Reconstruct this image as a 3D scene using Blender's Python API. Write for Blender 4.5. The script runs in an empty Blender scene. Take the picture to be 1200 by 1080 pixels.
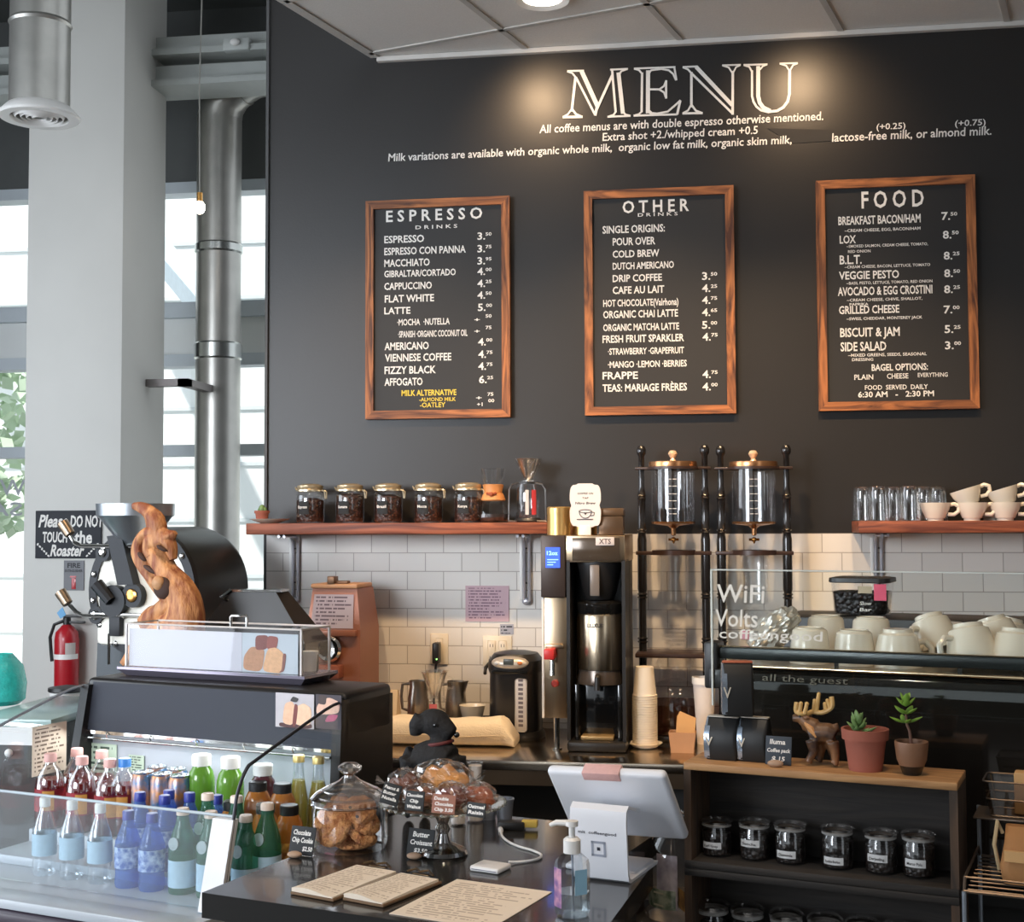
import bpy, bmesh, math, random
from math import radians, sin, cos, pi
from mathutils import Vector, Matrix
random.seed(7)
SC = bpy.context.scene
COL = SC.collection
# ------------------------------------------------------------------ camera
FPX, PITCH, ROLL, YAW, PHI, CZ = 1542.0, radians(2.67), radians(-.22), radians(8.32), radians(16.67), 1.72
_fw = Vector((-sin(YAW), cos(YAW), 0)); _rt = Vector((cos(YAW), sin(YAW), 0)); _up = Vector((0, 0, 1))
FW = _fw*cos(PITCH) + _up*sin(PITCH); _u = _up*cos(PITCH) - _fw*sin(PITCH)
RT = _rt*cos(ROLL) + _u*sin(ROLL); UP = _u*cos(ROLL) - _rt*sin(ROLL)
CAM = Vector((0, 0, CZ))
cd = bpy.data.cameras.new('camera'); cam = bpy.data.objects.new('camera', cd); COL.objects.link(cam)
cd.sensor_fit = 'HORIZONTAL'; cd.sensor_width = 36; cd.lens = 36*FPX/1200; cd.clip_start = .05; cd.clip_end = 200
cam.matrix_world = Matrix(((RT.x, UP.x, -FW.x, 0), (RT.y, UP.y, -FW.y, 0), (RT.z, UP.z, -FW.z, CZ), (0, 0, 0, 1)))
SC.camera = cam
# ------------------------------------------------------------------ world, exposure, lights
SC.view_settings.view_transform = 'Standard'; SC.view_settings.look = 'None'
SC.view_settings.exposure = 0.3; SC.view_settings.gamma = 1.0; SC.view_settings.use_curve_mapping = False
wd = bpy.data.worlds.new('sky'); SC.world = wd; wd.use_nodes = True
bg = wd.node_tree.nodes['Background']; bg.inputs[0].default_value = (.86, .93, 1.0, 1); bg.inputs[1].default_value = 1.0
def aim(o, t): o.rotation_euler = (Vector(t) - o.location).to_track_quat('-Z', 'Y').to_euler()
def area(name, loc, target, sx, sy, power, col):
    l = bpy.data.lights.new(name, 'AREA'); l.shape = 'RECTANGLE'; l.size = sx; l.size_y = sy; l.energy = power; l.color = col
    o = bpy.data.objects.new(name, l); COL.objects.link(o); o.location = loc; aim(o, target); return o
def spot(name, loc, target, power, col, angle, blend=.6, rad=.04):
    l = bpy.data.lights.new(name, 'SPOT'); l.energy = power; l.color = col; l.spot_size = radians(angle); l.spot_blend = blend; l.shadow_soft_size = rad
    o = bpy.data.objects.new(name, l); COL.objects.link(o); o.location = loc; aim(o, target); return o
sl = bpy.data.lights.new('sun', 'SUN'); sl.energy = 3.2; sl.color = (1, .97, .93); sl.angle = .02
so = bpy.data.objects.new('sun', sl); COL.objects.link(so); so.location = (-4, 0, 20); aim(so, (-3, 12, 6))
WARM = (1.0, .67, .37)
YW = 5.333                       # the back wall
# added area fills for assumed daylight from left and behind; no windows built
area('side_daylight_fill', (-5.7, 3.35, 2.65), (-1.7, 3.75, 2.55), 2.6, 2.3, 78, (.82, .90, 1.0))  # added side fill, also set to streak the jars with highlights
fl_ = area('front_daylight_fill', (-4.4, -1.2, 2.55), (-1.5, 5.3, 1.5), 2.6, 1.8, 36, (.86, .92, 1.0)); fl_.data.spread = radians(62)  # added fill that brightens the left tiles
lw_ = area('low_reflection_fill', (-5.7, 2.25, .86), (-4.7, 2.25, .86), 3.1, 1.06, 52, (.86, .92, 1.0)); lw_.rotation_euler.rotate_axis('Z', radians(-6))  # added low area light, set for a white reflection in the case's glass
# assumed warm lamps over the bar, out of view, no fittings built
for lx, ly, tx, ty, pw in ((-1.45, 3.75, -1.25, 5.2, 105), (-.35, 3.8, -.15, 5.2, 150), (.55, 3.8, .50, 5.1, 110), (1.3, 3.7, 1.25, 4.8, 45)):
    spot('assumed_downlight', (lx, ly, 3.62), (tx, ty, 1.0), pw, WARM, 75, .8, .05)
spot('assumed_sign_spot', (-.70, 4.93, 3.60), (-.60, YW, 3.26), 16, (1, .68, .40), 110, 1, .05)  # assumed spot for the glow left of the sign, no fitting built
spot('assumed_sign_spot', (.42, 4.93, 3.60), (.42, YW, 3.26), 16, (1, .68, .40), 110, 1, .05)  # assumed spot for the glow right of the sign, no fitting built
spot('machine_fill', (.35, 2.3, 3.62), (.0, 3.15, 1.3), 45, WARM, 62, .8, .05)  # added warm fill spot over the machine and crates, no fitting built
spot('counter_fill', (-.30, 1.9, 3.62), (-.60, 2.6, .98), 62, (1, .85, .68), 60, .8, .05)  # added fill spot that brightens the front counter, no fitting behind it

# ------------------------------------------------------------------ points in the room
UH = Vector((cos(PHI), -sin(PHI), 0)); VH = Vector((sin(PHI), cos(PHI), 0))
def ray(x, y): return RT*((x-600)/FPX) - UP*((y-540)/FPX) + FW
def ZP(x, y, z): r = ray(x, y); return CAM + r*((z-CZ)/r.z)
def YP(x, y, Y): r = ray(x, y); return CAM + r*(Y/r.y)
def VP(x, y, v): r = ray(x, y); return CAM + r*(v/r.dot(VH))
def F(u, v, z=0): return UH*u + VH*v + Vector((0, 0, z))       # the front counter's own axes
def uv(p): return p.dot(UH), p.dot(VH), p.z
FR = -PHI                                                       # its turn about z
def depth(p): return (p-CAM).dot(FW)

# ------------------------------------------------------------------ mesh builder
class G:
    def __init__(s): s.bm = bmesh.new()
    def verts(s, fn):
        for v in s.bm.verts: v.co = fn(v.co)
        return s
    def box(s, x0, x1, y0, y1, z0, z1, bev=0, seg=2, M=None):
        b = bmesh.new(); bmesh.ops.create_cube(b, size=1)
        for v in b.verts: v.co = Vector(((x0+x1)/2 + v.co.x*(x1-x0), (y0+y1)/2 + v.co.y*(y1-y0), (z0+z1)/2 + v.co.z*(z1-z0)))
        if bev: bmesh.ops.bevel(b, geom=b.edges[:], offset=bev, segments=seg, affect='EDGES', profile=.5)
        return s.add(b, M)
    def add(s, b, M=None):
        if isinstance(b, G): b = b.bm
        me = bpy.data.meshes.new('t'); b.to_mesh(me); b.free()
        if M is not None: me.transform(M)
        s.bm.from_mesh(me); bpy.data.meshes.remove(me); return s
    def lathe(s, pts, seg=24, c=(0, 0, 0), M=None, caps=True, sq=None):
        b = bmesh.new(); rings = []
        for r, z in pts:
            if r < 1e-6: rings.append([b.verts.new((0, 0, z))])
            else:
                ring = []
                for k in range(seg):
                    a = 2*pi*k/seg; q = 1
                    if sq: q = 1/max(abs(cos(a))**sq + abs(sin(a))**sq, 1e-9)**(1/sq)
                    ring.append(b.verts.new((r*q*cos(a), r*q*sin(a), z)))
                rings.append(ring)
        for a, c2 in zip(rings, rings[1:]):
            if len(a) == 1 and len(c2) == 1: continue
            for k in range(seg):
                k2 = (k+1) % seg
                if len(a) == 1: b.faces.new((a[0], c2[k2], c2[k]))
                elif len(c2) == 1: b.faces.new((a[k], a[k2], c2[0]))
                else: b.faces.new((a[k], a[k2], c2[k2], c2[k]))
        bmesh.ops.recalc_face_normals(b, faces=b.faces)
        T = Matrix.Translation(c)
        return s.add(b, T if M is None else T @ M)
    def cyl(s, c, r, h, seg=20, r2=None, M=None):
        r2 = r if r2 is None else r2
        return s.lathe([(0, 0), (r, 0), (r2, h), (0, h)], seg, c, M)
    def tube(s, path, r, seg=8, closed=False, caps=True):
        P = [Vector(p) for p in path]; n = len(P); R = r if isinstance(r, (list, tuple)) else [r]*n
        b = bmesh.new(); rings = []; nrm = None
        for i in range(n):
            if closed: t = P[(i+1) % n] - P[i-1]
            else: t = P[min(i+1, n-1)] - P[max(i-1, 0)]
            t.normalize()
            if nrm is None: nrm = t.orthogonal().normalized()
            nrm = (nrm - t*nrm.dot(t)); nrm = nrm.normalized() if nrm.length > 1e-6 else t.orthogonal().normalized()
            bi = t.cross(nrm)
            rings.append([b.verts.new(P[i] + (nrm*cos(2*pi*k/seg) + bi*sin(2*pi*k/seg))*R[i]) for k in range(seg)])
        pairs = list(zip(rings, rings[1:])) + ([(rings[-1], rings[0])] if closed else [])
        for a, c in pairs:
            for k in range(seg): b.faces.new((a[k], a[(k+1) % seg], c[(k+1) % seg], c[k]))
        if caps and not closed:
            b.faces.new(rings[0][::-1]); b.faces.new(rings[-1])
        bmesh.ops.recalc_face_normals(b, faces=b.faces)
        return s.add(b)
    def ell(s, c, r, seg=16, M=None):
        b = bmesh.new(); bmesh.ops.create_uvsphere(b, u_segments=seg, v_segments=max(6, seg*2//3), radius=1)
        if isinstance(r, (int, float)): r = (r, r, r)
        T = Matrix.Translation(c) @ (M or Matrix()) @ Matrix.Diagonal((r[0], r[1], r[2], 1))
        return s.add(b, T)
    def prism(s, poly, d0, d1, axis='y'):
        """poly of 2-D points, thickened along an axis: y -> (x,z), x -> (y,z), z -> (x,y)"""
        f = {'y': lambda p, d: (p[0], d, p[1]), 'x': lambda p, d: (d, p[0], p[1]), 'z': lambda p, d: (p[0], p[1], d)}[axis]
        b = bmesh.new()
        A = [b.verts.new(f(p, d0)) for p in poly]; B = [b.verts.new(f(p, d1)) for p in poly]; n = len(poly)
        b.faces.new(A); b.faces.new(B[::-1])
        for k in range(n): b.faces.new((A[k], B[k], B[(k+1) % n], A[(k+1) % n]))
        bmesh.ops.recalc_face_normals(b, faces=b.faces)
        return s.add(b)
    def quad(s, *p):
        s.bm.faces.new([s.bm.verts.new(Vector(q)) for q in p]); return s
    def loft(s, rings, cap=True):
        b = bmesh.new(); R = [[b.verts.new(Vector(p)) for p in r] for r in rings]; n = len(R[0])
        for a, c in zip(R, R[1:]):
            for k in range(n): b.faces.new((a[k], a[(k+1) % n], c[(k+1) % n], c[k]))
        if cap: b.faces.new(R[0][::-1]); b.faces.new(R[-1])
        bmesh.ops.recalc_face_normals(b, faces=b.faces)
        return s.add(b)

def obj(name, g, mat, parent=None, world=False, smooth=35, sub=0):
    me = bpy.data.meshes.new(name)
    if world and parent is not None: bmesh.ops.transform(g.bm, matrix=chain(parent).inverted(), verts=g.bm.verts)
    g.bm.to_mesh(me); g.bm.free()
    for m in (mat if isinstance(mat, (list, tuple)) else [mat]): me.materials.append(m)
    if smooth and len(me.polygons):
        me.polygons.foreach_set('use_smooth', [True]*len(me.polygons)); me.set_sharp_from_angle(angle=radians(smooth))
    o = bpy.data.objects.new(name, me); COL.objects.link(o)
    if parent is not None: o.parent = parent
    if sub: md = o.modifiers.new('s', 'SUBSURF'); md.levels = md.render_levels = sub
    return o
def chain(o):
    m = o.matrix_basis.copy()
    while o.parent: o = o.parent; m = o.matrix_basis @ m
    return m
def tag(o, label, cat, group=None, kind=None):
    o['label'] = label; o['category'] = cat
    if group: o['group'] = group
    if kind: o['kind'] = kind
    return o
def thing(name, label, cat, loc=(0, 0, 0), rz=0, group=None):
    o = bpy.data.objects.new(name, None); COL.objects.link(o); o.empty_display_size = .05
    o.location = loc; o.rotation_euler = (0, 0, rz); return tag(o, label, cat, group)
def struct(name, g, mat, parent=None, smooth=30):
    o = obj(name, g, mat, parent, smooth=smooth)
    o['kind'] = 'structure'; return o
KIDS = {}
def dup(root, loc, rz=None, label=None, scale=None, group=None, rot=None):
    ch = [o for o in bpy.data.objects if o.parent is not None]
    kids = {}
    for o in ch: kids.setdefault(o.parent.name, []).append(o)
    def cp(o, par):
        c = o.copy(); COL.objects.link(c)
        if par is not None: c.parent = par
        for k in kids.get(o.name, []): cp(k, c)
        return c
    r = cp(root, None); r.location = loc
    if rz is not None: r.rotation_euler = (0, 0, rz)
    if rot is not None: r.rotation_euler = rot
    if label: r['label'] = label
    if group: r['group'] = group
    if scale: r.scale = scale if isinstance(scale, tuple) else (scale,)*3
    return r

# ------------------------------------------------------------------ materials
def lin(r, g, b):
    return tuple(((x/255)/12.92 if x/255 <= .04045 else ((x/255+.055)/1.055)**2.4) for x in (r, g, b)) + (1,)
def _new(name):
    m = bpy.data.materials.new(name); m.use_nodes = True; nt = m.node_tree; return m, nt, nt.nodes, nt.links, nt.nodes['Principled BSDF']
def M(name, rgb, rough=.5, metal=0, var=.12, scale=12, bump=0, spec=.5, coat=0, stretch=None, rgb2=None, bscale=None):
    """a principled surface whose colour wanders a little with noise"""
    m, nt, N, L, p = _new(name)
    tc = N.new('ShaderNodeTexCoord'); no = N.new('ShaderNodeTexNoise'); no.inputs['Scale'].default_value = scale; no.inputs['Detail'].default_value = 4
    src = tc.outputs['Object']
    if stretch:
        mp = N.new('ShaderNodeMapping'); mp.inputs['Scale'].default_value = stretch; L.new(src, mp.inputs[0]); src = mp.outputs[0]
    L.new(src, no.inputs['Vector'])
    mx = N.new('ShaderNodeMix'); mx.data_type = 'RGBA'
    c = lin(*rgb)
    a = tuple(x*(1-var) for x in c[:3]) + (1,); b2 = lin(*rgb2) if rgb2 else tuple(min(1, x*(1+var)) for x in c[:3]) + (1,)
    if rgb2: a = c
    mx.inputs[6].default_value = a; mx.inputs[7].default_value = b2
    if rgb2:
        rp = N.new('ShaderNodeValToRGB'); rp.color_ramp.elements[0].position = .38; rp.color_ramp.elements[1].position = .64
        L.new(no.outputs['Fac'], rp.inputs[0]); L.new(rp.outputs[0], mx.inputs[0])
    else: L.new(no.outputs['Fac'], mx.inputs[0])
    L.new(mx.outputs[2], p.inputs['Base Color'])
    p.inputs['Roughness'].default_value = rough; p.inputs['Metallic'].default_value = metal
    p.inputs['Specular IOR Level'].default_value = spec; p.inputs['Coat Weight'].default_value = coat
    if bump:
        n2 = N.new('ShaderNodeTexNoise'); n2.inputs['Scale'].default_value = bscale or scale*3; n2.inputs['Detail'].default_value = 3; L.new(src, n2.inputs['Vector'])
        bp = N.new('ShaderNodeBump'); bp.inputs['Strength'].default_value = bump; bp.inputs['Distance'].default_value = .01
        L.new(n2.outputs['Fac'], bp.inputs['Height']); L.new(bp.outputs[0], p.inputs['Normal'])
    return m
def GLASS(name, tint=(1, 1, 1), base=.045, edge=.75, rough=.03, gcol=(1, 1, 1), power=3.0):
    """thin clear glass: see-through face on, mirroring at glancing angles"""
    m, nt, N, L, p = _new(name); N.remove(p); out = N['Material Output']
    tr = N.new('ShaderNodeBsdfTransparent'); tr.inputs[0].default_value = tint + (1,)
    gl = N.new('ShaderNodeBsdfGlossy'); gl.inputs['Color'].default_value = gcol + (1,); gl.inputs['Roughness'].default_value = rough
    lw = N.new('ShaderNodeLayerWeight'); lw.inputs['Blend'].default_value = .5
    pw = N.new('ShaderNodeMath'); pw.operation = 'POWER'; pw.inputs[1].default_value = power; L.new(lw.outputs['Facing'], pw.inputs[0])
    ma = N.new('ShaderNodeMath'); ma.operation = 'MULTIPLY_ADD'; ma.inputs[1].default_value = edge; ma.inputs[2].default_value = base; L.new(pw.outputs[0], ma.inputs[0])
    mx = N.new('ShaderNodeMixShader'); L.new(ma.outputs[0], mx.inputs[0]); L.new(tr.outputs[0], mx.inputs[1]); L.new(gl.outputs[0], mx.inputs[2])
    L.new(mx.outputs[0], out.inputs[0]); return m
def TINT(name, rgb, alpha, rough=.1):
    """coloured liquid or tinted plastic that lets some of the light through"""
    m, nt, N, L, p = _new(name); out = N['Material Output']
    p.inputs['Base Color'].default_value = lin(*rgb); p.inputs['Roughness'].default_value = rough
    no = N.new('ShaderNodeTexNoise'); no.inputs['Scale'].default_value = 8
    mx2 = N.new('ShaderNodeMix'); mx2.data_type = 'RGBA'; c = lin(*rgb); mx2.inputs[6].default_value = tuple(x*.85 for x in c[:3]) + (1,); mx2.inputs[7].default_value = c
    L.new(no.outputs['Fac'], mx2.inputs[0]); L.new(mx2.outputs[2], p.inputs['Base Color'])
    tr = N.new('ShaderNodeBsdfTransparent'); q = max(c[:3]); tr.inputs[0].default_value = tuple(.25+.75*(x/q) for x in c[:3]) + (1,)
    mx = N.new('ShaderNodeMixShader'); mx.inputs[0].default_value = alpha; L.new(tr.outputs[0], mx.inputs[1]); L.new(p.outputs[0], mx.inputs[2]); L.new(mx.outputs[0], out.inputs[0]); return m
def EMIT(name, rgb, s):
    m, nt, N, L, p = _new(name); p.inputs['Base Color'].default_value = lin(*rgb)
    p.inputs['Emission Color'].default_value = lin(*rgb); p.inputs['Emission Strength'].default_value = s; return m
def WOOD(name, c1, c2, axis=0, scale=6, rough=.55, dist=2.0):
    m, nt, N, L, p = _new(name)
    tc = N.new('ShaderNodeTexCoord'); mp = N.new('ShaderNodeMapping'); s = [5.0, 5.0, 5.0]; s[axis] = .5; mp.inputs['Scale'].default_value = s
    oi = N.new('ShaderNodeObjectInfo'); ad = N.new('ShaderNodeVectorMath'); ad.operation = 'ADD'
    L.new(tc.outputs['Object'], ad.inputs[0]); L.new(oi.outputs['Random'], ad.inputs[1]); L.new(ad.outputs[0], mp.inputs[0])
    no = N.new('ShaderNodeTexNoise'); no.inputs['Scale'].default_value = scale; no.inputs['Detail'].default_value = 6; no.inputs['Distortion'].default_value = dist; L.new(mp.outputs[0], no.inputs['Vector'])
    rp = N.new('ShaderNodeValToRGB'); rp.color_ramp.elements[0].position = .34; rp.color_ramp.elements[1].position = .68
    rp.color_ramp.elements[0].color = lin(*c1); rp.color_ramp.elements[1].color = lin(*c2); L.new(no.outputs['Fac'], rp.inputs[0]); L.new(rp.outputs[0], p.inputs['Base Color'])
    p.inputs['Roughness'].default_value = rough
    bp = N.new('ShaderNodeBump'); bp.inputs['Strength'].default_value = .15; bp.inputs['Distance'].default_value = .01; L.new(no.outputs['Fac'], bp.inputs['Height']); L.new(bp.outputs[0], p.inputs['Normal'])
    return m
def TILE(name):
    m, nt, N, L, p = _new(name)
    tc = N.new('ShaderNodeTexCoord'); sp = N.new('ShaderNodeSeparateXYZ'); cb = N.new('ShaderNodeCombineXYZ')
    L.new(tc.outputs['Object'], sp.inputs[0]); L.new(sp.outputs['X'], cb.inputs['X']); L.new(sp.outputs['Z'], cb.inputs['Y'])
    br = N.new('ShaderNodeTexBrick'); L.new(cb.outputs[0], br.inputs['Vector'])
    br.inputs['Scale'].default_value = 1; br.inputs['Brick Width'].default_value = .152; br.inputs['Row Height'].default_value = .076
    br.inputs['Mortar Size'].default_value = .0022; br.inputs['Mortar Smooth'].default_value = .3
    br.inputs['Color1'].default_value = lin(226, 222, 216); br.inputs['Color2'].default_value = lin(220, 216, 210); br.inputs['Mortar'].default_value = lin(176, 170, 163)
    L.new(br.outputs['Color'], p.inputs['Base Color']); p.inputs['Roughness'].default_value = .22
    bp = N.new('ShaderNodeBump'); bp.inputs['Strength'].default_value = .4; bp.inputs['Distance'].default_value = .003; bp.invert = True
    L.new(br.outputs['Fac'], bp.inputs['Height']); L.new(bp.outputs[0], p.inputs['Normal']); return m
def BEANS(name, c1=(38, 22, 15), c2=(104, 62, 40), scale=95):
    m, nt, N, L, p = _new(name)
    tc = N.new('ShaderNodeTexCoord'); vo = N.new('ShaderNodeTexVoronoi'); vo.inputs['Scale'].default_value = scale; L.new(tc.outputs['Object'], vo.inputs['Vector'])
    rp = N.new('ShaderNodeValToRGB'); rp.color_ramp.elements[0].color = lin(*c2); rp.color_ramp.elements[1].color = lin(*c1); rp.color_ramp.elements[1].position = .6
    L.new(vo.outputs['Distance'], rp.inputs[0]); L.new(rp.outputs[0], p.inputs['Base Color']); p.inputs['Roughness'].default_value = .4
    bp = N.new('ShaderNodeBump'); bp.inputs['Strength'].default_value = .8; bp.inputs['Distance'].default_value = .006; bp.invert = True
    L.new(vo.outputs['Distance'], bp.inputs['Height']); L.new(bp.outputs[0], p.inputs['Normal']); return m
def PAPER(name, bgc, ink, rows, x0, x1, z0, z1, ax='XZ', density=26):
    """a printed sheet: dashes of text in rows, in the sheet's own coordinates"""
    m, nt, N, L, p = _new(name)
    tc = N.new('ShaderNodeTexCoord'); sp = N.new('ShaderNodeSeparateXYZ'); L.new(tc.outputs['Object'], sp.inputs[0])
    def mr(out, a, b, c=0., d=1.):
        q = N.new('ShaderNodeMapRange'); q.clamp = False; L.new(out, q.inputs[0])
        for i, v in enumerate((a, b, c, d)): q.inputs[i+1].default_value = v
        return q.outputs[0]
    def mth(op, a, b):
        q = N.new('ShaderNodeMath'); q.operation = op
        for i, v in enumerate((a, b)):
            if isinstance(v, (int, float)): q.inputs[i].default_value = v
            else: L.new(v, q.inputs[i])
        return q.outputs[0]
    X = mr(sp.outputs[ax[0]], x0, x1); Z = mr(sp.outputs[ax[1]], z0, z1)
    zr = mth('MULTIPLY', Z, rows); band = mth('LESS_THAN', mth('FRACT', zr, 0), .45); row = mth('FLOOR', zr, 0)
    cb = N.new('ShaderNodeCombineXYZ'); L.new(mth('MULTIPLY', X, density), cb.inputs[0]); L.new(mth('MULTIPLY', row, 7.3), cb.inputs[1])
    no = N.new('ShaderNodeTexNoise'); no.inputs['Scale'].default_value = 1; no.inputs['Detail'].default_value = 2; L.new(cb.outputs[0], no.inputs['Vector'])
    inkf = mth('GREATER_THAN', no.outputs['Fac'], .46)
    wn = N.new('ShaderNodeTexWhiteNoise'); wn.noise_dimensions = '1D'; L.new(row, wn.inputs['W'])
    lim = mr(wn.outputs['Value'], 0, 1, .55, .95)
    ins = mth('MULTIPLY', mth('MULTIPLY', mth('GREATER_THAN', X, .07), mth('LESS_THAN', X, lim)), mth('MULTIPLY', mth('GREATER_THAN', Z, .06), mth('LESS_THAN', Z, .94)))
    fac = mth('MULTIPLY', mth('MULTIPLY', band, inkf), ins)
    mx = N.new('ShaderNodeMix'); mx.data_type = 'RGBA'; L.new(fac, mx.inputs[0]); mx.inputs[6].default_value = lin(*bgc); mx.inputs[7].default_value = lin(*ink)
    L.new(mx.outputs[2], p.inputs['Base Color']); p.inputs['Roughness'].default_value = .7; return m

blackpaint = M('black_chalkboard_paint', (38, 36, 35), .42, var=.06, scale=3, bump=.03, bscale=90, spec=.45)
panelblk = M('chalkboard', (34, 33, 33), .6, var=.08, scale=5)
chalk = M('chalk_white', (232, 228, 222), .8, var=.08, scale=60)
chalky = M('chalk_yellow', (236, 206, 80), .8, var=.08, scale=60)
tile = TILE('subway_tile')
white = M('white_enamel', (232, 230, 226), .35, var=.03)
cream = M('cream_china', (236, 228, 212), .18, var=.03, coat=.3)
blk = M('black_plastic', (34, 33, 33), .38, var=.15)
blkgloss = M('black_gloss', (22, 22, 22), .1, var=.1, coat=.5)
blkmat = M('black_matte', (38, 37, 36), .75, var=.15)
steel = M('brushed_steel', (176, 168, 158), .28, 1, var=.1, scale=4, stretch=(1, 60, 60))
chrome = M('chrome', (214, 212, 208), .1, 1, var=.04)
galv = M('galvanised_duct', (178, 176, 170), .36, .75, var=.2, scale=9)
brass = M('brass', (214, 160, 90), .25, 1, var=.1)
shelfwood = WOOD('shelf_wood', (96, 46, 30), (158, 88, 58), 0, 5)
framewood = WOOD('frame_wood_x', (74, 38, 22), (184, 114, 64), 0, 4, .6, 3)
framewoodz = WOOD('frame_wood_z', (74, 38, 22), (184, 114, 64), 2, 4, .6, 3)
cratewood = WOOD('crate_wood_dark', (32, 29, 27), (48, 42, 37), 0, 6, .7)
cratetop = WOOD('crate_wood_light', (140, 98, 60), (196, 150, 100), 0, 6, .6)
glass = GLASS('clear_glass', base=.085)
pane = GLASS('pane_glass', (.97, .99, .98), .012, .4, .01, power=5)
acrylic = GLASS('acrylic', (.97, .97, .98), .025, .6, .02)
beans = BEANS('coffee_beans')
darkbeans = BEANS('dark_beans', (18, 13, 11), (52, 38, 32))
terracotta = M('terracotta', (156, 88, 70), .8, var=.15, scale=20)
soil = M('potting_soil', (52, 38, 28), .95, var=.4, scale=80, bump=.6)
leaf = M('succulent_green', (112, 142, 84), .5, var=.3, scale=30)
leaf2 = M('jade_green', (120, 158, 62), .42, var=.3, scale=30)

# ------------------------------------------------------------------ lettering
_fc = {}
def glyphs(s, bold=.0):
    k = (s, bold)
    if k not in _fc:
        c = bpy.data.curves.new('t', 'FONT'); c.body = s; c.size = 1; c.resolution_u = 2; c.offset = bold
        o = bpy.data.objects.new('t', c); me = bpy.data.meshes.new_from_object(o)
        vs = [v.co.copy() for v in me.vertices]; fs = [tuple(f.vertices) for f in me.polygons]
        bpy.data.objects.remove(o); bpy.data.curves.remove(c); bpy.data.meshes.remove(me); _fc[k] = (vs, fs)
    return _fc[k]
def put(g, s, o, ex, ez, width, cap, bold=.01, shear=0, align='l'):
    """write s from point o along ex, capitals `cap` tall along ez, squeezed or stretched to `width` (None: natural)"""
    vs, fs = glyphs(s, bold)
    if not vs: return
    x0 = min(v.x for v in vs); x1 = max(v.x for v in vs); sy = cap/.70
    sx = (width/(x1-x0)) if width else sy*.9
    off = 0 if align == 'l' else -(x1-x0)*sx*(.5 if align == 'c' else 1)
    o = Vector(o); ex = Vector(ex); ez = Vector(ez)
    nv = [g.bm.verts.new(o + ex*((v.x-x0)*sx + off + shear*v.y*sy) + ez*(v.y*sy)) for v in vs]
    for f in fs:
        try: g.bm.faces.new([nv[i] for i in f])
        except ValueError: pass
X3, Y3, Z3 = Vector((1, 0, 0)), Vector((0, 1, 0)), Vector((0, 0, 1))
# ================================================================== THE ROOM
WL = YP(315, 300, YW).x                        # left end of the bar wall
ZT = 1.672                                      # top of the tiles
ZC = YP(443, 68, YW).z                          # hung ceiling
struct('floor', G().box(-7, 5, -6, 9.2, -.1, 0), M('floor_concrete', (58, 54, 50), .5, scale=2, var=.2, bump=.05))
wb = struct('wall_back', G().box(WL, 4.2, YW, YW+.16, 0, 5.2), blackpaint)
struct('wall_back_tiles', G().box(WL, 4.2, YW-.012, YW, .6, ZT), tile, wb)
struct('wall_right', G().box(4.2, 4.35, -1.5, YW+.16, 0, 5.2), M('grey_wall', (120, 116, 110), .8))
struct('wall_front', G().box(-7, -1.0, -5.2, -5.0, 0, 1.35).box(-1.0, 4.2, -5.2, -5.0, 0, 5.2), M('dark_dado', (52, 48, 45), .7))
struct('trim_1', G().box(WL-.012, WL, YW-.012, YW+.16, .6, 5.2), M('wall_edge', (70, 70, 70), .6))
# hung ceiling, turned like the front counter
A = YP(443, 68, YW); ua, va, _ = uv(A)
cm = M('ceiling_tile', (222, 220, 215), .9, scale=140, var=.1, bump=.2)
tb = M('ceiling_grid', (190, 187, 181), .7)
def on_wall(u):                                  # the v at which a line u = const meets the wall
    return (YW + u*sin(PHI))/cos(PHI)
pts = [F(ua, va), F(ua+5.2, on_wall(ua+5.2)), F(ua+5.2, -1.5), F(ua, -1.5)]
cg = struct('ceiling', G().prism([(p.x, p.y) for p in pts], ZC, ZC+.05, 'z'), cm)
k = G()
V0 = uv(ZP(589, 34, ZC))[1]
for i in range(9):
    u = ua + i*.61; w = .012 if i else .02
    k.prism([(p.x, p.y) for p in (F(u-w, on_wall(u-w)-.02), F(u+w, on_wall(u+w)-.02), F(u+w, -1.4), F(u-w, -1.4))], ZC-.006, ZC-.0005, 'z')
for i in range(9):
    v = V0 - i*.61
    us = max(ua, (v*cos(PHI)-YW)/sin(PHI))
    k.prism([(p.x, p.y) for p in (F(ua, v-.012), F(ua, v+.012), F(ua+5.1, v+.012), F(ua+5.1, v-.012))], ZC-.006, ZC-.0005, 'z')
struct('ceiling_grid', k, tb, cg)
struct('trim_2', G().box(A.x, 4.1, YW-.025, YW-.001, ZC-.022, ZC-.002), M('ceiling_trim', (206, 202, 196), .6))
struct('ceiling_high', G().box(-7, A.x-.05, -6, 9.2, 5.0, 5.1), M('dark_deck', (88, 90, 88), .8, var=.15, scale=2))
# recessed light at the top edge of the picture
p = ZP(636, -4, ZC)
t = thing('recessed_light', 'round glowing recessed lamp in the white ceiling above the sign', 'ceiling light', (p.x, p.y, ZC-.004))
obj('trim_ring', G().lathe([(.10, 0), (.10, -.012), (.075, -.004), (.075, 0)], 28), white, t)
obj('lens', G().cyl((0, 0, -.003), .074, .002, 28), EMIT('lamp_glow', (255, 244, 226), 9), t)

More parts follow.
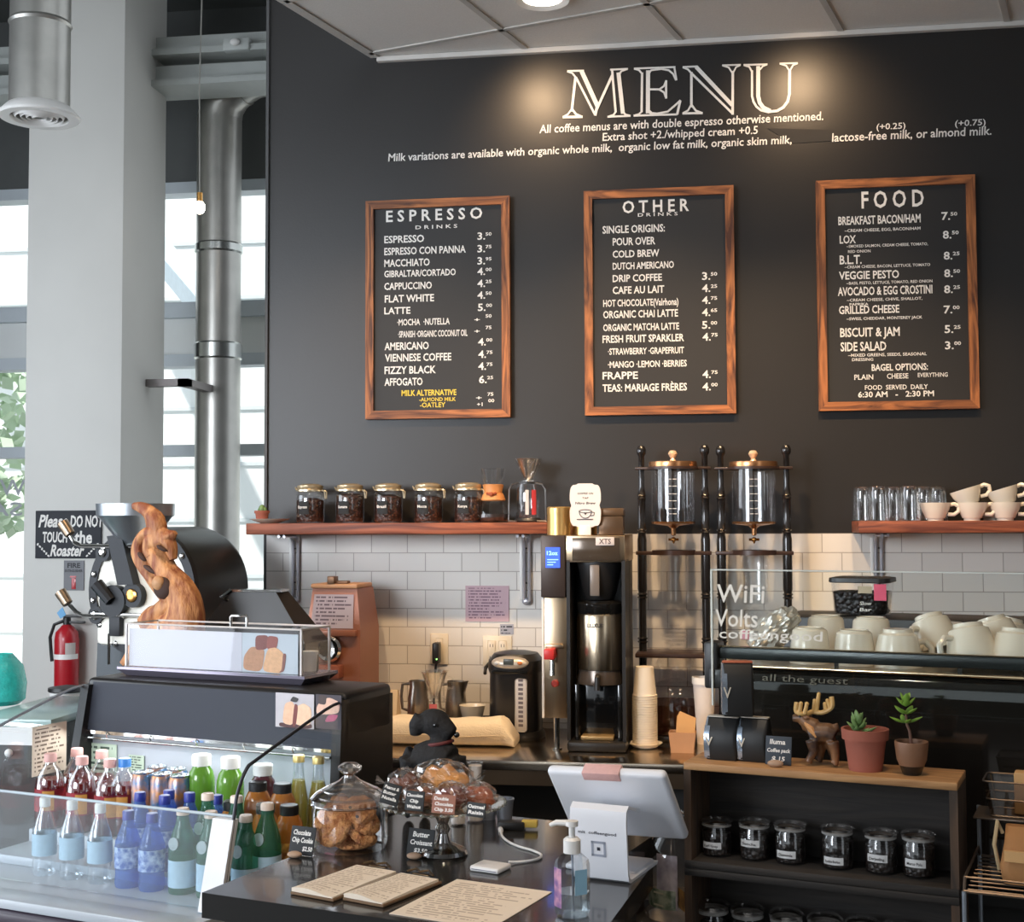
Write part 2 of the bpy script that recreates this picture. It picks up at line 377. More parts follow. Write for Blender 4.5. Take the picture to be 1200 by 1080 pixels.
# ------------------------------------------------------------------ window wall beyond the bar
YG = 7.9
def zy(y, px=240): return YP(px, y, YG).z
fr = M('window_frame', (206, 214, 220), .5, .0, var=.05)
xl, xr = YP(-60, 400, YG).x, WL+.9
w1 = struct('window_1', G().box(xl, xr, YG, YG+.12, zy(360), zy(353)).box(xl, xr, YG-.03, YG+.12, zy(372), zy(356)).box(xl, xr, YG-.03, YG+.12, zy(429), zy(415)).box(xl, xr, YG-.03, YG+.12, zy(534), zy(521)).box(xl, xr, YG-.02, YG+.12, zy(226), zy(213)).box(xl, xr, YG-.02, YG+.12, .3, .42), fr)
struct('spandrel', G().box(xl, xr, YG+.02, YG+.1, zy(415), zy(372)), M('spandrel_panel', (238, 240, 238), .5, var=.1, scale=2), w1)
struct('pane', G().quad((xl, YG+.06, .4), (xr, YG+.06, .4), (xr, YG+.06, zy(215)), (xl, YG+.06, zy(215))), pane, w1)
g = G()
for s, x, y, h in (('W S', 30, 580, 20), ('SA', 26, 604, 17)):
    q = YP(x, y, YG+.05); put(g, s, q, -X3, Z3, .30 if h == 20 else .24, h*YG/FPX)
obj('window_lettering', g, M('faded_vinyl', (196, 200, 204), .8), w1)['kind'] = 'structure'
struct('wall_left', G().box(xl, xr, YG, YG+.2, zy(213), 5.0).box(-7.0, xl, YG, YG+.2, 0, 5.0).box(-7.2, -7.0, 2.0, YG+.2, 0, 5.0), M('dark_header', (96, 98, 97), .8, var=.08))
bm_ = M('painted_steel', (176, 180, 176), .5, var=.06)
YB = 6.95
for nm, ya, yb in (('trim_3', 62, 40), ('trim_4', 98, 74)):
    za, zb = YP(255, ya, YB).z, YP(255, yb, YB).z
    struct(nm, G().box(xl+.4, WL+.6, YB, YB+.16, za, zb).box(xl+.4, WL+.6, YB-.06, YB+.2, za-.015, za+.02), bm_)
# column
YCf = 6.55
x0, x1 = YP(29, 500, YCf).x, YP(143, 400, YCf).x
struct('column', G().box(x0, x1, YCf, YCf+(x1-x0)*1.02, 0, 5.0, .008), M('column_paint', (208, 206, 200), .6, var=.05, scale=3))
# outside
eg = M('pavement', (214, 214, 212), .8)
struct('ground_outside', G().box(-20, 8, 9.2, 30, -.1, -.02), eg)
t = thing('neighbouring_building', 'pale sunlit building with sloping canopy beams seen through the window', 'building', (-4, 14, 0))
obj('wall', G().box(-9, 7, 0, .3, 0, 9), M('pale_siding', (236, 240, 240), .8, var=.04, scale=1), t)
g = G()
for i in range(14): g.box(-9, 7, -.03, 0, .5+i*.62, .54+i*.62)
obj('siding', g, M('siding_line', (205, 212, 214), .8), t)
for i in range(5):
    g = G().tube([(-5+i*2.3, -.3, 5.6), (-2.6+i*2.3, -3.0, 3.6)], .14, 4)
    obj('canopy_beam', g, M('pale_blue_steel', (188, 202, 212), .6), t)
t = thing('tree', 'pale green sunlit tree outside the window beside the column', 'tree', (YP(-12, 470, 12).x, 12, 0))
obj('trunk', G().tube([(0, 0, 0), (.05, 0, 1.2), (.02, 0, 2.2)], .07, 8), M('bark', (150, 140, 126), .9), t)
g = G()
for i in range(420):
    a = random.uniform(0, 2*pi); h = random.uniform(1.6, 3.5); r = random.uniform(0, .72)*(1-abs(h-2.5)/1.5)
    c = Vector((r*cos(a), r*sin(a), h)); d = Vector((random.uniform(-1, 1), random.uniform(-1, 1), random.uniform(-1, 1))).normalized()*.09
    e = d.orthogonal()*.6; g.quad(c-d, c+e, c+d, c-e)
obj('foliage', g, M('pale_leaf', (196, 214, 188), .8, var=.2, scale=4), t, smooth=0)['kind'] = 'stuff'

# ------------------------------------------------------------------ ducts
def duct(g, path, r): g.tube(path, r, 28)
Yd = 5.4; c = YP(46, 138, Yd); rr = 35*depth(c)/FPX
t = thing('round_air_duct', 'round galvanised duct hanging at the top left with a white ringed diffuser', 'air duct', (c.x, Yd, c.z))
obj('pipe', G().lathe([(rr*.98, .051), (rr*.98, 1.9), (0, 1.9)], 32), galv, t)
for h in (.42, 1.05): obj('seam', G().lathe([(rr*.98, h-.012), (rr*1.03, h), (rr*.98, h+.012)], 32), galv, t)
df = thing_ring = obj('diffuser', G().lathe([(rr*.90, .028), (rr*.92, .002), (rr*.95, -.004), (rr*1.27, -.004), (rr*1.32, .004), (rr*1.30, .012), (rr*1.02, .05), (rr*.99, .052)], 48), white, t)
g = G()
for q in (.76, .58, .40, .22): obj('ring', G().lathe([(rr*q, -.006), (rr*(q+.085), .016), (rr*(q+.075), .024), (rr*(q-.012), .002), (rr*q, -.006)], 48), white, df)
obj('throat_shade', G().lathe([(0, .030), (rr*.91, .030), (rr*.91, .034), (0, .034)], 48), blkmat, df)  # black disc painting the shade inside the duct mouth
Yp = 7.35
def dp(x, y, Y=Yp): return YP(x, y, Y)
c = dp(255, 500); rr = 26*depth(c)/FPX
t = thing('exhaust_flue', 'tall shiny metal flue pipe before the window with an elbow at its top', 'flue pipe', (c.x, Yp, 0))
zt = dp(255, 138).z
obj('pipe', G().lathe([(0, .02), (rr, .02), (rr, zt), (0, zt)], 32), galv, t)
bgalv = M('bright_galv', (186, 188, 184), .25, 1, scale=9)
for y, h in ((292, .02), (412, .04)): obj('clamp_band', G().lathe([(rr, dp(255, y).z-h-.01), (rr*1.07, dp(255, y).z-h), (rr*1.07, dp(255, y).z+h), (rr, dp(255, y).z+h+.01)], 32), bgalv, t)
g = G(); a0 = Vector((0, 0, zt-.01))
path = [a0 + Vector((.30*(1-cos(a)), -.06*(1-cos(a)), .24*sin(a))) for a in [i*pi/10 for i in range(0, 9)]]
path += [path[-1] + Vector((.07, -.01, -.14)), path[-1] + Vector((.10, -.02, -.30))]
g.tube(path, [rr]*len(path), 28)
obj('elbow', g, galv, t)
for q in (3, 6): obj('elbow_seam', G().tube([path[q], path[q]+(path[q+1]-path[q])*.15], rr*1.06, 28), galv, t)
# bracket arm from column to flue
pz = YP(200, 457, Yp-.1).z
b0 = YP(158, 457, YCf+.22).x
tag(obj('flue_bracket', G().box(x1, c.x+.02, YCf+.30, YCf+.36, pz-.02, pz+.02).box(c.x-.04, c.x+.02, YCf+.30, Yp-rr*1.01, pz-.02, pz+.02), M('bracket_steel', (128, 122, 120), .5, .6)), 'grey steel arm bracing the tall flue pipe to the white column', 'bracket')
# bare bulb on a cord
Yb = 6.3; b = YP(234, 243, Yb)
t = thing('pendant_bulb', 'small glowing bare bulb on a thin cord hanging before the flue pipe', 'pendant lamp', (b.x, b.y, b.z))
obj('cord', G().tube([(0, 0, .07), (-.006, 0, .6), (.004, 0, 1.1), (0, 0, 5.0-b.z)], .004, 6), M('cord_grey', (150, 148, 140), .7), t)
obj('socket', G().lathe([(0, .03), (.015, .03), (.015, .075), (0, .08)], 14), brass, t)
obj('bulb', G().ell((0, 0, 0), (.028, .028, .034), 14), EMIT('bulb_glow', (255, 236, 214), 14), t)
# emergency light on the beam
q = YP(276, 51, YB-.08)
t = thing('emergency_light', 'small clear plastic emergency light box on the painted beam', 'light fitting', (q.x, q.y, q.z))
obj('box', G().box(-.075, .075, 0, .06, -.035, .035, .01), M('frosted', (184, 188, 184), .4), t)
obj('lamp_head', G().ell((0, -.01, .005), (.028, .02, .02), 12), white, t)

# ================================================================== LETTERING ON THE BLACK WALL
ws = YW/FPX
def wp(x, y, off=.003): return YP(x, y, YW-off)
t = thing('menu_sign', 'large outlined white word MENU painted on the black wall', 'sign', wp(800, 135))
def letter(name, ox, oy, strokes):
    g = G(); n_ = 0
    for w, *st in strokes:
        P = [wp(ox + x/8, oy + y/8) for x, y in st]; w = w/8*ws; n_ += 1
        P = [Vector((p.x, 0, p.z)) for p in P]; y0 = YW-.004-n_*.00003
        for a, b in zip(P, P[1:]):
            d = (b-a).normalized(); n = Vector((-d.z, 0, d.x))*w/2
            g.prism([(p.x, p.z) for p in (a-n, b-n, b+n, a+n)], y0, YW-.001, 'y')
        for q in P[1:-1]: g.prism([(q.x + w/2*cos(k*pi/5), q.z + w/2*sin(k*pi/5)) for k in range(10)], y0-.00001, YW-.001, 'y')
    obj(name, g, chalk, t, world=True, smooth=0)
letter('letter_m', 650, 65, [(25, (196, 200), (160, 525)), (24, (75, 578), (262, 575)), (16, (158, 505), (125, 550), (82, 575)), (20, (166, 505), (200, 550), (252, 573)),
    (18, (118, 146), (274, 143)), (16, (118, 148), (165, 165), (202, 210)), (20, (200, 205), (381, 560)), (40, (252, 145), (402, 475)), (26, (402, 465), (379, 562)), (24, (396, 500), (542, 180)),
    (22, (538, 132), (572, 532)), (16, (571, 528), (553, 556), (497, 575)), (38, (598, 160), (640, 545)), (16, (520, 133), (687, 125)), (16, (604, 180), (625, 148), (684, 127)), (18, (495, 575), (712, 566)), (18, (640, 530), (665, 555), (710, 566))])
letter('letter_e', 650, 65, [(16, (743, 122), (1132, 108)), (16, (745, 124), (790, 136), (820, 172)), (22, (820, 160), (815, 532)), (16, (815, 525), (790, 550), (740, 564)), (38, (876, 140), (874, 540)),
    (16, (880, 170), (905, 138), (1000, 126), (1070, 138), (1110, 172), (1137, 232)), (18, (1122, 112), (1142, 232)), (18, (888, 318), (985, 318)), (16, (983, 316), (1025, 286), (1045, 235)), (16, (983, 320), (1025, 346), (1045, 402)), (20, (1045, 233), (1045, 402)),
    (18, (740, 564), (1150, 552)), (28, (874, 515), (910, 545), (960, 550)), (18, (955, 546), (1060, 526), (1130, 466), (1180, 420)), (22, (1178, 422), (1148, 553))])
letter('letter_n', 795, 60, [(24, (122, 195), (122, 525)), (20, (38, 583), (228, 580)), (16, (116, 508), (90, 555), (42, 580)), (18, (128, 508), (165, 558), (224, 580)), (16, (40, 148), (178, 142)), (16, (42, 150), (90, 170), (132, 217)),
    (20, (128, 212), (512, 588)), (34, (166, 146), (504, 505)), (24, (510, 185), (508, 594)), (14, (410, 132), (585, 127)), (14, (414, 134), (472, 152), (506, 205)), (14, (582, 130), (540, 150), (514, 200))])
letter('letter_u', 795, 60, [(16, (610, 128), (835, 123)), (16, (614, 130), (665, 146), (690, 192)), (20, (690, 180), (690, 420), (704, 472), (730, 518), (775, 553), (852, 574)), (36, (748, 140), (748, 420), (762, 482), (795, 528), (860, 560)), (14, (832, 125), (792, 140), (764, 172)),
    (26, (845, 568), (925, 560), (985, 525), (1025, 470), (1041, 400), (1043, 180)), (14, (948, 115), (1120, 111)), (14, (950, 117), (1010, 136), (1042, 185)), (14, (1117, 113), (1075, 130), (1046, 180))])
def wall_text(name, rows, label, par=None):
    par = thing(name, label, 'lettering', wp(rows[0][1], rows[0][2]))
    for s, xa, ya, xb, cap in rows:
        g = G(); a = wp(xa, ya); b = wp(xb, ya)
        put(g, s, a, X3, Z3, b.x-a.x, cap*ws, .012, .06)
        obj('lettering', g, chalk, par, world=True, smooth=0)
    return par
wall_text('double_espresso_note', [('All coffee menus are with double espresso otherwise mentioned.', 632, 156, 965, 10)], 'white line of lettering directly under the big MENU word')
wall_text('extra_shot_note', [('Extra shot +2./whipped cream +0.5', 706, 165, 888, 9.5)], 'short middle white line about extra shot and whipped cream')
wall_text('milk_note', [('Milk variations are available with organic whole milk,  organic low fat milk, organic skim milk,', 455, 189, 928, 9.5)], 'longest white line of lettering, about milk variations')
wall_text('other_milk_note', [('lactose-free milk, or almond milk.', 975, 166, 1162, 10), ('(+0.25)', 1027, 152, 1061, 7), ('(+0.75)', 1119, 148, 1155, 7)], 'white lettering at the right about lactose-free and almond milk')
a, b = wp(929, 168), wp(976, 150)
tag(obj('dark_patch', G().prism([(a.x, a.z), (b.x, a.z+.004), (b.x+.006, b.z-.008), (a.x-.1, b.z+.012)], YW-.002, YW-.0003, 'y'), M('matte_patch', (48, 46, 44), .85)), 'dark matte patch between skim milk and lactose-free lettering', 'paint patch')  # thin patch of matte black set on the glossier wall

# ================================================================== MENU BOARDS
def menu_board(name, label, px, top, bot, rows, prices, crop, extra=()):
    cx0, cy0, cs = crop
    tl, br = YP(px[0], top, YW-.03), YP(px[1], bot, YW-.03)
    W, H = br.x-tl.x, tl.z-br.z
    t = thing(name, label, 'menu board', ((tl.x+br.x)/2, YW, br.z))
    fw_ = .034
    obj('panel', G().box(-W/2+.02, W/2-.02, -.022, -.004, .02, H-.02), panelblk, t)
    def rail(name, poly, mat): obj(name, G().prism(poly, -.034, -.003, 'y'), mat, t)
    rail('frame_rail', [(-W/2, H), (W/2, H), (W/2-fw_, H-fw_), (-W/2+fw_, H-fw_)], framewood)
    rail('frame_rail', [(-W/2, 0), (W/2, 0), (W/2-fw_, fw_), (-W/2+fw_, fw_)], framewood)
    rail('frame_stile', [(-W/2, 0), (-W/2+fw_, fw_), (-W/2+fw_, H-fw_), (-W/2, H)], framewoodz)
    rail('frame_stile', [(W/2, 0), (W/2-fw_, fw_), (W/2-fw_, H-fw_), (W/2, H)], framewoodz)
    def P(x, y): return YP(cx0 + x/cs, cy0 + y/cs, YW-.0235)
    def cappx(h): return h/cs*(YW/FPX)
    for r in rows:
        s, xa, xb, y, h = r[:5]; kind = r[5] if len(r) > 5 else 'item_lettering'
        g = G(); a, b = P(xa, y), P(xb, y)
        put(g, s, a, X3, Z3, b.x-a.x, cappx(h), .02 if h > 22 else .012)
        obj(kind, g, chalky if 'yellow' in kind else chalk, t, world=True, smooth=0)
    for s, x, y in prices:
        g = G()
        m, _, sup = s.partition('.')
        a = P(x, y)
        if m[0] == '+':
            put(g, '+' + m[1:], P(x-14, y), X3, Z3, cappx(26), cappx(16), .02)
        else: put(g, m + '.', a, X3, Z3, cappx(36), cappx(33), .02)
        put(g, sup, a + X3*cappx(38) + Z3*cappx(17), X3, Z3, cappx(28), cappx(15), .02)
        obj('price_lettering', g, chalk, t, world=True, smooth=0)
T, S, YL = 'title_lettering', 'note_lettering', 'yellow_lettering'
menu_board('espresso_menu_board', 'framed chalkboard headed ESPRESSO, leftmost of the three menus', (428.6, 598), 236, 488.5, [
    ('E S P R E S S O', 125, 560, 154, 52, T), ('D R I N K S', 258, 447, 187, 17, T),
    ('ESPRESSO', 117, 297, 250, 33), ('ESPRESSO CON PANNA', 117, 485, 304, 33), ('MACCHIATO', 117, 322, 357, 33), ('GIBRALTAR/CORTADO', 117, 440, 404, 30), ('CAPPUCCINO', 117, 332, 461, 32),
    ('FLAT WHITE', 119, 342, 518, 33), ('LATTE', 117, 235, 571, 31), ('·MOCHA  ·NUTELLA', 175, 413, 622, 29, S), ('·SPANISH ·ORGANIC COCONUT OIL', 180, 493, 676, 29, S),
    ('AMERICANO', 118, 318, 733, 34), ('VIENNESE COFFEE', 120, 420, 785, 34), ('FIZZY BLACK', 118, 350, 841, 34), ('AFFOGATO', 118, 290, 894, 34),
    ('MILK ALTERNATIVE', 195, 443, 940, 26, YL), ('-ALMOND MILK', 275, 440, 965, 17, YL), ('-OATLEY', 278, 393, 992, 22, YL)],
    [('3.50', 538, 234), ('3.75', 538, 291), ('3.95', 538, 346), ('4.00', 538, 394), ('4.25', 538, 448), ('4.50', 538, 501), ('5.00', 540, 556), ('+.50', 538, 604), ('+.75', 538, 656),
     ('4.00', 541, 712), ('4.75', 542, 768), ('4.75', 542, 822), ('6.25', 545, 882), ('+.75', 546, 957), ('+1.00', 550, 986)], (420, 220, 3.857))
menu_board('other_menu_board', 'framed chalkboard headed OTHER, middle of the three menus', (684, 862.6), 224, 484, [
    ('O T H E R', 207, 502, 150, 54, T), ('D R I N K S', 275, 452, 166, 15, T),
    ('SINGLE ORIGINS:', 118, 395, 241, 33), ('POUR OVER', 163, 352, 294, 33), ('COLD BREW', 163, 370, 348, 31), ('DUTCH AMERICANO', 163, 435, 401, 30), ('DRIP COFFEE', 163, 382, 456, 31), ('CAFE AU LAIT', 163, 392, 509, 32),
    ('HOT CHOCOLATE(Valrhona)', 121, 455, 566, 30), ('ORGANIC CHAI LATTE', 121, 453, 617, 32), ('ORGANIC MATCHA LATTE', 121, 458, 674, 30), ('FRESH FRUIT SPARKLER', 118, 480, 726, 32),
    ('·STRAWBERRY ·GRAPEFRUIT', 142, 480, 779, 28, S), ('·MANGO ·LEMON ·BERRIES', 142, 492, 837, 28, S), ('FRAPPE', 118, 275, 888, 32), ('TEAS: MARIAGE FRÈRES', 118, 493, 943, 32)],
    [('3.50', 560, 446), ('4.25', 560, 500), ('4.75', 560, 553), ('4.65', 560, 607), ('5.00', 560, 663), ('4.75', 562, 716), ('4.75', 562, 882), ('4.00', 562, 937)], (675, 210, 3.79))
menu_board('food_menu_board', 'framed chalkboard headed FOOD, rightmost of the three menus', (956, 1148), 212, 478.4, [
    ('F O O D', 245, 522, 166, 72, T),
    ('BREAKFAST BACON/HAM', 142, 508, 241, 36), ('~CREAM CHEESE, EGG, BACON/HAM', 170, 507, 273, 13, S), ('LOX', 148, 220, 323, 34), ('~SMOKED SALMON, CREAM CHEESE, TOMATO,', 178, 540, 342, 12, S), ('RED ONION', 185, 285, 365, 12, S),
    ('B.L.T.', 148, 246, 415, 38), ('~CREAM CHEESE, BACON, LETTUCE, TOMATO', 170, 550, 434, 12, S), ('VEGGIE PESTO', 145, 412, 483, 34), ('~BASIL PESTO, LETTUCE, TOMATO, RED ONION', 178, 560, 506, 12, S),
    ('AVOCADO & EGG CROSTINI', 140, 560, 555, 36), ('~CREAM CHEESE, CHIVE, SHALLOT,', 180, 515, 581, 12, S), ('PAPRIKA', 192, 275, 599, 11, S), ('GRILLED CHEESE', 145, 413, 636, 34), ('~SWISS, CHEDDAR, MONTEREY JACK', 178, 515, 664, 12, S),
    ('BISCUIT & JAM', 150, 415, 738, 38), ('SIDE SALAD', 152, 355, 801, 38), ('~MIXED GREENS, SEEDS, SEASONAL', 185, 535, 826, 13, S), ('DRESSING', 203, 297, 845, 12, S),
    ('BAGEL OPTIONS:', 290, 540, 888, 28, S), ('PLAIN', 213, 297, 928, 22, S), ('CHEESE', 358, 453, 923, 22, S), ('EVERYTHING', 495, 628, 916, 18, S), ('FOOD  SERVED  DAILY', 260, 540, 973, 20, S), ('6:30 AM   -   2:30 PM', 230, 567, 1006, 24, S)],
    [('7.50', 600, 218), ('8.50', 606, 301), ('8.25', 610, 394), ('8.50', 612, 472), ('8.25', 612, 543), ('7.00', 610, 633), ('5.25', 614, 720), ('3.00', 616, 792)], (945, 200, 3.79))
# ================================================================== BACK BAR
ZB, ZS = .89, 1.72                               # steel counter, shelves
YS = YW-.25                                      # front of the shelves
yc0 = 4.585
cx0 = -1.70
t = thing('steel_back_counter', 'brushed stainless steel back counter running along the tiled wall', 'counter', (0, yc0, 0))
obj('worktop', G().box(cx0, 2.4, 0, YW-.013-yc0, ZB-.035, ZB, .004), M('steel_top', (190, 176, 158), .2, 1, var=.12, scale=3, stretch=(1, 40, 40)), t)
obj('front_apron', G().box(cx0, 2.4, .004, .02, ZB-.085, ZB-.035), M('steel_apron', (150, 128, 106), .3, 1, var=.15, scale=3), t)
obj('base_cabinet', G().box(cx0, 2.4, .10, YW-.013-yc0, .02, ZB-.085), blkmat, t)
obj('undershelf', G().box(cx0, 2.4, .03, .10, .42, .45), steel, t)
def shelf(label, x0, x1):
    t = thing('wall_shelf', label, 'shelf', (x0, YW-.013, ZS), group=None)
    obj('board', G().box(0, x1-x0, YS-YW+.013, 0, -.045, 0, .004), shelfwood, t); return t
xsl, xsr = YP(288, 613, YS).x, YP(641, 613, YS).x
shelf('long brown wooden wall shelf holding the bean jars', xsl, xsr)
xr0 = YP(1006, 613, YS).x
shelf('brown wooden wall shelf at the right holding glasses and white cups', xr0, 2.2)
brk = M('bracket_grey', (176, 174, 180), .35, .6)
def bracket(px, label):
    x = YP(px, 650, YW-.03).x
    t = thing('shelf_bracket', label, 'bracket', (x, YW-.013, ZS-.0455), group='shelf brackets')
    pts = [(0, -.2, -.008), (0, -.06, -.008), (0, -.03, -.014), (0, -.012, -.034), (0, -.010, -.07), (0, -.010, -.27)]
    for dx in (-.011, .011): obj('rod', G().tube([(dx, y, z) for _, y, z in pts], .0065, 8), brk, t)
    obj('foot', G().ell((0, -.010, -.275), (.02, .009, .016), 12), brk, t)
    obj('strip', G().box(-.03, -.018, -.005, 0, -.27, -.02, .002), white, t)
    for h in (-.06, -.2): obj('screw', G().ell((0, -.02, h), (.004, .003, .004), 8), blk, t)
bracket(346, 'grey double rod bracket under the left end of the long shelf')
bracket(617, 'grey double rod bracket under the long shelf beside the coffee brewer')
bracket(1030, 'grey double rod bracket under the right shelf')

# ---- bean jars on the long shelf
def xs(px, Y): return YP(px, 600, Y).x
YJ = YW-.135
tagblk = M('black_label', (24, 24, 24), .7, var=.1)
def bean_jar(px, word, label, n):
    t = thing('bean_jar', label, 'jar', (xs(px, YJ), YJ, ZS), -.12, 'bean jars on the long shelf')
    R = .058
    obj('glass_body', G().lathe([(0, .002), (R*.9, .002), (R, .012), (R, .108), (R*.93, .122), (R*.8, .130), (R*.8, .136)], 28), glass, t)
    obj('beans', G().lathe([(0, .006), (R*.88, .006), (R*.95, .014), (R*.95, .092+n*.006), (R*.5, .102+n*.006), (0, .104+n*.006)], 24), beans, t)['kind'] = 'stuff'
    obj('lid', G().lathe([(0, .136), (R*.86, .136), (R*.92, .142), (R*.92, .152), (R*.6, .160), (0, .160)], 28), M('jar_lid', (196, 178, 146), .2, .55, var=.15) if 'jar_lid' not in bpy.data.materials else bpy.data.materials['jar_lid'], t)
    obj('seal_ring', G().lathe([(R*.80, .129), (R*.98, .129), (R*.98, .136), (R*.80, .136)], 28), M('wire_ring', (220, 206, 176), .2, .7) if 'wire_ring' not in bpy.data.materials else bpy.data.materials['wire_ring'], t)
    obj('wire_clasp', G().tube([(R*.98, -.012, .134), (R*1.16, -.012, .128), (R*1.2, -.008, .10), (R*1.16, .008, .098), (R*1.16, .012, .126), (R*.98, .012, .134)], .003, 6), bpy.data.materials['wire_ring'], t)
    obj('wire_hinge', G().tube([(-R*.98, -.01, .134), (-R*1.14, 0, .146), (-R*.98, .01, .134)], .003, 6), bpy.data.materials['wire_ring'], t)
    g = G(); k = []
    for i in range(9):
        a = radians(-120 + i*6); k.append((R*1.01*cos(a), R*1.01*sin(a)))
    lab = G()
    for (xa, ya), (xb, yb) in zip(k, k[1:]): lab.quad((xa, ya, .036), (xb, yb, .036), (xb, yb, .088), (xa, ya, .088))
    L = obj('name_label', lab, tagblk, t)
    o = Vector((-.026, -R*1.03, .060))
    put(g, word, o, Vector((cos(radians(-4)), sin(radians(-4)), 0)), Z3, .040, .011, .02)
    obj('lettering', g, chalk, L, smooth=0)
for i, (px, w, lb) in enumerate(((363.5, 'Espresso', 'bean jar nearest the left end of the long shelf, its clasp lid shut'), (410, 'Sumatra', 'second bean jar from the left, half in shadow on the long shelf'),
        (455, 'Brazil', 'third and middle bean jar on the long shelf'), (502, 'Mocca', 'fourth bean jar from the left, with one short word on its label'), (549, 'Kenya', 'bean jar labelled Kenya beside the hourglass coffee maker'))):
    bean_jar(px, w, lb, (i*3) % 4)
# ---- small cactus on a dish at the shelf end
p = Vector((xs(311, YJ-.05), YJ-.05, ZS))
t = thing('white_dish', 'flat white dish under the tiny cactus pot at the shelf end', 'dish', (xs(316, YJ-.05), YJ-.05, ZS))
obj('bowl', G().lathe([(0, 0), (.035, 0), (.08, .016), (.083, .018), (.03, .006), (0, .006)], 28), cream, t)
t = thing('cactus_pot', 'tiny terracotta pot with a cactus on a white dish', 'potted plant', (xs(307, YJ-.05), YJ-.05, ZS+.0065))
obj('pot', G().lathe([(0, 0), (.022, 0), (.027, .034), (.031, .034), (.031, .045), (.026, .045), (.024, .036), (0, .036)], 20), terracotta, t)
g = G().ell((0, 0, .05), (.014, .014, .02), 10).ell((.012, 0, .048), (.009, .009, .012), 8).ell((-.012, .004, .046), (.008, .008, .011), 8)
obj('cactus', g, leaf, t)
# ---- hourglass coffee maker and glass server
x = xs(578, YJ)
t = thing('hourglass_coffee_maker', 'hourglass glass coffee maker with a wooden collar on the shelf', 'coffee maker', (x, YJ, ZS))
obj('glass_body', G().lathe([(0, .003), (.055, .003), (.064, .02), (.058, .06), (.032, .105), (.028, .118), (.034, .14), (.058, .215)], 28), glass, t)
wc = M('collar_wood', (206, 140, 84), .5, var=.2, scale=20)
cl = obj('wooden_collar', G().lathe([(.036, .098), (.043, .100), (.036, .122), (.043, .150), (.036, .152)], 24).lathe([(.046, .086), (.050, .09), (.04, .116), (.034, .116)], 24), wc, t)
obj('leather_tie', G().tube([(-.02, -.042, .116), (.0, -.046, .11), (.02, -.042, .118)], .005, 6).ell((0, -.048, .112), (.009, .006, .009), 8), M('tie', (150, 70, 36), .6), cl)
obj('coffee_dregs', G().lathe([(0, .006), (.053, .006), (.06, .02), (.058, .034), (0, .034)], 20), M('dregs', (40, 28, 22), .4), t)
x = xs(619, YJ)
t = thing('glass_server', 'tall glass server in a wire stand with painted red and white reflections', 'server', (x, YJ, ZS))
obj('glass_body', G().lathe([(0, .016), (.045, .016), (.048, .022), (.048, .13), (.042, .15), (.042, .155)], 28), glass, t)
wire = M('steel_wire', (160, 156, 154), .3, 1)
for s in (-1, 1):
    obj('wire_stand', G().tube([(s*.02, -.03, .158), (s*.06, -.03, .150), (s*.072, -.03, .13), (s*.074, -.03, .01), (s*.055, -.03, .004)], .0035, 6).tube([(s*.04, -.04, .004), (s*.074, -.03, .004), (s*.06, .04, .004)], .0035, 6), wire, t)
obj('base_ring', G().lathe([(.05, .002), (.054, .006), (.05, .016), (.046, .008)], 24), blk, t)
obj('lid', G().lathe([(0, .153), (.046, .153), (.046, .160), (0, .162)], 24), blk, t)
def patch(name, R, a0, a1, z0, z1, mat, par, n=8):
    g = G()
    for i in range(n):
        a, b = radians(a0+(a1-a0)*i/n), radians(a0+(a1-a0)*(i+1)/n)
        g.quad((R*cos(a), R*sin(a), z0), (R*cos(b), R*sin(b), z0), (R*cos(b), R*sin(b), z1), (R*cos(a), R*sin(a), z1))
    return obj(name, g, mat, par)
patch('red_reflection', .0487, -66, -42, .03, .128, M('red_reflection', (196, 60, 66), .6), t)  # red and white reflections painted onto the glass as strips
patch('white_reflection', .0487, -96, -80, .03, .128, M('pale_reflection', (206, 200, 196), .6), t)
t = thing('glass_dripper', 'ribbed glass pour-over dripper standing on the glass server', 'dripper', (x+.002, YJ, ZS+.1625))
obj('cone', G().lathe([(.014, .002), (.018, .012), (.055, .088), (.057, .09), (.054, .09), (.014, .012)], 28), GLASS('dripper_glass', (.95, .93, .9), .25, .6, .1), t)
obj('foot_plate', G().lathe([(0, 0), (.03, 0), (.03, .004), (.014, .006), (0, .006)], 24), glass, t)
for i in range(10):
    a = 2*pi*i/10; obj('rib', G().tube([(.018*cos(a), .018*sin(a), .013), (.036*cos(a+.5), .036*sin(a+.5), .05), (.053*cos(a+1), .053*sin(a+1), .087)], .0022, 5), glass, t)

# ---- glasses and cups on the right shelf
def tumbler(px, Y, label, r=.038, h=.132):
    t = thing('drinking_glass', label, 'glass', (xs(px, Y), Y, ZS+.0005), 0, 'upturned glasses on the right shelf')
    obj('glass_body', G().lathe([(r, 0), (r*1.02, .004), (r*.9, h*.72), (r*.92, h*.8), (r*.82, h*.97), (r*.7, h), (0, h)], 24), GLASS('tumbler_glass', (.93, .93, .92), .09, .85, .05, power=2) if 'tumbler_glass' not in bpy.data.materials else bpy.data.materials['tumbler_glass'], t)
    obj('base_disc', G().lathe([(0, h*.9), (r*.7, h*.9), (r*.8, h*.95), (r*.7, h*.985), (0, h*.985)], 20), bpy.data.materials['tumbler_glass'], t)
for px, Y, lb in ((1011, YW-.09, 'upturned glass at the left end of the right shelf'), (1029, YW-.19, 'upturned glass second from the left, in the front row'), (1048, YW-.09, 'upturned glass behind and between the two front glasses'),
                  (1066, YW-.19, 'upturned glass of the front row next to the white cups'), (1083, YW-.08, 'upturned glass of the back row above the first cup'), (1099, YW-.08, 'upturned glass farthest right, behind the first white cup')):
    tumbler(px, Y, lb)
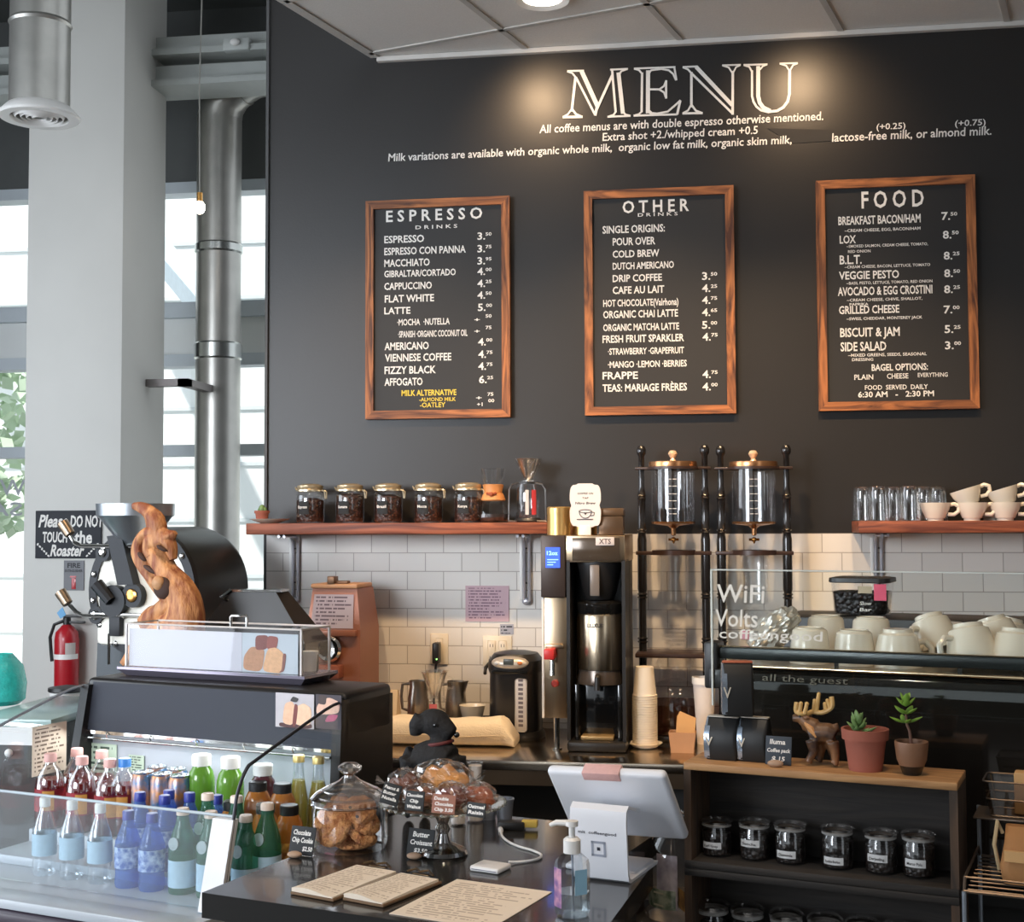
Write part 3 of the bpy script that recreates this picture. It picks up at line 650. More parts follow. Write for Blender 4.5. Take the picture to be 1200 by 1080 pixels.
def cup_parts(t, R=.058, h=.068, foot=.03, round_=0):
    a_, b_ = (R*.72 + R*.13*round_, R*.9 + R*.065*round_)
    pr = [(0, 0), (foot, 0), (foot, .004), (foot*1.02, .008), ((foot + a_)/2 + R*.06*round_, h*.15), (a_, h*.35), (b_, h*.65), (R, h), (R*.965, h), (b_-R*.04, h*.65), (a_-R*.06, h*.35), (foot*.7, .012), (0, .011)]
    obj('bowl', G().lathe(pr, 32), cream, t)
    P = [(R*.93, 0, h*.88), (R*1.22, 0, h*.93), (R*1.48, 0, h*.78), (R*1.44, 0, h*.52), (R*1.16, 0, h*.34), (R*.78, 0, h*.36)]
    Q = []
    for i in range(len(P)-1):
        a, b = Vector(P[i]), Vector(P[i+1]); Q += [a, (a+b)/2]
    obj('handle', G().tube(Q + [P[-1]], [.0075]*len(Q) + [.0075], 8), cream, t)
def cup(loc, label, group, rz=0., rot=None, R=.058, h=.068):
    t = thing('cup', label, 'cup', loc, rz, group)
    if rot: t.rotation_euler = rot
    cup_parts(t, R, h); return t
GS = 'white cups on the right shelf'
for px, lb in ((1096, 'white cup beside the upturned glasses, lower row of the shelf'), (1139, 'white cup in the middle of the lower row on the shelf'), (1178, 'white cup of the lower row at the right end of the shelf')):
    cup((xs(px, YW-.15), YW-.15, ZS), lb, GS, -.15)
for px, lb in ((1139, 'white cup tipped over on top of the lower middle cup'), (1182, 'white cup tipped over at the edge of the picture')):
    cup((xs(px, YW-.15)-.004, YW-.15, ZS+.055), lb, GS, rot=(0, radians(-17), -.15))
for px, lb in ((1162, 'white cup behind, between the middle and right shelf cups'),):
    cup((xs(px, YW-.065), YW-.065, ZS), lb, GS, .2)

# ---- things fixed to the tiles
def on_wall_thing(name, label, cat, px, py): 
    p = YP(px, py, YW-.012); return thing(name, label, cat, (p.x, YW-.0125, p.z))
W1 = YW/FPX
t = on_wall_thing('notice_sheet', 'mauve printed notice taped to the tiles', 'notice', 571, 707)
obj('sheet', G().box(-26*W1, 26*W1, -.003, 0, -21*W1, 21*W1), PAPER('mauve_paper', (196, 166, 174), (128, 100, 116), 12, -26*W1, 26*W1, -21*W1, 21*W1), t)
t = on_wall_thing('wall_label', 'small grey label above the double wall socket', 'label', 594, 737)
obj('sheet', G().box(-8*W1, 8*W1, -.002, 0, -6*W1, 6*W1), PAPER('grey_paper', (164, 166, 178), (60, 60, 70), 3, -8*W1, 8*W1, -6*W1, 6*W1, density=8), t)
plt_ = M('socket_plate', (226, 214, 192), .4, var=.04)
def socket(px, py, w, h, gangs, label):
    t = on_wall_thing('wall_socket', label, 'socket', px, py)
    obj('plate', G().box(-w/2, w/2, -.007, 0, -h/2, h/2, .003), plt_, t)
    for i in range(gangs):
        cx = (i-(gangs-1)/2)*.046
        o = obj('outlet', G().box(cx-.016, cx+.016, -.010, -.006, -h*.36, h*.36, .004), plt_, t)
        for s in (-1, 1):
            for dx in (-.006, .006): obj('slot', G().box(cx+dx-.0012, cx+dx+.0012, -.0104, -.0098, s*.024-.006, s*.024+.006), blk, o)
    return t
socket(583, 763, .12, .125, 2, 'double wall socket on the tiles beside the hot water pot')
socket(515, 760, .075, .125, 1, 'single wall socket on the tiles with a black plug in it')
p = YP(513, 762, YW-.022)
t = thing('power_plug', 'black power plug with its cord hanging from the single wall socket', 'plug', (p.x, YW-.023, p.z))
obj('plug_body', G().box(-.014, .014, -.05, 0, -.05, .035, .006), blk, t)
obj('cord', G().tube([(0, -.03, -.045), (-.004, -.034, -.09), (-.01, -.03, -.16), (-.012, -.02, -.28)], .005, 8), blk, t)
obj('indicator', G().ell((.006, -.051, -.03), (.003, .002, .003), 8), EMIT('green_led', (150, 255, 120), 3), t)

# ---- copper bean dispenser
Yq = 5.12; S1 = depth(YP(400, 700, Yq))/FPX
p = YP(400, 700, Yq); zt = YP(400, 683, Yq).z - ZB
cop = M('copper_enamel', (156, 102, 80), .35, .25, var=.1, scale=6)
t = thing('copper_grinder', 'copper coloured coffee grinder with a printed sheet and round chrome disc', 'grinder', (p.x, Yq, ZB), -.10)
w = 31*S1
obj('body', G().loft([[(-w, -.10, 0), (w*1.12, -.10, 0), (w*1.16, .10, 0), (-w, .10, 0)], [(-w, -.10, zt*.70), (w*1.12, -.10, zt*.70), (w*1.16, .10, zt*.7), (-w, .10, zt*.7)], [(-w*.92, -.06, zt*.97), (w*.84, -.06, zt*.97), (w*.96, .09, zt*.97), (-w*.92, .09, zt*.97)]]), cop, t, smooth=20)
obj('hopper_lid', G().box(-w*.95, w*.9, -.075, .10, zt*.97, zt, .005), M('tan_lid', (196, 150, 112), .5), t)
obj('lid_clip', G().box(-.03, .0, -.078, -.03, zt, zt+.03, .003).box(-.005, .05, -.06, -.03, zt, zt+.012, .003), M('clip_bronze', (126, 96, 74), .4, .6), t)
obj('front_ledge', G().box(-w*1.0, w*1.0, -.125, -.095, zt*.66, zt*.70, .004), cop, t)
zl0, zl1 = zt*.71, zt*.93
sh = G().quad((-w*.84, -.1025, zl0), (w*.84, -.1025, zl0), (w*.76, -.073, zl1), (-w*.80, -.073, zl1))
obj('printed_sheet', sh, PAPER('lilac_sheet', (176, 168, 182), (100, 90, 104), 9, -w*.84, w*.84, zl0, zl1, density=18), t)
q = -(395-757)*0
zc = YP(395, 757, Yq).z - ZB
obj('chrome_disc', G().lathe([(0, 0), (.044, 0), (.052, .008), (.052, .02), (.044, .03), (.03, .022), (0, .018)], 28, (w*.0-.005, -.102, zc), Matrix.Rotation(radians(90), 4, 'X')), chrome, t)
obj('chute', G().box(-.05, .05, -.15, -.10, zc-.11, zc-.06, .006), M('chute_copper', (160, 98, 80), .4, .2), t)

# ---- things behind the towel
trY0, trY1 = 4.99, 5.27
ta = xs(470, 5.1); tb_ = xs(571, 5.1)
tag(obj('rinse_tray', G().box(ta, tb_, trY0, trY1, ZB+.0005, ZB+.055, .006), blkmat), 'low black tray behind the cream towel on the steel counter', 'tray')
ZR = ZB+.0555
def pitcher(px, Y, label, r=.042, h=.12, rz=pi):
    t = thing('milk_pitcher', label, 'pitcher', (xs(px, Y), Y, ZR), rz, 'steel milk pitchers')
    obj('body', G().lathe([(0, 0), (r, 0), (r*1.04, .01), (r*.98, h*.55), (r*.80, h*.85), (r*.86, h), (r*.82, h), (r*.76, h*.85), (r*.92, h*.5), (r*.9, .012), (0, .01)], 24), steel, t)
    obj('handle', G().tube([(r*.82, 0, h*.92), (r*1.5, 0, h*.9), (r*1.62, 0, h*.6), (r*1.5, 0, h*.3), (r*1.0, 0, h*.25)], .006, 8), steel, t)
    obj('spout', G().loft([[(-r*.75, -.018, h*.7), (-r*.75, .018, h*.7), (-r*.9, 0, h*.72)], [(-r*.82, -.014, h), (-r*.82, .014, h), (-r*1.2, 0, h*1.02)]]), steel, t)
pitcher(490, 5.10, 'steel milk pitcher left of the clear dripper, behind the towel', h=.155)
pitcher(534, 5.14, 'steel milk pitcher right of the clear dripper, behind the towel', h=.15)
xx = xs(510, 5.06)
t = thing('plastic_server', 'clear server jug with red marks behind the towel', 'jug', (xx, 5.06, ZR))
obj('jug_body', G().lathe([(0, .003), (.036, .003), (.04, .01), (.04, .085), (.034, .095)], 24), glass, t)
obj('jug_handle', G().tube([(.036, -.0, .085), (.066, 0, .08), (.066, 0, .03), (.04, 0, .02)], .005, 8), glass, t)
patch('red_marking', .0407, -115, -70, .03, .075, M('pink_mark', (206, 110, 120), .6), t)
t = thing('clear_dripper', 'clear ribbed dripper cone on the server jug by the wall sockets', 'dripper', (xx-.004, 5.06, ZR+.0955))
obj('cone', G().lathe([(.014, .0), (.018, .01), (.052, .10), (.056, .102), (.052, .102), (.014, .012)], 28), bpy.data.materials['dripper_glass'], t)
obj('flange', G().lathe([(0, 0), (.042, 0), (.042, .004), (0, .006)], 24), glass, t)
obj('grip', G().tube([(.03, 0, .03), (.075, 0, .04), (.07, 0, .075), (.048, 0, .08)], .005, 8), glass, t)
t = thing('white_ramekin', 'small white ceramic bowl behind the towel beside the hot water pot', 'bowl', (xs(553, 5.08), 5.08, ZR))
obj('bowl', G().lathe([(0, 0), (.034, 0), (.037, .006), (.05, .064), (.052, .066), (.047, .066), (.034, .01), (0, .008)], 28), cream, t)
t = thing('paper_bag', 'beige paper bag standing at the left end of the steel counter', 'bag', (xs(473, 5.0)-.06, 4.96, ZB))
obj('bag', G().loft([[(-.05, -.04, 0), (.05, -.04, 0), (.05, .04, 0), (-.05, .04, 0)], [(-.052, -.042, .10), (.05, -.04, .1), (.05, .04, .1), (-.05, .04, .1)], [(-.05, -.012, .19), (.048, -.01, .19), (.048, .01, .19), (-.05, .012, .19)]]), M('beige_paper', (206, 184, 152), .8, bump=.2), t)
# towel
def YZ(y): return YP(540, y, 4.9).z
ta, tb_ = ZP(455, 872, ZB).x, ZP(606, 872, ZB).x
g = G(); rings = []
N_ = 26
for i in range(N_+1):
    s = i/N_; x = ta + (tb_-ta)*s; e = min(1, (1-s)*7+.35) ; wob = .006*sin(9*s) + .004*sin(23*s)
    ring = []
    for k in range(20):
        a = 2*pi*k/20; cy, cz = cos(a), sin(a)
        py_ = .085*(abs(cy)**.6)*(1 if cy > 0 else -1); pz = .048*e*(abs(cz)**.6)*(1 if cz > 0 else -1)
        ring.append((x, 4.905+py_+wob*.4, ZB+.0505*e+.0 + pz + (wob*.6 if cz > 0 else 0)))
    rings.append(ring)
g.loft(rings)
lo = min(v.co.z for v in g.bm.verts)
for v in g.bm.verts: v.co.z += ZB+.0005-lo
tw = obj('folded_towel', g, M('towel_cream', (232, 218, 194), .95, var=.08, scale=30, bump=.35, bscale=160)); tag(tw, 'long folded cream towel lying on the steel counter', 'towel')
g = G()
g.tube([(ta+.01, 4.819, ZB+.045)] + [(ta+(tb_-ta)*s, 4.8185+.002*sin(20*s), ZB+.043+.003*sin(9*s)) for s in (.2, .4, .6, .8, .93)], .0022, 6)
obj('fold_line', g, M('towel_fold', (206, 190, 164), .95), tw)

# ---- hot water pot
Yh = 5.10; S1 = depth(YP(603, 820, Yh))/FPX
p = ZP(604, 862, ZB); hp = YP(604, 762, Yh).z - ZB
t = thing('hot_water_pot', 'black electric hot water pot with a silver control oval', 'water boiler', (xs(604, Yh), Yh, ZB), -.12)
R = 31*S1
obj('base_ring', G().lathe([(0, 0), (R*1.06, 0), (R*1.08, .01), (R*1.0, .03), (0, .03)], 36, sq=2.6), blk, t)
obj('body', G().lathe([(R*.96, .03), (R*.98, .05), (R*.96, hp*.74), (R*.98, hp*.76)], 36, sq=2.6), M('pot_body', (40, 40, 42), .28, .2), t)
obj('lid', G().lathe([(R*.98, hp*.76), (R*1.02, hp*.80), (R*1.0, hp*.90), (R*.8, hp*.975), (R*.4, hp), (0, hp)], 36, sq=2.6), blk, t)
cp_ = obj('control_panel', G().ell((0, -R*.86, hp*.885), (R*.72, .022, .028), 20, Matrix.Rotation(radians(-38), 4, 'X')), M('silver_panel', (206, 196, 182), .3, .5), t)
obj('display', G().box(-.02, .02, -R*.86-.026, -R*.86-.014, hp*.885-.006, hp*.885+.016, .002), M('lcd', (70, 76, 74), .3), cp_)
for dx in (-.045, .042): obj('button', G().ell((dx, -R*.86-.015, hp*.885), (.012, .008, .008), 10), M('amber_button', (206, 120, 60), .5) if dx > 0 else white, cp_)
obj('spout_bar', G().box(-R*.7, R*.7, -R*1.05, -R*.9, hp*.765, hp*.80, .008), blkgloss, t)
obj('level_gauge', G().box(R*.22, R*.68, -R*1.03, -R*.93, .035, hp*.71, .01), M('gauge_grey', (206, 204, 204), .35, var=.1), t)
gg = G()
for i in range(11): gg.box(R*.36, R*.54, -R*1.035, -R*1.028, .055+i*.017, .065+i*.017)
obj('gauge_marks', gg, M('gauge_ink', (110, 104, 112), .6), t)
obj('handle', G().tube([(-R*1.0, 0, hp*.86), (-R*1.14, -.02, hp*.80), (-R*1.08, -.05, hp*.74)], .007, 8), blk, t)

# ---- coffee brewer
YBq = 4.80; S1 = depth(YP(685, 750, YBq))/FPX
def lx(px): return (px-685)*S1
def lz(py): return YP(685, py, YBq).z - ZB
t = thing('coffee_brewer', 'tall coffee brewer with a blue screen and hot water tap', 'coffee machine', (YP(685, 750, YBq).x, YBq, ZB), -.03)
st2 = M('brewer_steel', (196, 172, 142), .3, 1, var=.12, scale=3, stretch=(40, 40, 1))
D = .36
obj('foot_plate', G().box(lx(664), lx(734), -.02, D, 0, lz(868), .012), blk, t)
obj('back_tower', G().box(lx(664), lx(732), .16, D, lz(868), lz(656), .004), blk, t)
for sx in ((664, 668), (729, 733)): obj('side_rail', G().box(lx(sx[0]), lx(sx[1]), .0, .16, lz(868), lz(656)), blk, t)
obj('header', G().box(lx(663), lx(733), 0, D, lz(659), lz(627), .004), st2, t)
hd = obj('header_window', G().box(lx(671), lx(727), -.004, .002, lz(657), lz(630), .002), M('smoked', (84, 74, 64), .15, .4), t)
obj('badge', G().box(lx(699), lx(721), -.007, -.003, lz(639), lz(629), .003), M('badge_white', (214, 204, 200), .5), hd)
g = G(); put(g, 'XTS', (lx(703), -.0075, lz(637)), X3, Z3, 14*S1, 6*S1, .02); obj('badge_lettering', g, M('ink', (96, 84, 84), .7), hd, smooth=0)
cb_ = obj('control_box', G().box(lx(634), lx(663), -.01, D, lz(700), lz(627), .004), M('dark_bronze', (66, 56, 52), .4, .3), t)
scn = obj('screen', G().box(lx(640), lx(657), -.013, -.009, lz(665), lz(641)), EMIT('blue_screen', (48, 84, 230), 1.0), cb_)
g = G(); put(g, '12oz', (lx(641.5), -.0135, lz(650)), X3, Z3, 13*S1, 4.5*S1, .03)
for i in range(3): g.box(lx(642), lx(655-i*3), -.0138, -.0134, lz(656+i*3), lz(655+i*3))
obj('screen_lettering', g, EMIT('blue_text', (120, 170, 255), 2), cb_, smooth=0)
obj('tap_column', G().box(lx(636), lx(664), 0, D*.8, lz(842), lz(700), .004), st2, t)
obj('edge_strip', G().box(lx(634.5), lx(637), -.004, .05, lz(842), lz(700)), white, t)
obj('visor', G().box(lx(640), lx(661), -.03, .0, lz(760), lz(754), .004), st2, t)
tp = obj('tap', G().tube([(lx(649), -.0, lz(772)), (lx(649), -.05, lz(774)), (lx(649), -.055, lz(790))], .009, 10), chrome, t)
obj('tap_handle', G().box(lx(640), lx(652), -.075, -.01, lz(771), lz(759), .004), M('red_handle', (196, 48, 48), .4), tp)
obj('red_knob', G().lathe([(0, 0), (.014, 0), (.014, .008), (.009, .012), (0, .012)], 18, (lx(650), -.001, lz(801)), Matrix.Rotation(radians(90), 4, 'X')), M('dark_red', (146, 44, 36), .4), t)
obj('drain_pipe', G().tube([(lx(650), .03, lz(841)), (lx(650), .03, .003)], .011, 12), chrome, t)
obj('drain_flange', G().lathe([(0, .0), (.02, .0), (.02, .006), (0, .008)], 16, (lx(650), .03, 0)), chrome, t)
obj('brew_basket', G().lathe([(0, 0), (.05, 0), (.062, .02), (.085, .13), (.085, .15), (0, .15)], 28, (lx(700), .085, lz(703))), blk, t)
obj('sight_glass', G().box(lx(692), lx(703), -.004, .004, lz(698), lz(662), .002), M('grey_strip', (120, 112, 106), .3), t)
t2 = thing('thermal_dispenser', 'shiny steel thermal coffee dispenser standing in the brewer', 'coffee dispenser', (YP(701, 750, YBq).x, YBq+.085, ZB+lz(868)+.0005), -.03)
z0 = lz(868)
obj('stand', G().box(-.082, .082, -.02, .07, 0, lz(802)-z0, .006), blkgloss, t2)
for s in (-1, 1): obj('leg', G().box(s*.078-.008, s*.078+.008, -.075, .07, 0, lz(802)-z0, .004), blkgloss, t2)
obj('drip_tray', G().box(-.065, .055, -.075, .0, .0, .016, .004), M('brass_tray', (190, 160, 112), .4, .7), t2)
obj('collar', G().lathe([(.05, lz(804)-z0), (.088, lz(803)-z0), (.088, lz(798)-z0), (.08, lz(786)-z0), (.05, lz(786)-z0)], 28), M('smoke_collar', (90, 80, 72), .2, .5), t2)
bd = obj('steel_body', G().lathe([(0, lz(786)-z0), (.084, lz(786)-z0), (.085, lz(784)-z0), (.085, lz(722)-z0), (.082, lz(720)-z0), (0, lz(720)-z0)], 40), M('mirror_steel', (214, 194, 166), .24, 1, var=.1), t2)
g = G(); put(g, 'LUXUS', (-.036, -.0885, lz(735)-z0), X3, Z3, .056, .014, .03)
obj('lettering', g, M('ink_black', (30, 26, 24), .6), bd, smooth=0)
obj('lid', G().lathe([(.083, lz(720)-z0), (.087, lz(718)-z0), (.087, lz(708)-z0), (.07, lz(704.5)-z0), (0, lz(704.5)-z0)], 32), blkgloss, t2)
obj('faucet', G().tube([(.0, -.08, lz(792)-z0), (.0, -.105, lz(794)-z0), (0, -.108, lz(808)-z0)], .01, 10), blk, t2)
# tins and the little sign on top of the brewer
zt = ZB + lz(627) + .0005
gold = M('gold_tin', (214, 176, 112), .3, .75, var=.15, scale=8)
def round_tin(px, dy, r, h, label):
    t = thing('round_tin', label, 'tin', (YP(px, 610, YBq+dy).x, YBq+dy, zt), 0, 'gold tins on the brewer')
    obj('body', G().lathe([(0, 0), (r, 0), (r, h*.72), (0, h*.72)], 28), gold, t)
    obj('lid', G().lathe([(0, h*.72), (r*1.03, h*.72), (r*1.03, h*.96), (r*.9, h), (0, h)], 28), gold, t)
round_tin(655, .10, .044, .105, 'round gold tin at the left on top of the brewer')
round_tin(684, .16, .05, .10, 'round gold tin half hidden behind the scalloped white sign')
t = thing('square_tin', 'dark bronze square tin on the right of the brewer top', 'tin', (YP(717, 610, YBq+.1).x, YBq+.10, zt))
obj('body', G().box(-.045, .045, -.05, .05, 0, .07, .004), M('bronze_tin', (104, 84, 66), .3, .6), t)
obj('lid', G().box(-.047, .047, -.052, .052, .07, .098, .004), M('bronze_lid', (120, 96, 74), .3, .6), t)
p = YP(686, 592, YBq+.035)
t = thing('scalloped_sign', 'small white scalloped sign with a coffee cup drawing', 'sign', (p.x, YBq+.035, zt))
w, h = 18.5*S1, 26*S1; zz = p.z - zt
pts = []
for i in range(72):
    a = 2*pi*i/72; ca, sa = cos(a), sin(a)
    q = 1/(abs(ca)**5 + abs(sa)**5)**.2
    k = 1 - .10*max(0, 1-abs(sa)*4.5) - .05*max(0, 1-abs(ca)*6)
    if abs(abs(ca)-abs(sa)) < .10: k *= 1
    pts.append((ca*q*w*k, zz + sa*q*h*(1 - .06*max(0, 1-abs(abs(ca)*q-.62)*6))))
sg = obj('plate', G().prism(pts, -.004, .004, 'y'), M('sign_white', (230, 222, 218), .6, var=.04), t)
obj('easel', G().box(-.02, .02, -.006, .02, 0, zz-h*.9, .002), white, t)
ik = M('sign_ink', (70, 62, 62), .7)
for s, zo, wd_, c_ in (('COFFEE ON', h*.50, w*1.0, .007), ('TAP', h*.30, w*.4, .006), ('Nitro Brew', h*.05, w*1.3, .009)):
    g = G(); put(g, s, (0, -.0046, zz+zo), X3, Z3, wd_, c_, .02, .15, 'c'); 
    if s == 'Nitro Brew': pass
    obj('lettering', g, ik, sg, smooth=0)
g = G(); zc = zz - h*.40
g.tube([(-w*.42, -.0046, zc+.011)] + [(w*.40*cos(radians(a)), -.0046, zc+.011+.026*sin(radians(a))) for a in range(180, 361, 18)], .0016, 5)
g.tube([(w*.40*cos(radians(a))*1.0, -.0046, zc+.011+.006*sin(radians(a))) for a in range(0, 361, 24)], .0014, 5)
g.tube([(w*.40, -.0046, zc+.008), (w*.58, -.0046, zc+.006), (w*.55, -.0046, zc-.004), (w*.34, -.0046, zc-.006)], .0016, 5)
g.tube([(-w*.55, -.0046, zc-.019), (w*.5, -.0046, zc-.019)], .0018, 5)
g.tube([(-w*.08, -.0046, zc+.006), (0, -.0046, zc-.002), (w*.1, -.0046, zc+.007), (0, -.0046, zc+.003), (-w*.08, -.0046, zc+.006)], .0018, 5)
obj('cup_drawing', g, ik, sg)

# ---- paper cups
p = ZP(756, 876, ZB); S1 = depth(p)/FPX
t = thing('saucer', 'cream saucer under the stack of paper cups', 'saucer', (p.x, p.y, ZB))
obj('dish', G().lathe([(0, 0), (.034, 0), (.062, .018), (.064, .020), (.036, .006), (0, .005)], 32), cream, t)
pc = M('paper_cup', (236, 224, 204), .6, var=.04)
NC, DZ = 22, .0088
def pcup(i):
    top = i == NC-1
    t = thing('paper_cup', 'topmost upturned cream paper cup of the tall stack' if top else 'cream paper cup nested inside the tall upturned stack on a saucer', 'paper cup', (p.x + .0008*i*.2, p.y, ZB+.0056+i*DZ), i*.7, 'stacked paper cups')
    return t
c0 = pcup(0)
obj('wall', G().lathe([(.0435, .002), (.0330, .106), (.0318, .106), (.0420, .002)], 28), pc, c0)
obj('rim', G().lathe([(.0425, 0), (.0465, .0005), (.0465, .005), (.0425, .0055)], 28), pc, c0)
obj('bottom', G().lathe([(0, .102), (.0325, .102), (.0330, .107), (.030, .107), (0, .104)], 28), pc, c0)
for i in range(1, NC): 
    lb = 'topmost upturned cream paper cup of the tall stack' if i == NC-1 else None
    dup(c0, (p.x, p.y, ZB+.0056+i*DZ), i*.7, lb)
# ---- small kraft box with cards
p = ZP(800, 882, ZB)
kr = M('kraft_board', (176, 132, 96), .7, var=.1, scale=20)
t = thing('card_box', 'small wooden box holding kraft cards on the steel counter', 'box', (p.x, p.y+.03, ZB), -.05)
a = .042
obj('tray', G().prism([(-a*1.15, .072), (-a*.95, 0), (a*.95, 0), (a*1.15, .072)], -.032, -.028, 'y').prism([(-a*1.15, .072), (-a*.95, 0), (a*.95, 0), (a*1.15, .072)], .03, .034, 'y').box(-a, a, -.03, .03, 0, .004).prism([(-a*1.15, .072), (-a*.95, 0), (-a*.87, 0), (-a*1.07, .072)], -.03, .03, 'y').prism([(a*1.15, .072), (a*.95, 0), (a*.87, 0), (a*1.07, .072)], -.03, .03, 'y'), kr, t)
t = thing('kraft_card', 'tan kraft card sticking up out of the small wooden box', 'card', (p.x+.005, p.y+.03, ZB+.006), -.05)
obj('sheet', G().prism([(-.034, 0), (.032, 0), (.044, .115), (-.014, .138), (-.024, .12)], -.004, .004, 'y'), M('kraft_card', (214, 164, 106), .75, var=.06), t)
p2 = ZP(826, 872, ZB)
t = thing('white_paper_cup', 'white takeaway cup beside the coffee bags on the steel counter', 'paper cup', (p2.x, p2.y+.02, ZB))
zz = YP(826, 793, p2.y+.02).z - ZB
obj('wall', G().lathe([(0, 0), (.028, 0), (.042, zz*.92), (.039, zz*.9), (0, zz*.2)], 24), M('cup_white', (222, 214, 208), .6), t)
obj('rim', G().lathe([(.039, zz*.9), (.046, zz*.9), (.046, zz), (.04, zz)], 24), white, t)

# ---- cold drip towers
YT = 5.17
def tower(pxc, pl, pr, label, group):
    cxx = YP(pxc, 650, YT).x; S = depth(YP(pxc, 650, YT))/FPX
    X = lambda px: (px-pxc)*S
    Zp = lambda py: YP(pxc, py, YT).z - ZB
    t = thing('cold_drip_tower', label, 'coffee tower', (cxx, YT, ZB), -.02, group)
    bw = M('black_lacquer', (30, 28, 28), .22, var=.1, coat=.4) if 'black_lacquer' not in bpy.data.materials else bpy.data.materials['black_lacquer']
    bs = bpy.data.materials.get('dark_lacquer') or M('dark_lacquer', (58, 42, 36), .35, var=.15)
    w = X(pr+7)
    obj('base', G().box(-w, w, -.13, .13, 0, .022, .006), bw, t)
    for q in (pl, pr):
        prof = [(0, .022), (.019, .022)]
        def ring(py, r=.0185): 
            z = Zp(py); prof.extend([(.0155, z-.012), (r, z-.006), (.0145, z), (r, z+.006), (.0155, z+.012)])
        prof.append((.019, Zp(700))) if False else None
        for py in (840, 750, 698): ring(py, .021)
        prof += [(.0185, Zp(690)), (.0185, Zp(632))]
        for py in (622, 582): ring(py)
        prof += [(.0115, Zp(570)), (.0115, Zp(534))]
        prof += [(.018, Zp(531)), (.019, Zp(526)), (.012, Zp(522)), (0, Zp(521))]
        obj('post', G().lathe(prof, 16, (X(q), 0, 0)), bw, t)
    obj('lower_shelf', G().box(-w, w, -.10, .10, Zp(768), Zp(763), .004), bs, t)
    a, b = Zp(650), Zp(645.5)
    obj('middle_rail', G().box(-w, w, -.02, .02, a, b, .003).lathe([(.055, a), (.085, a), (.085, b+.004), (.055, b+.004)], 32), bs, t)
    obj('top_rail', G().box(-w, w, -.02, .02, Zp(550), Zp(547), .003).lathe([(.083, Zp(550)), (.10, Zp(550)), (.10, Zp(547)), (.083, Zp(547))], 32), bs, t)
    rg = GLASS('reservoir_glass', (.985, .985, .985), .07, .55, .04, power=3) if 'reservoir_glass' not in bpy.data.materials else bpy.data.materials['reservoir_glass']
    R = 25.5*S
    rs = obj('water_reservoir', G().lathe([(R, Zp(612)), (R, Zp(549))], 36), rg, t)
    for i, py in enumerate((562, 570, 579, 587, 596, 602)):
        for s in (-1, 1): obj('mark', G().box(s*.010-.007, s*.010+.007, -R*1.0-.001, -R*1.0, Zp(py)-.0012, Zp(py)+.0012), chalk, rs)
    copperb = bpy.data.materials.get('copper_rim') or M('copper_rim', (206, 150, 104), .25, .9, var=.1)
    ld = obj('lid', G().lathe([(0, Zp(541)), (R*1.1, Zp(541)), (R*1.12, Zp(544)), (R*1.1, Zp(548)), (0, Zp(548))], 36), copperb, t)
    obj('lid_knob', G().lathe([(0, Zp(527)), (.012, Zp(528)), (.019, Zp(531.5)), (.013, Zp(535)), (.008, Zp(537)), (.014, Zp(541)), (0, Zp(541))][::-1], 20), M('knob_glass', (226, 200, 168), .1, .3) if 'knob_glass' not in bpy.data.materials else bpy.data.materials['knob_glass'], ld)
    fn = obj('funnel', G().lathe([(0, Zp(628)), (.009, Zp(627)), (.010, Zp(619)), (.022, Zp(616)), (R*1.0, Zp(613.5)), (R*1.02, Zp(611)), (0, Zp(611))], 28), copperb, t)
    obj('valve', G().ell((0, 0, Zp(632)), (.011, .011, .010), 10).tube([(-.02, 0, Zp(632)), (.02, 0, Zp(632))], .005, 8).lathe([(0, Zp(637)), (.004, Zp(636)), (.004, Zp(632)), (0, Zp(632))], 10), brass, fn)
    obj('coffee_chamber', G().lathe([(0, Zp(708)), (16*S, Zp(707)), (17*S, Zp(704)), (17*S, Zp(652)), (14*S, Zp(649))], 28), rg, t)
    obj('chamber_bulb', G().lathe([(0, Zp(738)), (.012, Zp(737)), (.03, Zp(730)), (17*S, Zp(722)), (17*S, Zp(716)), (.02, Zp(709)), (.01, Zp(708))], 24), rg, t)
    P = [(.052*sin(pi*min(i, 88)/88*.82+.25)*cos(i*.25*pi/2), .052*sin(pi*min(i, 88)/88*.82+.25)*sin(i*.25*pi/2), Zp(732)+(Zp(757)-Zp(732))*i/88) for i in range(89)]
    obj('spiral_tube', G().tube(P, .0045, 6), rg, t)
    R2 = 41*S
    cr = obj('carafe', G().lathe([(0, .024), (R2*.95, .025), (R2, .035), (R2, Zp(815)), (R2*.8, Zp(803)), (R2*.5, Zp(796)), (R2*.48, Zp(782)), (R2*.55, Zp(776)), (R2*.45, Zp(770))], 32), rg, t)
    obj('carafe_coffee', G().lathe([(0, .028), (R2*.93, .029), (R2*.97, .037), (R2*.97, Zp(822)), (0, Zp(822))], 28), TINT('dark_coffee', (66, 48, 40), .4, .1) if 'dark_coffee' not in bpy.data.materials else bpy.data.materials['dark_coffee'], cr)
tower(789.5, 752.5, 826.5, 'left black cold drip coffee tower between brewer and the other tower', 'cold drip towers')
tower(884, 846, 922, 'right black cold drip coffee tower behind the written glass screen', 'cold drip towers')

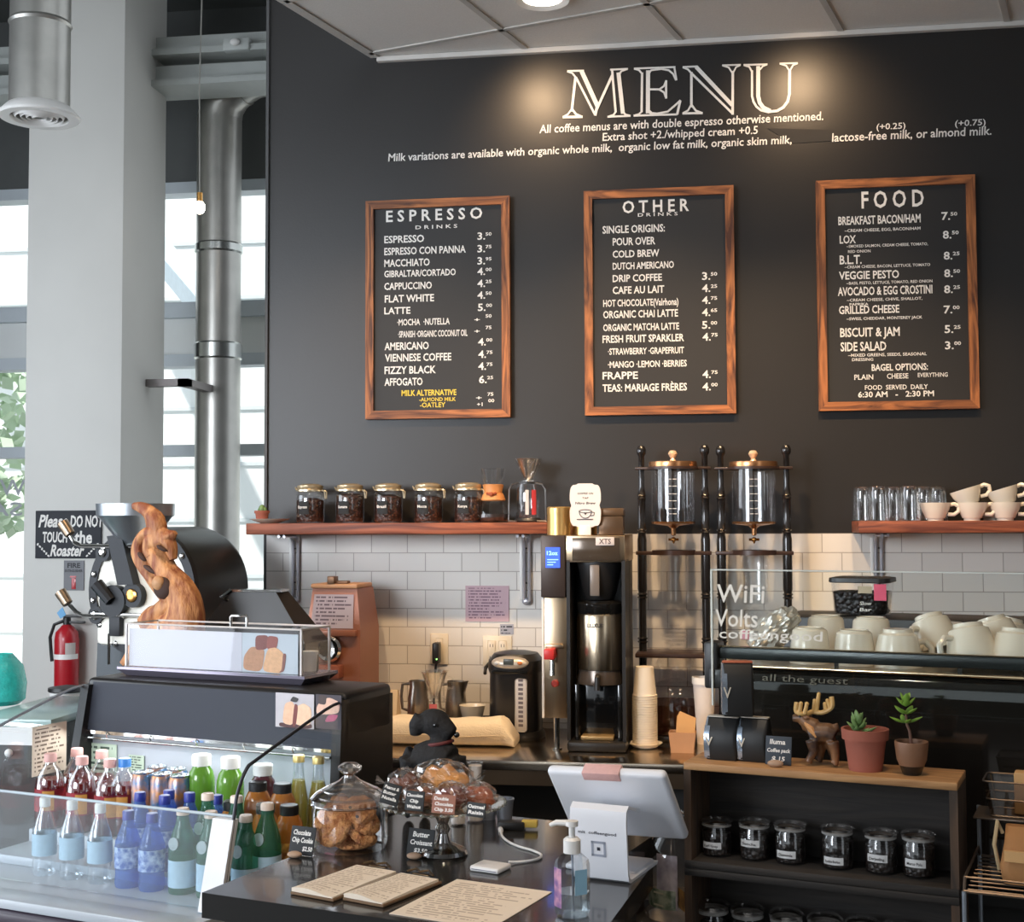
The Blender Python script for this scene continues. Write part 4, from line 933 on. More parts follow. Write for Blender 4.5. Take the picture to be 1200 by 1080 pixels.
# ================================================================== LEFT BACK: COLUMN SIGNS, ROASTER
S1 = depth(YP(80, 700, YCf))/FPX
def col_thing(name, label, cat, px, py, off=.001): 
    p = YP(px, py, YCf); return thing(name, label, cat, (p.x, YCf-off, p.z))
t = col_thing('roaster_sign', 'black chalkboard sign on the column asking not to touch the roaster', 'sign', 81, 626)
obj('board', G().box(-41*S1, 41*S1, -.012, 0, -28*S1, 28*S1, .003), M('sign_black', (40, 42, 48), .7), t)
for s, x, z, w, c in (('Please.', -37, 9, 39, 14), ('DO NOT', 3, 9, 40, 13), ('TOUCH', -32, -9, 31, 12), ('the', 8, -10, 22, 14), ('Roaster', -22, -25, 41, 13)):
    g = G(); put(g, s, (x*S1, -.0125, z*S1), X3, Z3, w*S1, c*S1, .03, .2 if s in ('Please.', 'Roaster') else .05); obj('lettering', g, chalk, t, smooth=0)
for s in (-1, 1):
    g = G()
    for i in range(6): g.ell((s*(24+i*2.7)*S1, -.0125, (-25+i*2.7)*S1), (1.9*S1, .001, 1.1*S1), 6, Matrix.Rotation(s*-.7 + (i % 2)*1.2, 4, 'Y'))
    obj('leaf_sprig', g, chalk, t)
t = col_thing('extinguisher_notice', 'grey notice with a red extinguisher picture on the column', 'sign', 87, 674)
obj('plate', G().box(-12.5*S1, 12.5*S1, -.004, 0, -17.5*S1, 17.5*S1), M('notice_grey', (106, 106, 110), .5), t)
g = G(); put(g, 'FIRE', (0, -.0045, 9*S1), X3, Z3, 16*S1, 5.5*S1, .03, 0, 'c'); obj('lettering', g, M('notice_ink', (30, 30, 34), .6), t, smooth=0)
g = G(); put(g, 'EXTINGUISHER', (0, -.0045, 4*S1), X3, Z3, 22*S1, 2.8*S1, .03, 0, 'c'); obj('lettering', g, bpy.data.materials['notice_ink'], t, smooth=0)
red = M('extinguisher_red', (176, 30, 40), .3, var=.06, coat=.3)
obj('picture', G().box(-2.6*S1, 2.6*S1, -.0055, -.003, -16*S1, -3*S1, .0008).box(-4.5*S1, 3*S1, -.0055, -.003, -2.5*S1, -.5*S1), red, t)
p = YP(76, 806, YCf-.09)
t = thing('fire_extinguisher', 'red fire extinguisher hanging on the column', 'fire extinguisher', (p.x, YCf-.075, p.z))
S2 = depth(p)/FPX
r = 14*S2; hh = 74*S2
obj('cylinder', G().lathe([(0, 0), (r*.92, .0), (r, .012), (r, hh*.76), (r*.9, hh*.88), (r*.45, hh*.98), (r*.3, hh), (0, hh)], 28), red, t)
patch('label_band', r*1.01, -180, 0, hh*.46, hh*.54, white, t, 16)
patch('instruction_label', r*1.012, -70, -20, hh*.54, hh*.72, M('label_grey', (200, 190, 184), .6), t)
obj('valve', G().cyl((0, 0, hh), r*.32, .035, 16), blk, t)
obj('squeeze_handle', G().box(-.02, .085, -.012, .012, hh+.036, hh+.05, .004).box(-.01, .10, -.01, .01, hh+.005, hh+.018, .004), blk, t)
obj('hose', G().tube([(-.01, -.01, hh+.02), (-.06, -.02, hh), (-.082, -.02, hh*.8), (-.075, -.02, hh*.55), (-.07, -.02, hh*.42)], .009, 8), blk, t)
obj('blue_tag', G().prism([(-.03, hh+.03), (0, hh+.05), (-.02, hh+.09), (-.05, hh+.06)], -.014, -.010, 'y'), M('tag_blue', (110, 170, 214), .6), t)
obj('wall_hook', G().box(-.02, .02, r*.2, .074, hh*.80, hh*.90), blk, t)

# pale counter under the window
zc = .97; ya, yb = ZP(10, 842, zc).y, ZP(10, 814, zc).y
xa, xb = ZP(-40, 842, zc).x, ZP(63, 842, zc).x
t = thing('window_counter', 'pale green glass topped counter at the left edge behind the drinks case', 'counter', (xb, (ya+yb)/2, 0))
D2 = (yb-ya)/2
obj('glass_top', G().box(xa-xb, 0, -D2, D2, zc-.03, zc, .004), M('pale_green_top', (176, 200, 196), .2, var=.06), t)
obj('white_edge', G().box(xa-xb, 0, -D2, -D2+.02, zc-.10, zc-.031), white, t)
obj('cabinet', G().box(xa-xb, -.03, -D2+.02, D2, 0, zc-.031), M('dark_cabinet', (56, 54, 50), .6), t)
obj('knob', G().ell((xa-xb+.05+.12, -D2-.004, zc-.13), .016, 10), white, t)
yv_ = (ya+yb)/2+.05
p = YP(2, 800, yv_)
t = thing('teal_vase', 'turquoise textured glass vase on the pale counter by the window', 'vase', (p.x, yv_, zc))
obj('glass_body', G().lathe([(0, 0), (.07, 0), (.095, .02), (.10, .09), (.085, .16), (.05, .20), (.042, .21), (.035, .2), (0, .19)], 28), M('turquoise', (58, 190, 180), .2, var=.35, scale=40, bump=.3), t)
Yw_ = 5.75; p = YP(78, 805, Yw_)
t = thing('white_bin', 'white bin with a dark lid below the fire extinguisher', 'bin', (p.x, Yw_, 0))
zz = p.z; r = 20*depth(p)/FPX
obj('body', G().lathe([(0, 0), (r*.78, 0), (r*.95, zz-.02), (0, zz-.02)], 28), white, t)
obj('lid', G().lathe([(r*.97, zz-.02), (r*1.05, zz-.015), (r*1.03, zz), (0, zz+.012)], 28), blk, t)

# roaster
YR = 4.75
pc_ = YP(168, 692, YR); S1 = depth(pc_)/FPX
t = thing('coffee_roaster', 'drum coffee roaster with a cream front plate and steel hopper', 'coffee roaster', (pc_.x, YR, 0), radians(-15))
zc = pc_.z; cf = 1/cos(radians(30))
def rx(px): return (px-168)*S1*cf
def rz_(py): return zc - (py-692)*S1
R = 77*S1
RX = Matrix.Rotation(radians(-90), 4, 'X')
rb = M('roaster_black', (44, 50, 54), .34, .35, var=.1)
iron = M('cast_iron', (32, 34, 38), .5, .3)
obj('drum', G().lathe([(0, 0), (R*.97, 0), (R*.97, .30), (R*.93, .33), (0, .33)], 48, (0, .02, zc), RX), rb, t)
obj('face_ring', G().lathe([(R*.86, 0), (R*1.0, 0), (R*1.0, .025), (R*.86, .025)], 48, (0, -.015, zc), RX), iron, t)
fp = obj('face_plate', G().lathe([(0, 0), (R*.88, 0), (R*.88, .015), (0, .015)], 48, (0, -.008, zc), RX), M('cream_enamel', (232, 228, 216), .4), t)
for a in (115, 140, 165, 190, 215, 240, 35, 60): obj('ring_bolt', G().ell((R*.93*cos(radians(a)), -.018, zc+R*.93*sin(radians(a))), (.012, .006, .012), 10), chrome, fp)
for a in (140, 205): obj('lug', G().lathe([(0, 0), (.034, 0), (.034, .02), (0, .02)], 16, (R*.90*cos(radians(a)), -.03, zc+R*.9*sin(radians(a))), RX), iron, fp); obj('lug_cap', G().ell((R*.90*cos(radians(a)), -.032, zc+R*.9*sin(radians(a))), (.019, .008, .019), 12), chrome, fp)
obj('sight_window', G().lathe([(0, 0), (.046, 0), (.046, .03), (0, .03)], 20, (rx(162), -.04, rz_(697)), RX), iron, fp)
obj('sight_glass', G().ell((rx(162), -.042, rz_(697)), (.026, .006, .026), 14), brass, fp)
obj('door_lever', G().lathe([(0, 0), (.06, 0), (.06, .03), (0, .03)], 20, (rx(138), -.045, rz_(704)), RX).tube([(rx(138), -.05, rz_(704)), (rx(122), -.06, rz_(684))], [.022, .026], 10), iron, t)
obj('chute', G().prism([(rx(132), rz_(628)), (rx(150), rz_(626)), (rx(166), rz_(684)), (rx(146), rz_(685))], -.05, .02, 'y'), iron, t)
hp = obj('hopper', G().lathe([(.05, rz_(640)), (.06, rz_(636)), (.135, rz_(606)), (.145, rz_(604)), (.147, rz_(590)), (.142, rz_(590)), (.13, rz_(603)), (.05, rz_(634))], 36, (rx(153), .02, 0)), M('hopper_steel', (178, 184, 190), .35, .9), t)
for py, x0, x1, x2 in ((640, 168, 100, 82), (722, 150, 103, 80)):
    lv = obj('lever_rod', G().tube([(rx(x0), -.03, rz_(py)), (rx(x1), -.05, rz_(py)), (rx(x1-8), -.055, rz_(py-4)), (rx(x2+2), -.06, rz_(py-18))], .008, 8), chrome, t)
    obj('lever_grip', G().tube([(rx(x2+5), -.06, rz_(py-14)), (rx(x2-4), -.065, rz_(py-28))], [.020, .023], 12), M('grip_metal', (150, 132, 112), .3, .8) if 'grip_metal' not in bpy.data.materials else bpy.data.materials['grip_metal'], lv)
obj('rod', G().tube([(rx(110), -.035, rz_(720)), (rx(175), -.035, rz_(720))], .007, 8), chrome, fp)
obj('lower_plate', G().box(rx(112), rx(205), -.02, .02, rz_(757), rz_(722), .02), bpy.data.materials['cream_enamel'], t)
obj('discharge_door', G().box(rx(134), rx(148), -.045, -.01, rz_(745), rz_(722), .006), iron, t)
obj('bean_probe', G().tube([(rx(134), -.04, rz_(742)), (rx(134), -.04, rz_(778))], .005, 8), chrome, t)
obj('pedestal', G().prism([(rx(110), rz_(755)), (rx(225), rz_(755)), (rx(240), .05), (rx(100), .05)], .0, .34, 'y'), rb, t)
for sx in (108, 232):
    for y in (.03, .3): obj('foot', G().cyl((rx(sx), y, 0), .03, .05, 14), iron, t)
# tapered hood right of the roaster
YH = 4.47; S1 = depth(YP(300, 715, YH))/FPX; p = YP(302, 735, YH)
t = thing('tapered_metal_hood', 'black tapered metal hood right of the roaster drum', 'hood', (p.x, YH, 0))
z0, z1 = p.z-.05, YP(302, 693, YH).z
H = lambda px: (px-302)*S1
obj('hood', G().loft([[(H(228), -.06, z0), (H(366), -.06, z0), (H(378), .10, z0), (H(240), .10, z0)], [(H(270), -.02, z1), (H(326), -.02, z1), (H(332), .06, z1), (H(276), .06, z1)]]), blk, t, smooth=10)
obj('top_rim', G().box(H(268), H(333), -.025, .065, z1, z1+.008), chrome, t)
obj('latch', G().tube([(H(272), -.02, z1+.006), (H(262), -.03, z1-.02), (H(268), -.02, z1-.03)], .009, 8), chrome, t)
obj('cabinet', G().box(H(228), H(366), -.06, .10, 0, z0), blk, t)
# ================================================================== FRONT COUNTER
ZF = .98
def fz(px, py, v): return VP(px, py, v).z
def fthing(name, label, cat, u, v, z, rz=0, group=None): return thing(name, label, cat, F(u, v, z), FR+rz, group)
def onF(px, py, z=ZF): return ZP(px, py, z)
ctop = M('counter_black', (40, 39, 38), .16, var=.1, scale=6, coat=.2)
poly = [(-1.70, 2.165), (-.86, 2.165), (-.945, 2.74), (-1.03, 2.74), (-1.03, 3.04), (-1.70, 3.04)]
t = fthing('front_counter', 'glossy black front counter carrying the till and pastries', 'counter', 0, 0, 0)
obj('worktop', G().prism(poly, ZF-.05, ZF, 'z'), ctop, t, smooth=20)
obj('body', G().prism([(-1.67, 2.20), (-.90, 2.20), (-.975, 2.72), (-1.06, 2.72), (-1.06, 3.01), (-1.67, 3.01)], 0, ZF-.051, 'z'), WOOD('counter_body', (44, 38, 34), (66, 56, 48), 2, 4), t, smooth=20)
# clipboards and paper
brd = M('clipboard_brown', (120, 92, 66), .7)
def sheet_between(name, label, cat, corners, th, kids=None, group=None):
    """corners: back-left, back-right, front-left in pixels on the counter"""
    a, b, c = [onF(*q) for q in corners]
    ex = (b-a); ey = (a-c); w, d = ex.length, ey.length; rz = math.atan2(ex.y, ex.x)
    t = thing(name, label, cat, (c.x, c.y, ZF+.0006), rz, group)
    # keep it square to its own front edge
    return t, w, d
def clipboard(corners, label):
    t, w, d = sheet_between('clipboard', label, 'clipboard', corners, .008, group='clipboards')
    obj('board', G().box(0, w, 0, d, 0, .006, .002), brd, t)
    f = lambda x: .013+.004*sin(x/w*5)
    xs_ = [.003+(w-.006)*i/14 for i in range(15)]
    g = G().loft([[(x, y, f(x) if y < d/2 else .012) for x in xs_] + [(x, y, .0064) for x in xs_[::-1]] for y in (.001, d*.5, d-.01)])
    obj('paper_stack', g, PAPER('typed_paper', (236, 220, 200), (196, 176, 154), 18, 0, w, 0, d, 'XY', 22), t)
    c = obj('clip', G().tube([(w*.2, d-.012, .018), (w*.35, d+.002, .022), (w*.5, d-.008, .02), (w*.65, d+.002, .022), (w*.85, d-.012, .018)], .0022, 6).box(w*.3, w*.7, d-.008, d+.003, .012, .015, .001), M('clip_bronze_dark', (96, 78, 56), .35, .8), t)
clipboard([(402, 1016), (450, 1024), (340, 1048)], 'left clipboard with typed sheets in front of the cookie jar')
clipboard([(460, 1026), (506, 1034), (401, 1055)], 'right clipboard with typed sheets, next to the loose page')
t, w, d = sheet_between('typed_page', 'large loose typed page lying flat on the black counter', 'paper', [(529, 1032), (640, 1047), (456, 1071)], .001)
obj('sheet', G().box(0, w, 0, d*1.05, 0, .0012), PAPER('typed_page', (238, 222, 202), (192, 172, 152), 20, 0, w, 0, d*1.05, 'XY', 18), t)

# cookie jar
JU, JV = uv(onF(392, 1005))[:2]; JV += .088; JU -= .016
jz = lambda py: fz(392, py, JV) - ZF
RJ = .086
t = fthing('cookie_jar', 'large round glass cookie jar with a knobbed lid full of cookies', 'jar', JU, JV, ZF)
obj('glass_body', G().lathe([(0, .004), (RJ*.95, .004), (RJ, .014), (RJ, jz(945)), (RJ*.96, jz(938)), (RJ*.98, jz(934))], 44), GLASS('jar_glass', (.98, .97, .96), .05, .7, .03), t)
jl = GLASS('lid_glass', (.88, .85, .83), .22, .75, .12, power=1.6)
ld = obj('lid', G().lathe([(RJ*.9, jz(942)), (RJ*1.02, jz(938)), (RJ*1.03, jz(932)), (RJ*.9, jz(926)), (RJ*.6, jz(919)), (RJ*.28, jz(912)), (.016, jz(908))], 44), jl, t)
obj('knob', G().lathe([(.014, jz(909)), (.012, jz(906)), (.026, jz(900)), (.027, jz(896)), (.016, jz(892)), (0, jz(891))], 28), GLASS('knob_clear', (.9, .84, .78), .3, .6, .15), ld)
for py in (938, 930, 923): obj('lid_ridge', G().tube([(RJ*(1.0-(938-py)*.018)*cos(2*pi*i/40), RJ*(1.0-(938-py)*.018)*sin(2*pi*i/40), jz(py)) for i in range(40)], .0028, 6, True), jl, ld)
cookm = M('cookie_crust', (172, 108, 64), .85, scale=75, bump=1.0, rgb2=(214, 156, 100), bscale=190)
chocm = M('chocolate_chip', (58, 34, 24), .5)
def cookie(du, dv, z, tilt, rz, label, r=.050, seed=0):
    rnd = random.Random(seed)
    from mathutils import noise
    b = G(); b.lathe([(0, -.009), (r*.5, -.009), (r*.8, -.008), (r*.96, -.004), (r, .001), (r*.93, .006), (r*.82, .009), (r*.68, .0105), (r*.54, .0115), (r*.4, .012), (r*.26, .012), (r*.12, .012), (0, .012)], 48)
    for v in b.bm.verts:
        q = v.co*62 + Vector((seed*3.1, seed, 0)); k = noise.noise(q)
        if v.co.z > 0: v.co.z += .0046*(abs(k)**.6)*(1 if k > 0 else -1.3) + .0018*noise.noise(q*2.7)
        m_ = 1 + .07*noise.noise(Vector((v.co.x*24, v.co.y*24, seed*5.))); v.co.x *= m_; v.co.y *= m_
    p = F(JU+du, JV+dv, z)
    o = obj('cookie', b, cookm, smooth=70); tag(o, label, 'cookie', 'cookies in the jar'); o.location = p; o.rotation_euler = (tilt, 0, FR+rz) if not isinstance(tilt, tuple) else (tilt[0], tilt[1], FR+rz)
    for k in range(2 if seed > 1 else 0):
        a = rnd.uniform(0, 6.3); q = r*.75*math.sqrt(rnd.random()); 
        obj('chocolate_chip', G().ell((q*cos(a), q*sin(a), .0115), (.0042, .0036, .0026), 8), chocm, o)
cookie(-.014, -.052, ZF+.060, radians(68), .05, 'big crinkled cookie facing out at the front of the jar', .047, 1)
cookie(.014, -.004, ZF+.016, radians(4), .3, 'cookie lying flat on the bottom of the jar', .044, 2)
cookie(.048, -.018, ZF+.038, (radians(20), radians(24), 0), .5, 'lower right cookie leaning in the jar', .034, 3)
cookie(.050, -.010, ZF+.064, (radians(30), radians(26), 0), .4, 'middle right cookie leaning in the jar', .034, 4)
cookie(.036, -.014, ZF+.094, (radians(38), radians(30), 0), .2, 'upper right cookie resting on the stack in the jar', .038, 5)
cookie(-.036, -.006, ZF+.086, (radians(42), radians(-28), 0), -.1, 'upper left cookie tipped against the jar wall', .040, 6)
cookie(.0, .036, ZF+.064, radians(76), .1, 'dark cookie standing at the back of the jar', .044, 7)

# chalk tags with a pebble
slate = M('slate_black', (34, 36, 38), .7)
peb = M('pebble', (172, 142, 118), .7, var=.2, scale=40)
def chalk_tag(name, label, px, py, lines, w=.06, h=.055, z=ZF, lean=-14, rz=0, stone=True, slabel=None, tilt=0, group='chalk price tags', mat=None, dv=0):
    p = onF(px, py, z); u, v, _ = uv(p); v += dv
    t = fthing(name, label, 'price tag', u, v, z+.001, rz, group); t.rotation_euler = (radians(lean), radians(tilt), FR+rz)
    obj('slate', G().box(-w/2, w/2, 0, .003, 0, h, .001), mat or slate, t)
    for s, x, zz, ww, c in lines:
        g = G(); put(g, s, (x*w, -.0004, zz*h), X3, Z3, ww*w, c*h, .025, .12); obj('lettering', g, chalk, t, smooth=0)
    if stone:
        o = obj('pebble', G().ell((0, 0, .0075), (.017, .011, .0075), 16), peb); tag(o, slabel, 'pebble', 'pebbles holding the tags'); o.location = F(u, v-.022, z+.0003); o.rotation_euler = (0, 0, FR+.2)
chalk_tag('price_tag', 'black chalk tag for chocolate chip cookies leaning on the jar', 350, 1003, [('Chocolate', -.40, .70, .72, .17), ('Chip Cookie', -.42, .44, .86, .17), ('$2.50', .05, .16, .4, .15)], .064, .062, slabel='pebble before the chocolate chip cookie tag', dv=.006)
chalk_tag('price_tag', 'black chalk tag for butter croissants under the cake stand', 491, 1004, [('Butter', -.32, .70, .62, .18), ('Croissant', -.40, .42, .84, .17), ('$3.50', -.22, .15, .5, .14)], .066, .060, slabel='pebble before the butter croissant tag')

# cake stand with wrapped pastries
KU, KV = uv(onF(508, 1004))[:2]; KV += .03; KU += .008
kz = fz(508, 940, KV)
t = fthing('cake_stand', 'footed glass cake stand holding wrapped pastries', 'cake stand', KU, KV, ZF)
kh = kz-ZF
sg_ = GLASS('stand_glass', (.80, .82, .76), .2, .6, .08, power=2)
obj('plate', G().lathe([(0, kh-.006), (.10, kh-.006), (.138, kh-.001), (.141, kh+.004), (.136, kh+.004), (.10, kh), (0, kh)], 44), sg_, t)
for i in range(40):
    a = 2*pi*i/40; obj('rim_bead', G().ell((.140*cos(a), .140*sin(a), kh+.002), .0045, 8), sg_, t)
obj('stem', G().lathe([(.05, kh-.006), (.022, kh-.018), (.012, kh*.62), (.018, kh*.52), (.012, kh*.42), (.018, kh*.25), (.052, .012), (.056, .004), (.05, 0), (0, 0)], 32), GLASS('stem_glass', (.5, .46, .42), .25, .6, .1), t)
wrap = GLASS('cellophane', (.98, .97, .95), .12, .7, .12, power=1.5)
def pastry(du, dv, col, label, s=(.05, .03, .022), rz=0, n=0, dz=0):
    rnd = random.Random(n+50)
    t = fthing('wrapped_pastry', label, 'pastry', KU+du, KV+dv, kz+.001+dz, rz, 'wrapped pastries on the cake stand')
    g = G().ell((0, 0, s[2]), s, 20)
    for v in g.bm.verts: v.co += Vector((rnd.uniform(-1, 1), rnd.uniform(-1, 1), 0))*.0025 + Vector((0, 0, max(0, v.co.z)*.12*sin(v.co.x*150)))
    obj('bun', g, M('pastry_%d' % n, col, .6, scale=40, var=.35, bump=.6), t)
    g = G().ell((0, 0, s[2]*1.12), (s[0]*1.25, s[1]*1.2, s[2]*1.3), 22)
    for v in g.bm.verts:
        v.co += Vector((rnd.uniform(-1, 1), rnd.uniform(-1, 1), rnd.uniform(-.3, 1)))*.005
        if v.co.z < .0005: v.co.z = .0005
    obj('cellophane_wrap', g, wrap, t, smooth=0)
    for sx in (-1, 1):
        g = G(); c = Vector((sx*s[0]*1.2, 0, s[2]*1.3))
        for k in range(5):
            a = rnd.uniform(-.9, .9); d = Vector((sx*.022, .012*a, .016*rnd.uniform(-.2, 1.2)))
            g.quad(c, c+d+Vector((0, .008, .004)), c+d*1.1, c+d+Vector((0, -.008, .002)))
        obj('wrap_tail', g, wrap, t, smooth=0)
pastry(-.085, -.02, (120, 74, 56), 'wrapped dark pastry at the left of the cake stand', (.036, .034, .03), .4, 1)
pastry(-.02, .04, (226, 160, 90), 'tall golden wrapped pastry at the back middle of the stand', (.062, .036, .036), .05, 2)
pastry(-.025, -.055, (150, 92, 60), 'wrapped cookie pack behind the chocolate chip tag', (.04, .024, .02), .1, 3)
pastry(.045, -.045, (130, 70, 56), 'wrapped reddish pastry behind the double chocolate tag', (.034, .026, .024), -.1, 4)
pastry(.095, -.01, (176, 96, 60), 'wrapped pastry hanging over the right rim of the stand', (.042, .03, .022), -.5, 5)
brown = M('slate_brown', (146, 96, 78), .7)
def ptag(px, py, w, h, lines, label, rz=0, tilt=0, mat=None):
    p = VP(px, py, KV-.105)
    u, v, z = uv(p); t = fthing('pastry_tag', label, 'price tag', u, KV-.118 if abs(px-515) < 60 else KV-.085, kz+.006, rz, 'tags on the cake stand'); t.rotation_euler = (radians(-12), radians(tilt), FR+rz)
    obj('slate', G().box(-w/2, w/2, 0, .003, 0, h, .001), mat or slate, t)
    for s, x, zz, ww, c in lines:
        g = G(); put(g, s, (x*w, -.0004, zz*h), X3, Z3, ww*w, c*h, .03, .12); obj('lettering', g, chalk, t, smooth=0)
ptag(449, 922, .042, .046, [('Peanut &', -.42, .72, .8, .15), ('Butter', -.42, .47, .7, .15), ('Nutella', -.42, .22, .8, .15)], 'tilted black tag at the left end of the cake stand', .25, 14)
ptag(488, 940, .046, .042, [('Chocolate', -.44, .70, .86, .16), ('Chip', -.25, .42, .46, .16), ('Walnut', -.40, .13, .76, .16)], 'black chalk tag for chocolate chip walnut on the cake stand')
ptag(522, 940, .056, .040, [('Double', -.42, .70, .62, .17), ('Chocolate', -.38, .42, .80, .17), ('Chip 3.50', -.38, .13, .80, .17)], 'brown tag for double chocolate chip on the cake stand', mat=brown)
ptag(560, 935, .046, .030, [('Oatmeal', -.44, .60, .88, .24), ('Raisin', -.40, .20, .8, .24)], 'small black tag for oatmeal raisin, right of the brown tag', -.1)

# shakers and small cups behind the stand
powd = M('white_sugar', (226, 216, 206), .9, bump=.3, scale=120)
def shaker(px, py, topy, r, label, fill):
    p = onF(px, py); u, v, _ = uv(p); h = fz(px, topy, v)-ZF
    t = fthing('sugar_bottle', label, 'bottle', u, v, ZF, 0, 'bottles behind the cake stand')
    obj('glass_body', G().lathe([(0, .003), (r, .003), (r, h*.55), (r*.85, h*.62), (r*.9, h*.96), (r*.95, h), (r*.7, h)], 24), glass, t)
    obj('sugar', G().lathe([(0, .005), (r*.92, .005), (r*.92, h*.2), (r*.55, h*.56), (r*.62, h*.60), (r*.8, h*fill), (0, h*fill)], 20), powd, t)
shaker(557, 962, 893, .021, 'clear bottle of white sugar rising behind the right side of the stand', .95)
shaker(537, 966, 899, .019, 'shorter clear bottle of sugar behind the middle of the cake stand', .9)
gc = M('grey_beaker', (150, 156, 168), .35, .5)
for px, lb in ((577, 'small grey beaker behind the stand, nearer the sugar bottles'), (600, 'small grey beaker behind the stand, nearer the till')):
    p = onF(px, 957); u, v, _ = uv(p)
    t = fthing('grey_beaker', lb, 'beaker', u, min(v, 2.99), ZF, 0, 'grey beakers')
    obj('wall', G().lathe([(0, 0), (.018, 0), (.023, .052), (.021, .052), (.016, .004), (0, .003)], 20), gc, t)
    obj('rim', G().lathe([(.021, .052), (.0245, .051), (.0245, .055), (.021, .055)], 20), gc, t)
# black dog figure
dgm = M('black_dog_coat', (26, 24, 24), .85, var=.25, scale=30, bump=.4, bscale=90)
def blob(name, parts, mat, parent, vox=.004, it=4):
    g = G()
    for kind, *a in parts:
        if kind == 't': g.tube(a[0], a[1], 12)
        else: g.ell(*a)
    o = obj(name, g, mat, parent, smooth=0)
    m = o.modifiers.new('r', 'REMESH'); m.mode = 'VOXEL'; m.voxel_size = vox; m.use_smooth_shade = True
    s = o.modifiers.new('s', 'SMOOTH'); s.iterations = it; s.factor = .5
    return o
DV = 2.93; pd = VP(512, 900, DV); DU = uv(pd)[0]; S = depth(pd)/FPX
t = fthing('black_dog_figure', 'black dog figurine with a drooping ear behind the cake stand', 'figurine', DU, DV, ZF)
dx = lambda px: (px-512)*S
dz = lambda py: fz(512, py, DV)-ZF
ZL = dz(904)
blob('body', [
    ('t', [(dx(488), 0, dz(892)), (dx(500), 0, dz(889)), (dx(518), 0, dz(888)), (dx(530), 0, dz(892))], [.040, .046, .047, .042]),
    ('t', [(dx(518), 0, dz(880)), (dx(516), 0, dz(866)), (dx(514), 0, dz(850))], [.038, .024, .026]),
    ('e', (dx(508), 0, dz(846)), (.044, .036, .034)),
    ('t', [(dx(514), 0, dz(848)), (dx(526), 0, dz(854)), (dx(533), 0, dz(859))], [.032, .024, .019]),
    ('t', [(dx(496), -.012, dz(842)), (dx(489), -.020, dz(851)), (dx(488), -.020, dz(862))], [.026, .020, .014]),
    *[('t', [(dx(x0), y, dz(888)), (dx(x1), y, ZL), (dx(x1)+.002, y, .018), (dx(x1)+.010, y, .010)], [.030, .018, .015, .014]) for x0, x1, y in ((484, 480, -.028), (488, 488, .026), (534, 544, -.028), (530, 534, .026))],
    ('t', [(dx(478), 0, dz(880)), (dx(470), 0, dz(890)), (dx(467), 0, dz(905))], [.016, .011, .006])], dgm, t, .005, 5)
obj('nose', G().ell((dx(538), 0, dz(859)), (.008, .008, .007), 10), blkgloss, t)
obj('eye', G().ell((dx(518), -.034, dz(847)), (.005, .003, .005), 10), blkgloss, t)
obj('collar', G().tube([(dx(517)+.030*cos(a), .030*sin(a), dz(870)+.006*cos(a)) for a in [2*pi*i/24 for i in range(24)]], .0045, 8, True), M('dark_red_collar', (92, 34, 32), .6), t)
# card reader, cable, yellow tag
p = onF(575, 1019); u, v, _ = uv(p)
rd = fthing('card_reader', 'flat white square card reader with a cable on the counter', 'card reader', u, v, ZF, radians(-4))
obj('case', G().box(-.035, .035, -.030, .030, .0005, .012, .004, 3), M('white_plastic', (232, 230, 228), .3, var=.02), rd)
obj('slot', G().box(-.030, .030, -.0304, -.028, .005, .0065), M('slot_grey', (110, 112, 128), .5), rd)
cab = [onF(596, 1013)+Z3*.006, onF(606, 1012)+Z3*.004, onF(622, 1010)+Z3*.0035, onF(632, 1007)+Z3*.0035, onF(634, 1003)+Z3*.0035, onF(624, 998)+Z3*.0035, onF(610, 994)+Z3*.0035, onF(598, 989)+Z3*.0035, onF(589, 982)+Z3*.0035, onF(587, 975)+Z3*.0035]
def smooth_path(P, n=6):
    out = []
    for i in range(len(P)-1):
        p0, p1, p2, p3 = P[max(i-1, 0)], P[i], P[i+1], P[min(i+2, len(P)-1)]
        for k in range(n):
            s = k/n; out.append(.5*((2*p1) + (p2-p0)*s + (2*p0-5*p1+4*p2-p3)*s*s + (3*p1-p0-3*p2+p3)*s**3))
    return out + [P[-1]]
cb = obj('cable', G().tube(smooth_path(cab), .0028, 8), bpy.data.materials['white_plastic'], rd, world=True)
obj('plug', G().tube([cab[-1], cab[-1] + (cab[-1]-cab[-2]).normalized()*.02], .006, 10), bpy.data.materials['white_plastic'], cb, world=True)
p = onF(608, 970); u, v, _ = uv(p)
t = fthing('black_adapter', 'black power adapter with a yellow tag behind the card reader', 'adapter', u, v-.01, ZF, .3)
obj('case', G().box(-.045, .02, -.02, .015, .0005, .02, .004), blk, t)
obj('yellow_tag', G().box(.012, .05, -.012, .012, .006, .022, .003), M('yellow_tag', (226, 196, 96), .6), t)

# tablet till
PU, PVv = -1.0, 2.60
wp_ = M('till_white', (222, 224, 230), .3, var=.02)
t = fthing('tablet_till', 'white tablet till on a stand, its back to the camera', 'till', PU, PVv, ZF)
prof = [(.15, .0), (-.02, .0), (-.030, .006), (-.034, .02), (-.045, .125), (-.042, .148), (-.028, .158), (.04, .14)]
inner = [(y + (.006 if i < 6 else .002), z + (.006 if i in (0, 1, 2) else (-.007 if i > 5 else .002))) for i, (y, z) in enumerate(prof)]
st_ = obj('stand', G().prism(prof + inner[::-1], -.062, .062, 'x'), wp_, t, smooth=40)
obj('base_dock', G().box(-.105, .055, .03, .15, 0, .012, .005), wp_, t)
tl = Matrix.Translation((0, .075, .142)) @ Matrix.Rotation(radians(128), 4, 'X') @ Matrix.Rotation(radians(3), 4, 'Z')
g = G(); g.box(-.135, .135, -.100, .100, -.012, .012, .011, 4, tl)
tb_ = obj('tablet', g, wp_, t)
